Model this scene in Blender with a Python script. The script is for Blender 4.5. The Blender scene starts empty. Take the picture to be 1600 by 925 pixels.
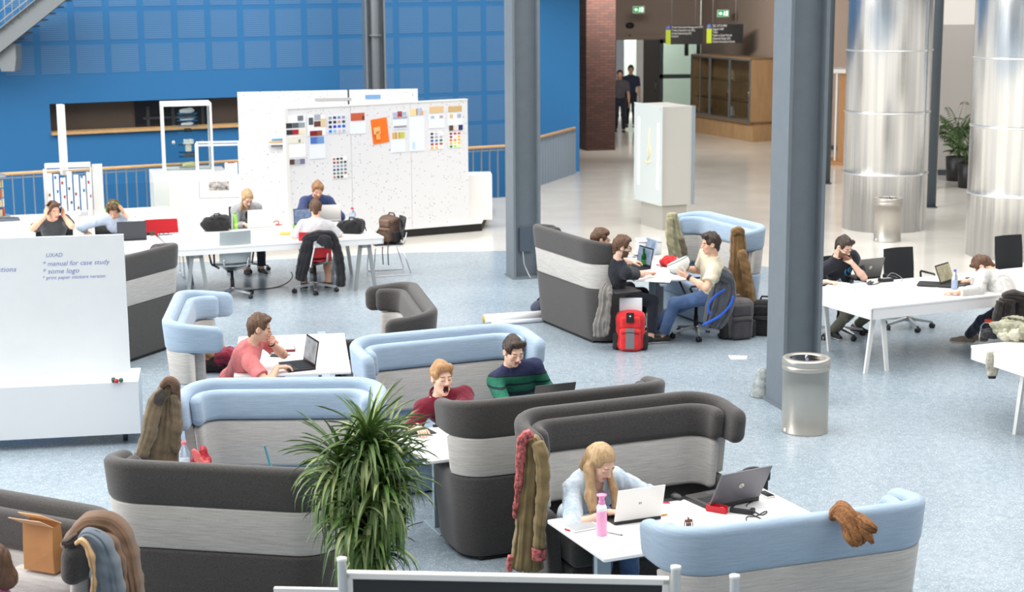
import bpy, math, random
import numpy as np
from mathutils import Vector, Matrix, Euler

random.seed(7)
SC = bpy.context.scene
COL = SC.collection
PI = math.pi
R = math.radians

# ---------------------------------------------------------------- camera
CAM_H, CAM_PITCH, CAM_ROLL, CAM_F = 4.2, R(10.8), R(.42), 2600.0
cd = bpy.data.cameras.new('camera')
cam = bpy.data.objects.new('camera', cd)
COL.objects.link(cam)
cd.sensor_width = 36.0
cd.lens = CAM_F / 1600 * 36.0
cd.clip_end = 300
cd.dof.use_dof = True
cd.dof.focus_distance = 12.6
cd.dof.aperture_fstop = 3.2
cam.matrix_world = Matrix.Translation((0, 0, CAM_H)) @ Matrix.Rotation(PI/2 - CAM_PITCH, 4, 'X') @ Matrix.Rotation(-CAM_ROLL, 4, 'Z')
SC.camera = cam

# ---------------------------------------------------------------- light
w = bpy.data.worlds.new('sky'); SC.world = w
w.use_nodes = True
nt = w.node_tree
bg = nt.nodes['Background']
tc = nt.nodes.new('ShaderNodeTexCoord'); sx = nt.nodes.new('ShaderNodeSeparateXYZ')
rp = nt.nodes.new('ShaderNodeValToRGB')
nt.links.new(tc.outputs['Generated'], sx.inputs[0])
nt.links.new(sx.outputs['Z'], rp.inputs[0])
rp.color_ramp.elements[0].position = 0.0; rp.color_ramp.elements[0].color = (.34, .355, .37, 1)
rp.color_ramp.elements[1].position = .55; rp.color_ramp.elements[1].color = (1, 1.0, 1.0, 1)
nt.links.new(rp.outputs[0], bg.inputs[0])
bg.inputs[1].default_value = 0.48

def area_light(name, loc, rot, sx_, sy_, power, col=(1, 1, 1)):
    l = bpy.data.lights.new(name, 'AREA'); l.shape = 'RECTANGLE'
    l.size = sx_; l.size_y = sy_; l.energy = power; l.color = col
    o = bpy.data.objects.new(name, l); COL.objects.link(o)
    o.location = loc; o.rotation_euler = rot
    return o
area_light('glass_roof_daylight', (0, 16, 15), (0, 0, 0), 32, 30, 7600, (1, .985, .96))
area_light('side_daylight', (-22, 12, 8), (0, R(-66), 0), 12, 16, 4600, (1, .985, .96))
area_light('hall_wall_fill', (2.9, 39.5, 4.2), (R(80), 0, R(-28)), 2.5, .8, 330, (1, .95, .9))  # added fill that brightens the hall walls, no fixture hangs there
area_light('lobby_fill', (6.2, 51.6, 3.6), (0, 0, 0), 4, 3, 150, (1, 1, .95))  # extra fill put in to lift the lobby behind the glass
area_light('street_daylight', (2.2, 51.5, 3.6), (R(60), 0, 0), 2, 1, 420, (.95, 1, 1))

SC.view_settings.view_transform = 'Standard'
SC.view_settings.look = 'None'
SC.view_settings.gamma = 1
SC.view_settings.use_curve_mapping = False
SC.view_settings.exposure = 0.22

# ---------------------------------------------------------------- surveying helper: a sight line met with a level plane
def G(px, py, z=0.0):
    a, b = px - 800, py - 462.5
    c, s = math.cos(CAM_ROLL), math.sin(CAM_ROLL)
    u, v = (a*c - b*s)/CAM_F, (a*s + b*c)/CAM_F
    dn = math.sin(CAM_PITCH) + v*math.cos(CAM_PITCH)
    fw = math.cos(CAM_PITCH) - v*math.sin(CAM_PITCH)
    t = (CAM_H - z)/dn
    return Vector((u*t, fw*t, z))

# ---------------------------------------------------------------- objects and tags
def tag(o, label=None, cat=None, group=None, kind=None):
    if label: o['label'] = label
    if cat: o['category'] = cat
    if group: o['group'] = group
    if kind: o['kind'] = kind
    return o

def thing(name, label, cat, loc=(0, 0, 0), rz=0.0, group=None):
    o = bpy.data.objects.new(name, None); COL.objects.link(o)
    o.empty_display_size = .05
    o.location = loc; o.rotation_euler = (0, 0, rz)
    return tag(o, label, cat, group)

def children(o):
    return [c for c in COL.objects if c.parent == o]

def dup(o, loc=None, rz=None, label=None, parent=None):
    c = o.copy(); COL.objects.link(c); c.parent = parent
    if loc is not None: c.location = loc
    if rz is not None: c.rotation_euler = (0, 0, rz)
    if label: c['label'] = label
    for ch in children(o):
        dup(ch, parent=c)
    return c

# ---------------------------------------------------------------- materials
def lin(c):
    f = lambda v: (v/12.92 if v <= .04045 else ((v + .055)/1.055)**2.4)
    return tuple(f(x/255.0) for x in c[:3]) + (1.0,)

MATS = {}
def mat(name, rgb, rough=.5, metal=0.0, noise=0.0, nscale=40, stretch=(1, 1, 1), bump=0.0, bscale=None, spec=.5, trans=0.0, emit=0.0, alpha=1.0, coat=0.0, rgb2=None, sheen=0.0, ior=1.45):
    if name in MATS: return MATS[name]
    m = bpy.data.materials.new(name); m.use_nodes = True
    n = m.node_tree; b = n.nodes['Principled BSDF']
    c = lin(rgb)
    b.inputs['Base Color'].default_value = c
    b.inputs['Roughness'].default_value = rough
    b.inputs['Metallic'].default_value = metal
    b.inputs['Specular IOR Level'].default_value = spec
    b.inputs['Transmission Weight'].default_value = trans
    b.inputs['IOR'].default_value = ior
    b.inputs['Coat Weight'].default_value = coat
    b.inputs['Sheen Weight'].default_value = sheen
    b.inputs['Alpha'].default_value = alpha
    if emit:
        b.inputs['Emission Color'].default_value = c
        b.inputs['Emission Strength'].default_value = emit
    if noise or rgb2 or bump:
        t = n.nodes.new('ShaderNodeTexCoord'); mp = n.nodes.new('ShaderNodeMapping')
        mp.inputs['Scale'].default_value = stretch
        n.links.new(t.outputs['Object'], mp.inputs[0])
        nz = n.nodes.new('ShaderNodeTexNoise'); nz.inputs['Scale'].default_value = nscale
        nz.inputs['Detail'].default_value = 4; nz.inputs['Roughness'].default_value = .65
        n.links.new(mp.outputs[0], nz.inputs['Vector'])
        if noise or rgb2:
            cr = n.nodes.new('ShaderNodeValToRGB')
            if rgb2: c1, c2 = c, lin(rgb2)
            else:
                c1 = tuple(max(0, v*(1 - noise)) for v in c[:3]) + (1,)
                c2 = tuple(min(1, v*(1 + noise)) for v in c[:3]) + (1,)
            cr.color_ramp.elements[0].position = .32; cr.color_ramp.elements[0].color = c1
            cr.color_ramp.elements[1].position = .68; cr.color_ramp.elements[1].color = c2
            n.links.new(nz.outputs[0], cr.inputs[0]); n.links.new(cr.outputs[0], b.inputs['Base Color'])
        if bump:
            bz = nz
            if bscale:
                bz = n.nodes.new('ShaderNodeTexNoise'); bz.inputs['Scale'].default_value = bscale
                bz.inputs['Detail'].default_value = 3
                n.links.new(mp.outputs[0], bz.inputs['Vector'])
            bp = n.nodes.new('ShaderNodeBump'); bp.inputs['Strength'].default_value = bump
            bp.inputs['Distance'].default_value = .01
            n.links.new(bz.outputs[0], bp.inputs['Height']); n.links.new(bp.outputs[0], b.inputs['Normal'])
    MATS[name] = m
    return m

# ---------------------------------------------------------------- mesh builder
class MB:
    def __init__(s):
        s.v = []; s.f = []; s.m = []; s.sm = []; s.M = Matrix.Identity(4)
    def at(s, M): s.M = M; return s
    def add(s, vs, fs, mi=0, smooth=False):
        b = len(s.v)
        for p in vs: s.v.append(tuple(s.M @ Vector(p)))
        for f in fs:
            s.f.append(tuple(b + i for i in f)); s.m.append(mi); s.sm.append(smooth)
        return s
    def box(s, c, d, mi=0, rz=0.0, bev=0.0):
        x, y, z = d[0]/2, d[1]/2, d[2]/2
        if bev: return s.rbox(c, d, bev, mi, rz)
        vs = [(-x, -y, -z), (x, -y, -z), (x, y, -z), (-x, y, -z), (-x, -y, z), (x, -y, z), (x, y, z), (-x, y, z)]
        ca, sa = math.cos(rz), math.sin(rz)
        vs = [(c[0] + a*ca - b*sa, c[1] + a*sa + b*ca, c[2] + e) for a, b, e in vs]
        return s.add(vs, [(3, 2, 1, 0), (4, 5, 6, 7), (0, 1, 5, 4), (1, 2, 6, 5), (2, 3, 7, 6), (3, 0, 4, 7)], mi)
    def rbox(s, c, d, r, mi=0, rz=0.0, seg=3, rv=None):
        # box with rounded vertical corners and chamfered rims
        rv = rv if rv is not None else r
        x, y, z = d[0]/2, d[1]/2, d[2]/2
        r = min(r, x*.99, y*.99); rv = min(rv, z*.99, r)
        ring = []
        for k, (sx_, sy_) in enumerate(((1, 1), (-1, 1), (-1, -1), (1, -1))):
            for i in range(seg + 1):
                a = PI/2*(k + i/seg)
                ring.append((sx_*(x - r), sy_*(y - r), math.cos(a), math.sin(a)))
        lev = []
        for i in range(seg + 1):
            a = PI/2*i/seg
            lev.append((-z + rv*(1 - math.sin(a)), rv*(1 - math.cos(a))))
        lev = [(l[0], l[1]) for l in lev][::1]
        lev = [( -z + rv*(1 - math.sin(PI/2*i/seg)), rv*(1 - math.cos(PI/2*i/seg))) for i in range(seg, -1, -1)]
        lev = lev + [(-a, b) for a, b in lev[::-1]]
        ca, sa = math.cos(rz), math.sin(rz)
        vs = []; n = len(ring)
        for h, ins in lev:
            for ax, ay, cx, sy_ in ring:
                a = ax + (r - ins)*cx; b = ay + (r - ins)*sy_
                vs.append((c[0] + a*ca - b*sa, c[1] + a*sa + b*ca, c[2] + h))
        fs = []
        for k in range(len(lev) - 1):
            for i in range(n):
                j = (i + 1) % n
                fs.append((k*n + i, k*n + j, (k + 1)*n + j, (k + 1)*n + i))
        fs.append(tuple(range(n - 1, -1, -1))); fs.append(tuple((len(lev) - 1)*n + i for i in range(n)))
        return s.add(vs, fs, mi, r > .008)
    def tube(s, pts, r, mi=0, seg=10, closed=False, flat=1.0):
        pts = [Vector(p) for p in pts]; n = len(pts)
        rs = r if isinstance(r, (list, tuple)) else [r]*n
        vs = []; up = None
        for i, p in enumerate(pts):
            if closed: t = pts[(i + 1) % n] - pts[i - 1]
            else: t = pts[min(i + 1, n - 1)] - pts[max(i - 1, 0)]
            if t.length < 1e-9: t = Vector((0, 0, 1))
            t.normalize()
            if up is None: up = Vector((0, 0, 1)) if abs(t.z) < .9 else Vector((1, 0, 0))
            a = t.cross(up)
            if a.length < 1e-4: a = t.orthogonal()
            a.normalize(); b = a.cross(t).normalized(); up = b
            for k in range(seg):
                g = 2*PI*k/seg
                vs.append(p + a*(rs[i]*math.cos(g)) + b*(rs[i]*flat*math.sin(g)))
        fs = []
        for i in range(n if closed else n - 1):
            j = (i + 1) % n
            for k in range(seg):
                l = (k + 1) % seg
                fs.append((i*seg + k, i*seg + l, j*seg + l, j*seg + k))
        if not closed:
            fs.append(tuple(range(seg - 1, -1, -1))); fs.append(tuple((n - 1)*seg + k for k in range(seg)))
        return s.add(vs, fs, mi, True)
    def lathe(s, prof, c=(0, 0, 0), mi=0, seg=28, smooth=True, cap=True):
        vs = []; n = len(prof)
        for r, z in prof:
            for k in range(seg):
                a = 2*PI*k/seg
                vs.append((c[0] + r*math.cos(a), c[1] + r*math.sin(a), c[2] + z))
        fs = []
        for i in range(n - 1):
            for k in range(seg):
                l = (k + 1) % seg
                fs.append((i*seg + k, i*seg + l, (i + 1)*seg + l, (i + 1)*seg + k))
        if cap:
            fs.append(tuple(range(seg - 1, -1, -1))); fs.append(tuple((n - 1)*seg + k for k in range(seg)))
        return s.add(vs, fs, mi, smooth)
    def prism(s, poly, z0, z1, mi=0):
        n = len(poly)
        vs = [(p[0], p[1], z0) for p in poly] + [(p[0], p[1], z1) for p in poly]
        fs = [tuple(range(n - 1, -1, -1)), tuple(range(n, 2*n))]
        for i in range(n):
            j = (i + 1) % n; fs.append((i, j, n + j, n + i))
        return s.add(vs, fs, mi)
    def slab(s, poly3, off, mi=0):
        # any planar polygon given a thickness vector
        n = len(poly3); off = Vector(off)
        vs = [Vector(p) for p in poly3] + [Vector(p) + off for p in poly3]
        fs = [tuple(range(n - 1, -1, -1)), tuple(range(n, 2*n))]
        for i in range(n):
            j = (i + 1) % n; fs.append((i, j, n + j, n + i))
        return s.add(vs, fs, mi)
    def bar(s, a, b, wx, wy, mi=0, up=(0, 0, 1), w2=None):
        a = Vector(a); b = Vector(b); t = (b - a).normalized()
        u = t.cross(Vector(up))
        if u.length < 1e-4: u = t.cross(Vector((1, 0, 0)))
        u.normalize(); v = u.cross(t)
        vs = []
        for p, (p1, p2) in ((a, (wx, wy)), (b, w2 or (wx, wy))):
            for i, j in ((-1, -1), (1, -1), (1, 1), (-1, 1)):
                vs.append(p + u*(i*p1/2) + v*(j*p2/2))
        return s.add(vs, [(3, 2, 1, 0), (4, 5, 6, 7), (0, 1, 5, 4), (1, 2, 6, 5), (2, 3, 7, 6), (3, 0, 4, 7)], mi)
    def grid(s, P, mi=0, smooth=True, closed=False):
        n = len(P); m = len(P[0]); vs = [p for row in P for p in row]; fs = []
        for i in range(n - 1):
            for j in range(m if closed else m - 1):
                k = (j + 1) % m
                fs.append((i*m + j, i*m + k, (i + 1)*m + k, (i + 1)*m + j))
        return s.add(vs, fs, mi, smooth)
    def sphere(s, c, r, mi=0, seg=14, ring=9):
        rr = r if isinstance(r, (tuple, list)) else (r, r, r)
        P = []
        for i in range(ring + 1):
            a = PI*i/ring - PI/2
            P.append([(c[0] + rr[0]*math.cos(a)*math.cos(2*PI*k/seg), c[1] + rr[1]*math.cos(a)*math.sin(2*PI*k/seg), c[2] + rr[2]*math.sin(a)) for k in range(seg)])
        return s.grid(P, mi, True, True)
    def build(s, name, mats, parent=None, kind=None, bevel=0.0, loc=None):
        if not isinstance(mats, (list, tuple)): mats = [mats]
        me = bpy.data.meshes.new(name)
        me.from_pydata(s.v, [], s.f)
        for m in mats: me.materials.append(m)
        me.polygons.foreach_set('material_index', s.m)
        me.polygons.foreach_set('use_smooth', s.sm)
        me.update()
        o = bpy.data.objects.new(name, me); COL.objects.link(o)
        if parent is not None: o.parent = parent
        if kind: o['kind'] = kind
        if loc is not None: o.location = loc
        if bevel:
            b = o.modifiers.new('bevel', 'BEVEL'); b.width = bevel; b.segments = 2; b.limit_method = 'ANGLE'
            b.angle_limit = R(40)
        return o

def TR(loc=(0, 0, 0), rz=0.0, rx=0.0, ry=0.0):
    return Matrix.Translation(loc) @ Euler((rx, ry, rz), 'XYZ').to_matrix().to_4x4()

def set_origin(o, p):
    # move a mesh object's origin without moving the mesh
    p = Vector(p)
    o.data.transform(Matrix.Translation(-p)); o.location = o.location + p
    return o

# ---------------------------------------------------------------- lettering built from strokes (no font files needed)
def text_mesh(body, size, align='LEFT', extrude=.0008, shear=0.0, spacing=1.0):
    cu = bpy.data.curves.new('txt', 'FONT'); cu.body = body; cu.size = size; cu.align_x = align
    cu.extrude = extrude; cu.shear = shear; cu.space_character = spacing; cu.resolution_u = 2
    o = bpy.data.objects.new('txt', cu); COL.objects.link(o)
    dg = bpy.context.evaluated_depsgraph_get()
    me = bpy.data.meshes.new_from_object(o.evaluated_get(dg))
    bpy.data.objects.remove(o); bpy.data.curves.remove(cu)
    vs = [tuple(v.co) for v in me.vertices]; fs = [tuple(p.vertices) for p in me.polygons]
    bpy.data.meshes.remove(me)
    return vs, fs
# ================================================================ THE SETTING
def floor_mat():
    m = bpy.data.materials.new('floor_beige'); m.use_nodes = True
    n = m.node_tree; b = n.nodes['Principled BSDF']
    t = n.nodes.new('ShaderNodeTexCoord')
    z1 = n.nodes.new('ShaderNodeTexNoise'); z1.inputs['Scale'].default_value = 1.2; z1.inputs['Detail'].default_value = 5
    z2 = n.nodes.new('ShaderNodeTexNoise'); z2.inputs['Scale'].default_value = 60; z2.inputs['Detail'].default_value = 2
    mx = n.nodes.new('ShaderNodeMix'); mx.data_type = 'FLOAT'; mx.inputs[0].default_value = .5
    cr = n.nodes.new('ShaderNodeValToRGB')
    cr.color_ramp.elements[0].position = .35; cr.color_ramp.elements[0].color = lin((205, 200, 191))
    cr.color_ramp.elements[1].position = .65; cr.color_ramp.elements[1].color = lin((222, 218, 210))
    for q in (z1, z2): n.links.new(t.outputs['Object'], q.inputs['Vector'])
    n.links.new(z1.outputs[0], mx.inputs[2]); n.links.new(z2.outputs[0], mx.inputs[3])
    n.links.new(mx.outputs[0], cr.inputs[0]); n.links.new(cr.outputs[0], b.inputs['Base Color'])
    b.inputs['Roughness'].default_value = .15
    return m

def vinyl_mat():
    m = bpy.data.materials.new('floor_blue_vinyl'); m.use_nodes = True
    n = m.node_tree; b = n.nodes['Principled BSDF']
    t = n.nodes.new('ShaderNodeTexCoord')
    big = n.nodes.new('ShaderNodeTexNoise'); big.inputs['Scale'].default_value = 1.1; big.inputs['Detail'].default_value = 3
    mid = n.nodes.new('ShaderNodeTexNoise'); mid.inputs['Scale'].default_value = 14; mid.inputs['Detail'].default_value = 3
    sp = n.nodes.new('ShaderNodeTexNoise'); sp.inputs['Scale'].default_value = 66; sp.inputs['Detail'].default_value = 2.5; sp.inputs['Roughness'].default_value = .7
    for q in (big, mid, sp): n.links.new(t.outputs['Object'], q.inputs['Vector'])
    mx = n.nodes.new('ShaderNodeMix'); mx.data_type = 'FLOAT'; mx.inputs[0].default_value = .6
    n.links.new(big.outputs[0], mx.inputs[2]); n.links.new(mid.outputs[0], mx.inputs[3])
    c1 = n.nodes.new('ShaderNodeValToRGB')
    c1.color_ramp.elements[0].position = .36; c1.color_ramp.elements[0].color = lin((130, 145, 156))
    c1.color_ramp.elements[1].position = .64; c1.color_ramp.elements[1].color = lin((152, 166, 176))
    n.links.new(mx.outputs[0], c1.inputs[0])
    c2 = n.nodes.new('ShaderNodeValToRGB')
    c2.color_ramp.elements[0].position = .57; c2.color_ramp.elements[0].color = (0, 0, 0, 1)
    c2.color_ramp.elements[1].position = .66; c2.color_ramp.elements[1].color = (1, 1, 1, 1)
    n.links.new(sp.outputs[0], c2.inputs[0])
    mc = n.nodes.new('ShaderNodeMix'); mc.data_type = 'RGBA'
    n.links.new(c2.outputs[0], mc.inputs[0]); n.links.new(c1.outputs[0], mc.inputs[6])
    mc.inputs[7].default_value = lin((202, 211, 218))
    n.links.new(mc.outputs[2], b.inputs['Base Color'])
    b.inputs['Roughness'].default_value = .27
    return m

RAIL = [G(-260, 287, 1.0), G(0, 270, 1.0), G(790, 228, 1.0), G(898, 200, 1.0)]
m = MB()
pl = [(-30, 0), (24, 0), (24, 60), (RAIL[3].x + .35, 60), (RAIL[3].x, RAIL[3].y), (RAIL[2].x, RAIL[2].y), (RAIL[1].x, RAIL[1].y), (RAIL[0].x, RAIL[0].y), (-30, RAIL[0].y - 4)]
n = len(pl)
m.add([(p[0], p[1], 0) for p in pl], [tuple(range(n))], 0)
m.add([(p[0], p[1], 0) for p in pl] + [(p[0], p[1], -.35) for p in pl], [(i, n + i, n + (i + 1) % n, (i + 1) % n) for i in range(n)], 0)
blue_edge = [G(-400, 430), G(0, 418), G(200, 412), G(400, 407), G(520, 401), G(630, 395), G(785, 392), G(900, 398), G(1060, 408), G(1190, 416), G(1300, 432), G(1420, 452), G(1600, 487), G(1800, 540)]
be = [(p.x, p.y, .002) for p in blue_edge]
m.add(be + [(8, 2, .002), (-9, 2, .002)], [tuple(range(len(be) + 2))[::-1]], 1)
floor = m.build('floor', [floor_mat(), vinyl_mat()], kind='structure')

# blue wall with perforated panels, local x runs along the wall (to the right, away), local y into the wall
WO = Vector((1.51, 36.64, 0)); WA = R(25)
M_BLUE = mat('blue_paint', (46, 116, 172), .55)
def perf_mat():
    m = bpy.data.materials.new('perforated_blue'); m.use_nodes = True
    n = m.node_tree; b = n.nodes['Principled BSDF']
    t = n.nodes.new('ShaderNodeTexCoord'); wv = n.nodes.new('ShaderNodeTexWave')
    wv.bands_direction = 'Z'; wv.inputs['Scale'].default_value = 8.0
    n.links.new(t.outputs['Object'], wv.inputs['Vector'])
    cr = n.nodes.new('ShaderNodeValToRGB')
    cr.color_ramp.elements[0].color = lin((54, 110, 162)); cr.color_ramp.elements[1].color = lin((88, 134, 178))
    n.links.new(wv.outputs['Color'], cr.inputs[0]); n.links.new(cr.outputs[0], b.inputs['Base Color'])
    b.inputs['Roughness'].default_value = .6
    return m
m = MB()
def wq(x0, x1, z0, z1, y=0.0, mi=0): m.add([(x0, y, z0), (x1, y, z0), (x1, y, z1), (x0, y, z1)], [(0, 1, 2, 3)], mi)
OX0, OX1, OZ0, OZ1 = -11.36, -6.3, 1.335, 1.915
wq(-18, OX0, -3.5, 8); wq(OX1, 0, -3.5, 8); wq(OX0, OX1, -3.5, OZ0); wq(OX0, OX1, OZ1, 8)
for (a, b_) in (((OX0, OZ0), (OX1, OZ0)), ((OX1, OZ0), (OX1, OZ1)), ((OX1, OZ1), (OX0, OZ1)), ((OX0, OZ1), (OX0, OZ0))):
    m.add([(a[0], 0, a[1]), (b_[0], 0, b_[1]), (b_[0], .35, b_[1]), (a[0], .35, a[1])], [(0, 1, 2, 3)], 0)
m.add([(0, 0, -3.5), (0, .45, -3.5), (0, .45, 8), (0, 0, 8)], [(0, 1, 2, 3)], 0)
PX, PZ, PS = .66, .625, .535
for i in range(26):
    x0 = -1.30 - PX*i - PS/2
    for k in range(-3, 4):
        z0 = 2.475 + k*PZ
        if k < 0 and i > 6: continue
        if k < -1 and i > 5: continue
        wq(x0, x0 + PS, z0, z0 + PS, -.004, 1)
wb = m.build('wall_back', [M_BLUE, perf_mat()], kind='structure'); wb.location = WO; wb.rotation_euler.z = WA
m = MB()
m.box(((OX0 + OX1)/2, .45, (OZ0 + OZ1)/2), (OX1 - OX0, .02, OZ1 - OZ0), 0)
m.box((-8.9, .42, (OZ0 + OZ1)/2), (1.5, .03, OZ1 - OZ0), 1)
for x in (-9.4, -8.9, -8.3): m.box((x, .40, OZ0 + .22), (.06, .02, .44), 2)
m.box((-9.0, .40, OZ0 + .2), (1.0, .02, .04), 2)
wn = m.build('window_1', [mat('dark_taupe', (82, 72, 64), .5), mat('dark_glass', (24, 24, 26), .12), mat('dim_steel', (60, 62, 66), .4)], kind='structure'); wn.location = WO; wn.rotation_euler.z = WA
m = MB(); m.box(((OX0 + OX1)/2, .12, OZ0 + .015), (OX1 - OX0, .42, .05), 0)
M_OAK = mat('pale_oak', (206, 164, 112), .45, noise=.15, nscale=8, stretch=(1, 1, 8))
ws = m.build('window_sill', M_OAK, parent=wn)

# brick pier, entrance walls
def brick_mat():
    m = bpy.data.materials.new('brown_brick'); m.use_nodes = True
    n = m.node_tree; b = n.nodes['Principled BSDF']
    t = n.nodes.new('ShaderNodeTexCoord'); mp = n.nodes.new('ShaderNodeMapping'); mp.inputs['Rotation'].default_value = (PI/2, 0, 0)
    br = n.nodes.new('ShaderNodeTexBrick'); br.inputs['Scale'].default_value = 1.0
    br.inputs['Brick Width'].default_value = .22; br.inputs['Row Height'].default_value = .065; br.inputs['Mortar Size'].default_value = .007
    br.inputs['Color1'].default_value = lin((84, 54, 46)); br.inputs['Color2'].default_value = lin((66, 43, 38)); br.inputs['Mortar'].default_value = lin((50, 40, 37))
    n.links.new(t.outputs['Object'], mp.inputs[0]); n.links.new(mp.outputs[0], br.inputs['Vector'])
    n.links.new(br.outputs['Color'], b.inputs['Base Color']); b.inputs['Roughness'].default_value = .85
    return m
m = MB(); m.box((.36, .4, 2.2), (.74, .8, 4.4))
bp_ = m.build('brick_pillar', brick_mat()); bp_.location = (1.87, 41.1, 0); bp_.rotation_euler.z = R(12)
tag(bp_, 'dark brown brick pillar at the end of the blue wall', 'pillar')

M_TAUPE = mat('taupe_wall', (150, 134, 122), .7)
M_DKGREY = mat('dark_grey_frame', (62, 68, 72), .45)
EY = 49.0
def V(px, py, y):
    # point of a sight line at distance y
    p = G(px, py, -1e3); o = Vector((0, 0, CAM_H)); d = p - o
    return o + d*(y/d.y)
m = MB()
dl = V(940, 72, EY); dr = V(1094, 72, EY); zt = 2.42
m.box(((dl.x + dr.x)/2 - 1.5, EY + .1, (zt + 5)/2), (dr.x - dl.x + 3.0, .2, 5 - zt))
m.box((dl.x - 1.6, EY + .1, zt/2), (3.2, .2, zt))
m.box(((dl.x + dr.x)/2 - .05, EY - .02, zt + .08), (dr.x - dl.x, .08, .10), 0)
m.build('wall_entrance', M_TAUPE, kind='structure')
# the long taupe wall to the right of the entrance
wr = [Vector((dr.x + .02, EY)), Vector((7.05, 42.4)), Vector((8.3, 40.4))]
m = MB()
for a, b_ in zip(wr[:-1], wr[1:]):
    m.slab([(a.x, a.y, 0), (b_.x, b_.y, 0), (b_.x, b_.y, 5), (a.x, a.y, 5)], (.18, .08, 0), 0)
m.build('wall_hall', M_TAUPE, kind='structure')
m = MB()
for a, b_ in zip(wr[:-1], wr[1:]):
    m.bar((a.x - .02, a.y - .02, .05), (b_.x - .02, b_.y - .02, .05), .03, .1)
m.build('baseboard_hall', M_DKGREY, kind='structure')
m = MB(); m.box((8.0, 47.5, 4.55), (20, 24, .3)); m.box((8.0, 35.6, 6.2), (20, .3, 3.6))
m.build('ceiling', mat('ceiling_plaster', (175, 168, 160), .8), kind='structure')

# entrance: open doorway with daylight, dark door leaf, glazed screen
p0, p1, p2, p3 = V(962, 160, EY).x, V(998, 160, EY).x, V(1030, 160, EY).x, dr.x
m = MB()
m.box((p0 - .03, EY, zt/2), (.06, .16, zt)); m.box((p1 + .02, EY, zt/2), (.2, .12, zt), 1); m.box(((p1 + p2)/2 + .05, EY + .02, zt/2), (p2 - p1 - .1, .06, zt), 2)
d1 = m.build('door_1', [M_DKGREY, mat('door_white', (225, 228, 226), .5), mat('door_dark', (58, 56, 52), .5)], kind='structure')
m = MB(); m.tube([(p2 - .12, EY - .06, .95), (p2 - .12, EY - .06, 1.25)], .015); m.build('door_handle', mat('steel', (170, 172, 174), .3, 1.0), parent=d1)
m = MB()
for x in (p2 + .05, p3 - .05): m.box((x, EY, zt/2), (.11, .1, zt), 0)
for z in (.05, .38, 1.36, zt - .04): m.box(((p2 + p3)/2, EY, z), (p3 - p2, .1, .12 if z > .1 else .1), 0)
d2 = m.build('door_2', M_DKGREY, kind='structure')
m = MB(); m.box(((p2 + p3)/2, EY, zt/2), (p3 - p2 - .2, .012, zt - .1), 0)
m.build('door_glass', mat('glass_grey', (215, 225, 220), .05, trans=1.0, ior=1.1), parent=d2)
m = MB(); m.box((p2 + .78, EY - .012, 2.13), (.12, .004, .36), 0)
m.build('door_sign', mat('sign_black', (30, 30, 30), .5), parent=d2)
# outdoors and the lobby behind the glass
m = MB()
m.box((2.2, 56, 2.5), (2.6, .2, 6), 0)
m.box((6.2, 53, 1.5), (5.2, .2, 4), 1)
m.box((5.5, 52, -.05), (12, 8, .09), 2)
m.build('wall_outside', [mat('outside_pale', (222, 232, 230), .8), mat('lobby_grey', (150, 158, 150), .8), mat('lobby_floor', (140, 136, 130), .4)], kind='structure')
# a silver car bonnet-high hedge and tree glimpsed through the door
# right-hand wall with opening
M_RW = mat('grey_white_wall', (172, 167, 162), .75)
m = MB()
m.slab([(8.3, 40.2, 0), (9.05, 35.9, 0), (9.05, 35.9, 5), (8.3, 40.2, 5)], (.15, .05, 0))
m.slab([(8.6, 35.6, 0), (13.5, 34.6, 0), (13.5, 34.6, 5), (8.6, 35.6, 5)], (.02, .2, 0))
m.build('wall_right', M_RW, kind='structure')
m = MB(); m.bar((8.6, 35.57, .06), (13.5, 34.57, .06), .03, .12)
m.build('baseboard_right', M_DKGREY, kind='structure')
ja, jb = V(1463, 150, 33.2), V(1545, 150, 32.6)
m = MB()
m.box((ja.x, 33.2, 1.72), (.09, .3, 3.44)); zl = V(1500, 38, 33).z
m.box(((ja.x + jb.x)/2 + .5, 33.0, zl + .65), (jb.x - ja.x + 1.1, .3, 1.3)); 
m.build('door_3', mat('jamb_white', (216, 212, 206), .6), kind='structure')

# ---------------------------------------------------------------- steel columns
M_STEEL_P = mat('column_paint', (112, 121, 128), .45, noise=.05, nscale=6)
def h_column(name, label, corner, rz, h, z0=0.0):
    # corner: the near left corner of the section on the floor
    t = thing(name, label, 'column', corner, rz)
    S = .40
    m = MB()
    m.box((.0175, S/2, (h + z0)/2), (.035, S, h - z0)); m.box((S - .0175, S/2, (h + z0)/2), (.035, S, h - z0))
    m.box((S/2, .15, (h + z0)/2), (S - .07, .035, h - z0))
    m.build('shaft', M_STEEL_P, t)
    m = MB(); m.box((S/2, S/2, z0 + .012), (S + .04, S + .04, .024)); m.build('base_plate', M_STEEL_P, t)
    return t
ca = G(803, 437); c1 = h_column('steel_column', 'grey steel H column left of the dark booth with two men', ca, R(16), 9)
m = MB(); m.box((.2, .115, .55), (.17, .04, .34)); m.build('junction_box', mat('slate_box', (84, 96, 108), .5), c1)
m = MB(); m.tube([(.16, .09, .38), (.17, .06, .2), (.22, .0, .06), (.24, -.04, .01)], .008); m.build('cable', mat('grey_cable', (180, 185, 188), .5), c1)
cb = G(1222, 640); c2 = h_column('steel_column', 'large grey steel H column in front, behind the brushed steel bin', cb, R(15), 9)
m = MB(); m.lathe([(.13, 0), (.125, .02), (.06, .26), (.02, .3)], (.03, .56, 0)); m.build('anchor_foot', mat('scuffed_grey', (150, 156, 156), .6, noise=.4, nscale=18), c2)
m = MB()
for z in (2.45, 2.9, 1.2, 3.3): m.lathe([(.012, 0), (.012, .01), (.004, .014)], (0, 0, 0))
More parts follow.
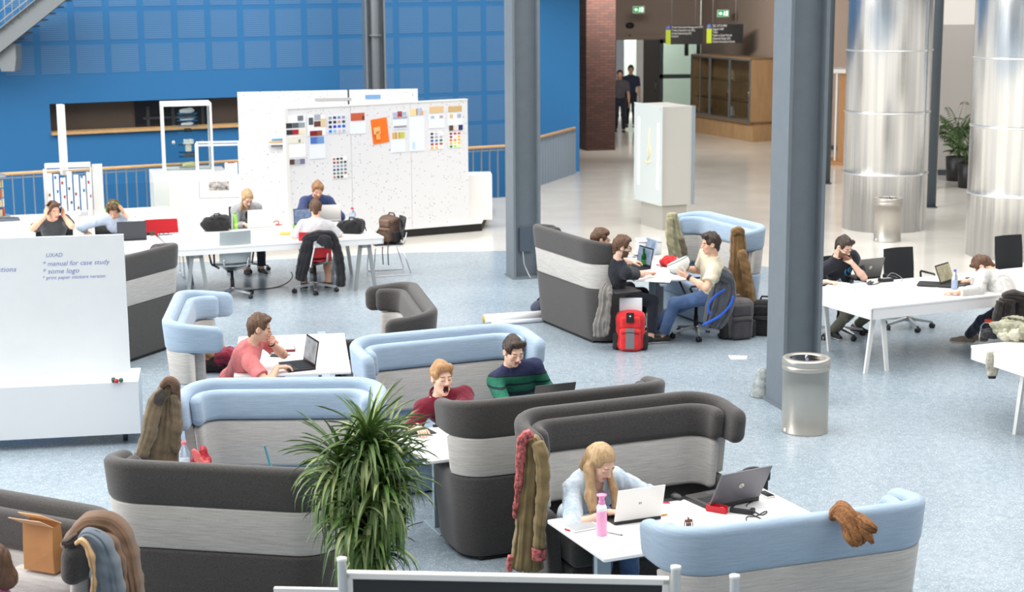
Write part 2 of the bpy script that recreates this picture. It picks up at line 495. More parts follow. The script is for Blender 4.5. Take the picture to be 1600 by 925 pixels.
c3 = h_column('steel_column', 'slate steel column standing behind the white perforated panels', V(573, 143, 33.0).xy.to_3d(), R(14), 9, -3.0)
m = MB(); m.tube([(.2, .05, -3), (.2, .05, 9)], .085, seg=16); m.tube([(.2, .05, 3.1), (.2, .05, 3.14)], .12, seg=16); m.build('downpipe', mat('pipe_grey', (110, 116, 122), .4), c3)
for px0, px1, py, lab in ((1281, 1297, 287, 'slim round slate column beside the big front column'), (1446, 1462, 324, 'slim round slate column at the right of the nearer-centre silver duct')):
    p = G((px0 + px1)/2, py); r = (px1 - px0)/2*(p.y*1.0)/CAM_F
    t = thing('round_column', lab, 'column', p)
    m = MB(); m.lathe([(r, 0), (r, 9)], seg=24); m.build('shaft', mat('slate_paint', (78, 88, 96), .4), t)
    m = MB(); m.lathe([(r + .03, 0), (r + .03, .015)], seg=24); m.build('base_ring', mat('slate_paint', (78, 88, 96), .4), t)

# ---------------------------------------------------------------- silver ducts
def duct_mat():
    m = bpy.data.materials.new('polished_sheet_steel'); m.use_nodes = True
    n = m.node_tree; b = n.nodes['Principled BSDF']
    b.inputs['Metallic'].default_value = 1.0; b.inputs['Roughness'].default_value = .27
    t = n.nodes.new('ShaderNodeTexCoord'); mp = n.nodes.new('ShaderNodeMapping'); mp.inputs['Scale'].default_value = (5, 5, .08)
    nz = n.nodes.new('ShaderNodeTexNoise'); nz.inputs['Scale'].default_value = 2.2; nz.inputs['Detail'].default_value = 5
    n.links.new(t.outputs['Object'], mp.inputs[0]); n.links.new(mp.outputs[0], nz.inputs['Vector'])
    cr = n.nodes.new('ShaderNodeValToRGB'); cr.color_ramp.elements[0].position = .3; cr.color_ramp.elements[0].color = lin((206, 208, 212)); cr.color_ramp.elements[1].position = .7; cr.color_ramp.elements[1].color = lin((246, 246, 244))
    n.links.new(nz.outputs[0], cr.inputs[0]); n.links.new(cr.outputs[0], b.inputs['Base Color'])
    bp = n.nodes.new('ShaderNodeBump'); bp.inputs['Strength'].default_value = .25; bp.inputs['Distance'].default_value = .03
    n.links.new(nz.outputs[0], bp.inputs['Height']); n.links.new(bp.outputs[0], b.inputs['Normal'])
    return m
M_DUCT = duct_mat()
for c, r, lab, nm in ((Vector((6.32, 28.0, 0)), .70, 'tall silver sheet metal duct with the steel bin in front', 1), (Vector((7.72, 25.15, 0)), .76, 'tall silver sheet metal duct at the right edge of the photo', 2)):
    t = thing('silver_duct', lab, 'duct', c)
    m = MB(); m.lathe([(r, 0), (r, 9)], seg=72); m.build('duct_shell', M_DUCT, t)
    for k in range(4):
        m = MB(); z = .95 + 1.02*k
        m.lathe([(r, z - .012), (r + .011, z - .009), (r + .015, z), (r + .011, z + .009), (r, z + .012)], seg=72, cap=False); m.build('seam_ring', mat('seam_bright', (226, 226, 224), .3, .8), t)
    if nm == 1:
        m = MB(); m.box((r*.72, -r*.72, 4.5), (.03, .03, 9), rz=R(45)); m.build('vertical_seam', M_DUCT, t)

# ---------------------------------------------------------------- balustrade
M_BAL = mat('baluster_grey', (128, 138, 146), .45)
def balustrade(label, a, b, step, flip=False):
    t = thing('balustrade', label, 'railing', (a.x, a.y, 0))
    d = b - a; L = d.xy.length; rz = math.atan2(d.y, d.x); t.rotation_euler.z = rz
    m = MB(); m.rbox((L/2, 0, 1.0), (L, .075, .055), .025, 0); m.build('handrail', M_OAK, t)
    m = MB(); n = int(L/step)
    for i in range(n + 1): m.box((L*i/n, 0, .42), (.014, .05, 1.1))
    m.box((L/2, 0, .93), (L, .03, .02)); m.box((L/2, 0, -.1), (L, .02, .14))
    m.build('balusters', M_BAL, t)
    return t
balustrade('long grey balustrade with wooden handrail along the blue wall', RAIL[0], RAIL[2], .175)
balustrade('short grey balustrade with wooden handrail right of the left steel column', RAIL[2] + (RAIL[3] - RAIL[2])*.06, RAIL[3], .16)

# steel stair in the top left corner
def stair():
    Y = 30.5
    a, b = V(-60, 112, Y), V(120, -32, Y)
    t = thing('steel_stair', 'grey steel stair flight crossing the top left corner', 'stair', (a.x, a.y, a.z))
    A = Vector((0, 0, 0)); B = b - a
    dv = B.normalized(); up = Vector((-dv.z, 0, dv.x))
    m = MB(); m.bar(A, B, .03, .34, 0, up=up); m.bar(A - up*.16 - Vector((0, .05, 0)), B - up*.16 - Vector((0, .05, 0)), .12, .02, 0, up=up); m.bar(A + up*.16 - Vector((0, .05, 0)), B + up*.16 - Vector((0, .05, 0)), .12, .02, 0, up=up)
    m.build('stringer', mat('stair_grey', (124, 130, 134), .5), t)
    m = MB(); nst = 14
    for i in range(nst):
        p = A + B*(i + .5)/nst; m.box((p.x, .6, p.z + .02), (.28, 1.1, .03))
    m.build('treads', mat('tread_grey', (96, 102, 106), .6), t)
    m = MB()
    for i in range(16):
        p = A + B*(i + .3)/16; m.tube([p + Vector((0, -.02, .1)), p + Vector((0, -.02, 1.1))], .011, seg=6)
    m.build('stair_balusters', mat('baluster_pale', (150, 158, 164), .4), t)
    m = MB(); m.tube([A + Vector((0, -.02, .32)), B + Vector((0, -.02, .32))], .012, seg=6); m.tube([A + Vector((0, -.02, .5)), B + Vector((0, -.02, .5))], .012, seg=6); m.tube([A + Vector((0, -.02, 1.1)), B + Vector((0, -.02, 1.1))], .025)
    m.build('stair_rails', mat('baluster_pale', (150, 158, 164), .4), t)
    c = V(14, 90, Y) - a
    m = MB()
    m.prism([(c.x - .22, .02), (c.x + .12, .02), (c.x + .12, .4), (c.x - .22, .4)], c.z - .02, c.z + .24)
    m.slab([(c.x - .16, .02, c.z - .25), (c.x + .08, .02, c.z - .25), (c.x + .12, .02, c.z - .02), (c.x - .22, .02, c.z - .02)], (0, .38, 0))
    m.build('landing_bracket', mat('stair_grey', (124, 130, 134), .5), t)
stair()
# ================================================================ BOOTHS
def fabric(name, rgb, streak=.12, fine=.1):
    m = bpy.data.materials.new(name); m.use_nodes = True
    n = m.node_tree; b = n.nodes['Principled BSDF']
    t = n.nodes.new('ShaderNodeTexCoord')
    def nz(sc, st, det=3):
        mp = n.nodes.new('ShaderNodeMapping'); mp.inputs['Scale'].default_value = st
        q = n.nodes.new('ShaderNodeTexNoise'); q.inputs['Scale'].default_value = sc; q.inputs['Detail'].default_value = det
        n.links.new(t.outputs['Object'], mp.inputs[0]); n.links.new(mp.outputs[0], q.inputs['Vector']); return q
    a = nz(7, (1, 1, 30)); c = nz(170, (1, 1, 1), 2)
    mx = n.nodes.new('ShaderNodeMix'); mx.data_type = 'FLOAT'; mx.inputs[0].default_value = fine/(streak + fine)
    n.links.new(a.outputs[0], mx.inputs[2]); n.links.new(c.outputs[0], mx.inputs[3])
    cr = n.nodes.new('ShaderNodeValToRGB'); k = streak + fine; l = lin(rgb)
    cr.color_ramp.elements[0].position = .33; cr.color_ramp.elements[0].color = tuple(x*(1 - k) for x in l[:3]) + (1,)
    cr.color_ramp.elements[1].position = .67; cr.color_ramp.elements[1].color = tuple(min(1, x*(1 + k)) for x in l[:3]) + (1,)
    n.links.new(mx.outputs[0], cr.inputs[0]); n.links.new(cr.outputs[0], b.inputs['Base Color'])
    b.inputs['Roughness'].default_value = .9; b.inputs['Sheen Weight'].default_value = .25; b.inputs['Specular IOR Level'].default_value = .2
    bp = n.nodes.new('ShaderNodeBump'); bp.inputs['Strength'].default_value = .18; bp.inputs['Distance'].default_value = .004
    n.links.new(c.outputs[0], bp.inputs['Height']); n.links.new(bp.outputs[0], b.inputs['Normal'])
    return m
F_DARK = fabric('charcoal_felt', (69, 67, 66), .06, .3)
F_GREY = fabric('pale_grey_weave', (184, 181, 177), .14, .06)
F_BLUE = fabric('light_blue_weave', (154, 174, 194), .10, .04)

BH, Z1, Z2 = 1.235, .655, .94        # rim height and the two seams
def upath(W, wing, r=.30, ds=.04):
    # list of (x, y, nx, ny, dist_to_end, frac along wing 0..1) following the outer face; n points outwards
    pts = []
    def run(x0, y0, x1, y1, nx, ny):
        L = math.hypot(x1 - x0, y1 - y0); n = max(2, int(L/.06))
        for i in range(n): pts.append((x0 + (x1 - x0)*i/n, y0 + (y1 - y0)*i/n, nx, ny))
    h = W/2
    # left wing from its free end to the corner: dense at the end
    ys = [wing]; e = .004
    for q in (.004, .012, .025, .04, .06, .085, .12): 
        if wing - q > r + .01: ys.append(wing - q)
    y = ys[-1] - .06
    while y > r + .02: ys.append(y); y -= .06
    for y in ys: pts.append((-h, y, -1, 0))
    for i in range(9):
        a = PI + PI/2*i/8
        pts.append((-h + r + r*math.cos(a), r + r*math.sin(a), math.cos(a), math.sin(a)))
    n = int((W - 2*r)/.1)
    for i in range(1, n): pts.append((-h + r + (W - 2*r)*i/n, 0, 0, -1))
    for i in range(9):
        a = -PI/2 + PI/2*i/8
        pts.append((h - r + r*math.cos(a), r + r*math.sin(a), math.cos(a), math.sin(a)))
    for y in ys[::-1]: pts.append((h, y, 1, 0))
    return pts

def usweep(W, wing, z0, z1, o0, o1, taper=.11, drop=.0, endr=.07, rr=.03, r=.30, dropb=None, mi=0, m=None):
    # shell following the U between inward offsets o0 (outside) and o1 (inside)
    m = m or MB(); P = upath(W, wing, r)
    if dropb is None: dropb = drop
    rows = []; seg = 4; rr = min(rr, (o1 - o0)*.49, (z1 - z0)*.49)
    for i, (x, y, nx, ny) in enumerate(P):
        dend = max(0.0, wing - y) if abs(nx) == 1 else 1.0
        fr = min(1.0, max(0.0, (y - r)/max(1e-6, wing - r))) if y > r else 0.0
        fr2 = min(1.0, max(0, y/wing)) if y > 0 else 0
        q = max(0.0, endr - dend); zi = endr - math.sqrt(max(0, endr*endr - q*q))
        q2 = max(0.0, rr - dend); ti = rr - math.sqrt(max(0, rr*rr - q2*q2))
        a0, a1 = z0 + zi - dropb*fr2, z1 - zi - drop*fr2
        b0, b1 = o0 + ti, o1 - ti
        w_ = min(rr, (b1 - b0)*.49)
        ring = []
        for cx, cz, st in ((b1 - w_, a1 - w_, 0), (b0 + w_, a1 - w_, 1), (b0 + w_, a0 + w_, 2), (b1 - w_, a0 + w_, 3)):
            for k in range(seg + 1):
                g = PI/2*(st + k/seg)
                ring.append((cx + w_*math.cos(g), cz + w_*math.sin(g)))
        row = []
        for off, z in ring:
            d = -off - taper*(1 - z/BH)
            row.append((x + nx*d, y + ny*d, z))
        rows.append(row)
    k = len(rows[0])
    m.grid(rows, mi, True, True)
    m.add(rows[0], [tuple(range(k))], mi, False); m.add(rows[-1], [tuple(range(k - 1, -1, -1))], mi, False)
    return m

def booth(label, loc, rz, W, top, seatc, wing=.50, arm=.66, mid=.30, group='high backed lounge booths', drop=.06):
    t = thing('lounge_booth', label, 'booth', (loc[0], loc[1], 0), R(rz), group)
    T = .105
    usweep(W, arm, .03, Z1, 0, T, endr=.10).build('lower_shell', seatc, t)
    usweep(W, mid, Z1, Z2 + .01, .006, T - .006, endr=.02, rr=.012).build('middle_band', F_GREY, t)
    usweep(W, wing, Z2, BH, 0, T, drop=drop, endr=.07, rr=.045, dropb=.0).build('upper_band', top, t)
    usweep(W - 2*T, mid + .02, Z2 + .005, BH - .065, 0, .085, endr=.06, rr=.04, r=.22).build('head_cushion', top, t).location = (0, T, 0)
    usweep(W - 2*T, mid - .02, .585, Z2, 0, .07, endr=.03, rr=.03, r=.22).build('back_cushion', F_GREY, t).location = (0, T, 0)
    h = W/2 - T - .12
    m = MB(); m.rbox((0, .47, .385), (2*h + .04, .66, .20), .05); m.build('seat_cushion', seatc, t)
    m = MB(); m.rbox((0, .44, .15), (2*h + .02, .62, .27), .03); m.build('seat_base', seatc, t)
    m = MB(); m.rbox((0, .4, .016), (W - .45, .55, .03), .02); m.build('plinth', mat('plinth_black', (26, 26, 27), .6), t)
    # seam down the middle of the back
    m = MB(); m.box((0, T + .07 - .032, .765), (.006, .016, .34)); m.build('centre_seam', mat('seam_grey', (128, 124, 120), .9), t)
    return t
BF = booth('charcoal booth facing us with a blonde woman at her laptop', (.69, 11.62), 202, 1.68, F_DARK, F_DARK, wing=.56)
BE = booth('charcoal booth seen from behind, back to back with the blonde woman\'s booth', (.42, 11.77), 22, 1.80, F_DARK, F_DARK)
BG = booth('light blue booth in the front right, seen from behind, brown scarf on its rim', (1.68, 8.90), 19.5, 1.74, F_BLUE, F_BLUE)
BD = booth('light blue booth seating the yawning man and the man in stripes', (-.70, 14.10), 203, 1.66, F_BLUE, F_BLUE, wing=.62, arm=.8)
BHH = booth('light blue booth facing us with a brown jacket hung on its left end', (-1.72, 12.36), 180, 1.58, F_BLUE, F_BLUE, wing=.55)
BI = booth('charcoal booth seen from behind, partly covered by the big plant', (-1.90, 9.97), -11, 1.62, F_DARK, F_DARK)
BK = booth('charcoal booth with two men inside and grey cloth on its arm', (.54, 19.60), -65.4, 1.82, F_DARK, F_DARK, wing=.42)
BL = booth('light blue booth far back with jackets hung on both ends', (2.84, 20.72), 113.4, 1.78, F_BLUE, F_BLUE, wing=.55)
BB = booth('light blue booth on the left seating the man in a red t-shirt', (-3.22, 15.25), -83.7, 1.78, F_BLUE, F_BLUE, wing=.56)
BC = booth('empty charcoal booth behind the light blue booth of the yawning man', (-.80, 15.66), 101, 1.8, F_DARK, F_DARK, wing=.52, arm=.85)
BJ = booth('charcoal booth in the bottom left corner with coats and a paper bag', (-2.92, 9.50), 153, 1.75, F_DARK, F_DARK, wing=.55)
BA = booth('charcoal booth half hidden behind the rolling whiteboard', (-4.11, 18.30), 66, 1.78, F_DARK, F_DARK)

# ---------------------------------------------------------------- tables
M_WHITE = mat('white_laminate', (238, 238, 238), .35)
M_WEDGE = mat('white_edge', (214, 214, 214), .45)
M_LEG_BL = mat('leg_blue_grey', (150, 166, 176), .4)
M_LEG_ST = mat('leg_steel', (176, 180, 180), .35, .6)
def booth_table(label, corners, legs, group=None):
    # corners: near corner then round; the slab spans corner0->corner1 (length) and corner0->corner3
    c0, c1, c3 = [Vector((p[0], p[1], 0)) for p in corners]
    d = c1 - c0; rz = math.atan2(d.y, d.x); L = d.length; Wd = (c3 - c0).length
    t = thing('booth_table', label, 'table', c0 + d*.5 + Vector((-math.sin(rz), math.cos(rz), 0))*(Wd/2), rz, group)
    m = MB(); m.rbox((0, 0, .708), (L, Wd, .024), .012, rv=.004); m.build('tabletop', M_WHITE, t)
    for lx, ly in legs:
        m = MB(); m.rbox((lx, ly, .35), (.10, .05, .68), .006); m.rbox((lx, ly, .006), (.14, .4, .012), .01)
        m.rbox((lx, ly, .69), (.08, Wd*.7, .03), .005)
        m.build('leg', M_LEG_BL, t)
    return t
def trestle_table(label, c0, rz, L, Wd, leg_mat, H=.74, apron=.11, ends=(.16, .16), group=None):
    t = thing('trestle_table', label, 'table', (c0[0], c0[1], 0), rz, group)
    m = MB(); m.rbox((L/2, Wd/2, H - .0125), (L, Wd, .025), .006, rv=.004); m.build('tabletop', M_WHITE, t)
    m = MB()
    m.box((L/2, .015, H - .025 - apron/2), (L - .01, .02, apron)); m.box((L/2, Wd - .015, H - .025 - apron/2), (L - .01, .02, apron))
    m.box((.015, Wd/2, H - .025 - apron/2), (.02, Wd - .01, apron)); m.box((L - .015, Wd/2, H - .025 - apron/2), (.02, Wd - .01, apron))
    m.build('apron', M_WHITE, t)
    zt = H - .03
    for x in (ends[0], L - ends[1]):
        for y, s in ((.1, 1), (Wd - .1, -1)):
            m = MB()
            m.bar((x - .05, y, zt), (x - .14, y, 0), .055, .03, 0, up=(0, 1, 0), w2=(.04, .03)); m.bar((x + .05, y, zt), (x + .14, y, 0), .055, .03, 0, up=(0, 1, 0), w2=(.04, .03))
            m.box((x, y, zt - .06), (.16, .03, .12))
            m.build('leg', leg_mat, t)
    return t
TF = booth_table('white booth table with the pink bottle and two laptops', [(.55, 9.66), (2.06, 10.32), (.215, 10.42)], [(-.60, .05), (.60, .05)], 'white booth tables')
TD = booth_table('white booth table with a mouse and mouse pad', [(-.65, 11.77), (.75, 12.32), (-.98, 12.60)], [(-.45, .12), (.5, .1)], 'white booth tables')
TB = booth_table('white booth table in front of the man in a red t-shirt', [(-2.50, 14.52), (-1.46, 14.66), (-2.80, 16.18)], [(.3, -.45), (.3, .45)], 'white booth tables')
TK = booth_table('white booth table with green bottle and storage box, between two booths', [(1.42, 19.22), (2.10, 19.22), (1.42, 20.75)], [(.0, -.45), (.0, .45)], 'white booth tables')
TH = booth_table('white booth table behind the big plant, mostly hidden', [(-2.62, 10.98), (-1.15, 10.86), (-2.58, 11.52)], [(-.5, 0), (.5, 0)], 'white booth tables')
TR_ = trestle_table('long white trestle table in front of the silver ducts', G(1362, 481, .74), R(24), 4.2, 1.27, mat('leg_white', (225, 225, 222), .4))
TR2 = trestle_table('white trestle table cut by the right edge, scarf on top', (4.36, 15.46), R(-68), 2.4, 1.2, mat('leg_white', (225, 225, 222), .4), ends=(.72, .3))
# ================================================================ ORGANIC SHAPES: smooth unions sampled on a grid
F32 = np.float32
def nrm(v):
    v = np.asarray(v, float); l = np.linalg.norm(v); return v/l if l > 1e-9 else v
class SDF:
    def __init__(s, lo, hi, vox):
        s.lo = np.asarray(lo, float); s.vox = vox
        s.n = np.ceil((np.asarray(hi, float) - s.lo)/vox).astype(int) + 1
        s.D = np.full(tuple(s.n), .12, F32)
        s.ax = [(s.lo[i] + vox*np.arange(s.n[i])).astype(F32) for i in range(3)]
    def sub(s, lo, hi):
        i0 = np.clip(np.floor((lo - s.lo)/s.vox).astype(int), 0, s.n); i1 = np.clip(np.ceil((hi - s.lo)/s.vox).astype(int) + 1, 0, s.n)
        sl = tuple(slice(a, b) for a, b in zip(i0, i1))
        return sl, s.ax[0][sl[0]][:, None, None], s.ax[1][sl[1]][None, :, None], s.ax[2][sl[2]][None, None, :]
    def put(s, sl, d, k, op):
        A = s.D[sl]
        if A.size == 0: return
        if op == 'u':
            if k <= 0: s.D[sl] = np.minimum(A, d)
            else:
                h = np.clip(.5 + .5*(A - d)/k, 0, 1); s.D[sl] = A + (d - A)*h - k*h*(1 - h)
        elif op == 's':
            d = -d
            if k <= 0: s.D[sl] = np.maximum(A, d)
            else:
                h = np.clip(.5 - .5*(A - d)/k, 0, 1); s.D[sl] = A + (d - A)*h + k*h*(1 - h)
    def cone(s, a, b, ra, rb=None, k=.02, op='u', flat=False, flata=False):
        a = np.asarray(a, float); b = np.asarray(b, float); rb = ra if rb is None else rb
        m = max(ra, rb) + k + 2*s.vox + .01
        sl, x, y, z = s.sub(np.minimum(a, b) - m, np.maximum(a, b) + m)
        ab = b - a; L2 = max(1e-9, float(ab@ab))
        px, py, pz = x - F32(a[0]), y - F32(a[1]), z - F32(a[2])
        t0 = (px*F32(ab[0]) + py*F32(ab[1]) + pz*F32(ab[2]))/F32(L2)
        t = np.clip(t0, 0, 1)
        d = np.sqrt((px - t*F32(ab[0]))**2 + (py - t*F32(ab[1]))**2 + (pz - t*F32(ab[2]))**2) - (F32(ra) + t*F32(rb - ra))
        L = math.sqrt(L2)
        if flat: d = np.maximum(d, (t0 - 1)*F32(L))
        if flata: d = np.maximum(d, -t0*F32(L))
        s.put(sl, d, k, op); return s
    def ell(s, c, r, M=None, k=.02, op='u'):
        c = np.asarray(c, float); r = np.asarray(r, float); m = r.max() + k + 2*s.vox + .01
        sl, x, y, z = s.sub(c - m, c + m)
        px, py, pz = x - F32(c[0]), y - F32(c[1]), z - F32(c[2])
        if M is None: u = (px/F32(r[0]), py/F32(r[1]), pz/F32(r[2]))
        else: u = [(px*F32(M[i][0]) + py*F32(M[i][1]) + pz*F32(M[i][2]))/F32(r[i]) for i in range(3)]
        k0 = np.sqrt(u[0]**2 + u[1]**2 + u[2]**2)
        k1 = np.sqrt((u[0]/F32(r[0]))**2 + (u[1]/F32(r[1]))**2 + (u[2]/F32(r[2]))**2)
        d = k0*(k0 - 1)/np.maximum(k1, F32(1e-6))
        s.put(sl, d, k, op); return s
    def box(s, c, h, M=None, r=.01, k=.01, op='u'):
        c = np.asarray(c, float); h = np.asarray(h, float) - r; m = np.linalg.norm(h) + r + k + 2*s.vox + .01
        sl, x, y, z = s.sub(c - m, c + m)
        px, py, pz = x - F32(c[0]), y - F32(c[1]), z - F32(c[2])
        if M is None: u = [px + 0*py + 0*pz, py + 0*px + 0*pz, pz + 0*px + 0*py]
        else: u = [px*F32(M[i][0]) + py*F32(M[i][1]) + pz*F32(M[i][2]) for i in range(3)]
        q = [np.abs(u[i]) - F32(h[i]) for i in range(3)]
        d = np.sqrt(np.maximum(q[0], 0)**2 + np.maximum(q[1], 0)**2 + np.maximum(q[2], 0)**2) + np.minimum(np.maximum(q[0], np.maximum(q[1], q[2])), 0) - F32(r)
        s.put(sl, d, k, op); return s
    def plane(s, p, n, k=.004):
        # keep the side the normal points away from
        x, y, z = s.ax[0][:, None, None], s.ax[1][None, :, None], s.ax[2][None, None, :]
        n = nrm(n); d = (x - F32(p[0]))*F32(n[0]) + (y - F32(p[1]))*F32(n[1]) + (z - F32(p[2]))*F32(n[2])
        s.D = np.maximum(s.D, d.astype(F32)); return s
    def fold(s, amp, f, seed=0, st=(1, 1, 1), ridge=False):
        m = np.abs(s.D) < amp*2 + 3*s.vox
        i = np.nonzero(m); rg = np.random.RandomState(seed)
        p = [s.ax[a][i[a]]*st[a] for a in range(3)]
        v = np.zeros(len(i[0]), F32); A = 1.0; tot = 0
        for o in range(3):
            q = [p[a]*f*(2**o) for a in range(3)]
            for j in range(2):
                w = rg.randn(3); w /= np.linalg.norm(w); ph = rg.rand()*6.28; w2 = rg.randn(3)*.6
                sn = np.sin(q[0]*w[0] + q[1]*w[1] + q[2]*w[2] + ph + 1.3*np.sin(q[0]*w2[0] + q[1]*w2[1] + q[2]*w2[2] + ph*2))
                v += A*((1.3 - 2.2*np.sqrt(np.abs(sn))) if ridge else sn)
            tot += A*1.4; A *= .55
        s.D[i] += (amp*v/tot).astype(F32); return s
    def mesh(s):
        D = s.D; n = D.shape
        ins = D < 0
        c = [ins[i:n[0] - 1 + i, j:n[1] - 1 + j, k:n[2] - 1 + k] for i in (0, 1) for j in (0, 1) for k in (0, 1)]
        cnt = sum(a.astype(np.int8) for a in c)
        act = np.nonzero((cnt > 0) & (cnt < 8))
        if len(act[0]) == 0: return np.zeros((0, 3)), np.zeros((0, 4), int)
        idx = np.full(tuple(x - 1 for x in n), -1, np.int32); idx[act] = np.arange(len(act[0]))
        base = np.stack(act, 1)
        cd_ = {}
        for i in (0, 1):
            for j in (0, 1):
                for k in (0, 1): cd_[(i, j, k)] = D[act[0] + i, act[1] + j, act[2] + k]
        S = np.zeros((len(base), 3)); N = np.zeros(len(base))
        for a in range(3):
            o = [q for q in range(3) if q != a]
            for u in (0, 1):
                for v in (0, 1):
                    e0 = [0, 0, 0]; e0[o[0]] = u; e0[o[1]] = v; e1 = list(e0); e1[a] = 1
                    d0, d1 = cd_[tuple(e0)], cd_[tuple(e1)]
                    m = (d0 < 0) != (d1 < 0)
                    t = np.where(m, d0/np.where(m, d0 - d1, 1), 0)
                    for q in range(3):
                        S[:, q] += np.where(m, (t if q == a else e0[q]), 0)
                    N += m
        vs = s.lo + s.vox*(base + S/N[:, None])
        fs = []
        for a in range(3):
            b, c2 = (a + 1) % 3, (a + 2) % 3
            sl0 = [slice(None)]*3; sl1 = [slice(None)]*3
            sl0[a] = slice(0, n[a] - 1); sl1[a] = slice(1, n[a])
            A, B = ins[tuple(sl0)], ins[tuple(sl1)]
            e = np.stack(np.nonzero(A != B), 1)
            ok = (e[:, b] > 0) & (e[:, c2] > 0) & (e[:, b] < n[b] - 1) & (e[:, c2] < n[c2] - 1)
            e = e[ok]; fl = A[tuple(e.T)]
            q = []
            for db, dc in ((-1, -1), (0, -1), (0, 0), (-1, 0)):
                w_ = e.copy(); w_[:, b] += db; w_[:, c2] += dc; q.append(idx[tuple(w_.T)])
            Q = np.stack(q, 1); Q[~fl] = Q[~fl][:, ::-1]
            fs.append(Q)
        return vs, np.concatenate(fs)
    def build(s, name, mats, parent=None, origin=(0, 0, 0), zone=None, smooth_it=1, kind=None, post=None):
        vs, fs = s.mesh()
        if len(fs):                                    # drop stray crumbs, keep the main piece
            lb = np.arange(len(vs))
            for _ in range(400):
                o_ = lb.copy(); mn = lb[fs].min(1)
                for i in range(4): np.minimum.at(lb, fs[:, i], mn)
                lb = lb[lb]; lb = lb[lb]
                if np.array_equal(o_, lb): break
            big = np.bincount(lb).argmax(); kv = lb == big; fs = fs[kv[fs[:, 0]]]
            mp_ = np.cumsum(kv) - 1; vs = vs[kv]; fs = mp_[fs]
        if post is not None: vs = post(vs)
        for _ in range(smooth_it):
            acc = np.zeros_like(vs); w_ = np.zeros(len(vs))
            for i in range(4):
                a, b = fs[:, i], fs[:, (i + 1) % 4]
                for q in range(3):
                    acc[:, q] += np.bincount(a, vs[b, q], len(vs)) + np.bincount(b, vs[a, q], len(vs))
                w_ += np.bincount(a, minlength=len(vs)) + np.bincount(b, minlength=len(vs))
            vs = .5*vs + .5*acc/np.maximum(w_, 1)[:, None]
        if not isinstance(mats, (list, tuple)): mats = [mats]
        me = bpy.data.meshes.new(name); nv, nf = len(vs), len(fs)
        me.vertices.add(nv); me.loops.add(nf*4); me.polygons.add(nf)
        me.vertices.foreach_set('co', (vs - np.asarray(origin, float)).astype(F32).ravel())
        me.loops.foreach_set('vertex_index', fs.astype(np.int32).ravel())
        me.polygons.foreach_set('loop_start', np.arange(0, nf*4, 4, dtype=np.int32))
        me.polygons.foreach_set('use_smooth', np.ones(nf, bool))
        for m in mats: me.materials.append(m)
        if zone is not None and nf:
            me.polygons.foreach_set('material_index', zone(vs[fs].mean(1)).astype(np.int32))
        me.update(calc_edges=True); me.validate()
        o = bpy.data.objects.new(name, me); COL.objects.link(o)
        if parent is not None: o.parent = parent
        if kind: o['kind'] = kind
        return o

# ================================================================ PEOPLE
def skin_mat(nm, rgb):
    m = mat(nm, rgb, .5, spec=.35); b = m.node_tree.nodes['Principled BSDF']
    b.inputs['Subsurface Weight'].default_value = .12; b.inputs['Subsurface Radius'].default_value = (.02, .008, .004)
    return m
SK_A = skin_mat('skin_fair', (222, 176, 150)); SK_B = skin_mat('skin_pale', (232, 192, 170)); SK_C = skin_mat('skin_tan', (198, 150, 124))
LIP = mat('lips', (186, 112, 102), .45); LASH = mat('lash_dark', (104, 72, 60), .6); EYEW = mat('eye_white', (226, 222, 218), .25); MOUTH = mat('mouth_dark', (64, 20, 22), .6)
def cloth(nm, rgb, var=.12, sc=9, **kw): return mat(nm, rgb, .88, noise=var, nscale=sc, spec=.2, sheen=.2, bump=.12, bscale=220, **kw)
def ik(a, b, l1, l2, hint):
    a = np.asarray(a, float); b = np.asarray(b, float); d = b - a; L = np.linalg.norm(d); mx = (l1 + l2)*.995
    if L > mx: b = a + d/L*mx; d = b - a; L = mx
    L = max(L, abs(l1 - l2) + .02)
    u = nrm(d); h = np.asarray(hint, float); h = h - u*(h@u); h = nrm(h)
    x = (l1*l1 - l2*l2 + L*L)/(2*L); y = math.sqrt(max(0, l1*l1 - x*x))
    return a + u*x + h*y, b
CURL = {'type': (.30, .55, .35), 'rest': (.22, .35, .25), 'grip': (.75, .9, .6), 'fist': (1.25, 1.5, .9), 'flat': (.06, .1, .08), 'hang': (.3, .4, .3), 'mouse': (.35, .5, .3)}
def add_hand(S, W, d, n, right, pose, sc=1.0):
    d = nrm(d); n = nrm(np.asarray(n, float) - d*(np.asarray(n, float)@d)); sd = np.cross(d, n)*(1 if right else -1)
    c1, c2, c3 = CURL[pose]
    for o, L, r in ((.028, .070, .0088), (.0095, .078, .0092), (-.0095, .072, .0088), (-.027, .056, .0078)):
        K = W + (d*.086 + sd*o*1.02 - n*.002)*sc
        S.cone(W + (d*.012 + sd*o*.62)*sc, K, .0155*sc, .0118*sc, k=.010)
        p = K; ang = 0.0; spread = o*2.2
        for f, c in ((.45, c1), (.30, c2), (.25, c3)):
            ang += c
            q = p + (d*math.cos(ang) + n*math.sin(ang) + sd*spread*math.cos(ang))*L*f*sc
            S.cone(p, q, r*sc, r*.9*sc, k=.003); p = q; r *= .92
    b = W + (d*.022 + sd*.024 + n*.006)*sc
    p1 = b + nrm(d*.62 + sd*.72 + n*.25)*.042*sc; p2 = p1 + nrm(d*.86 + sd*.36 + n*.36)*.032*sc; p3 = p2 + nrm(d*.95 + sd*.05 + n*.45)*.026*sc
    S.cone(b, p1, .0155*sc, .0115*sc, k=.008); S.cone(p1, p2, .0108*sc, .0098*sc, k=.003); S.cone(p2, p3, .0096*sc, .0085*sc, k=.003)

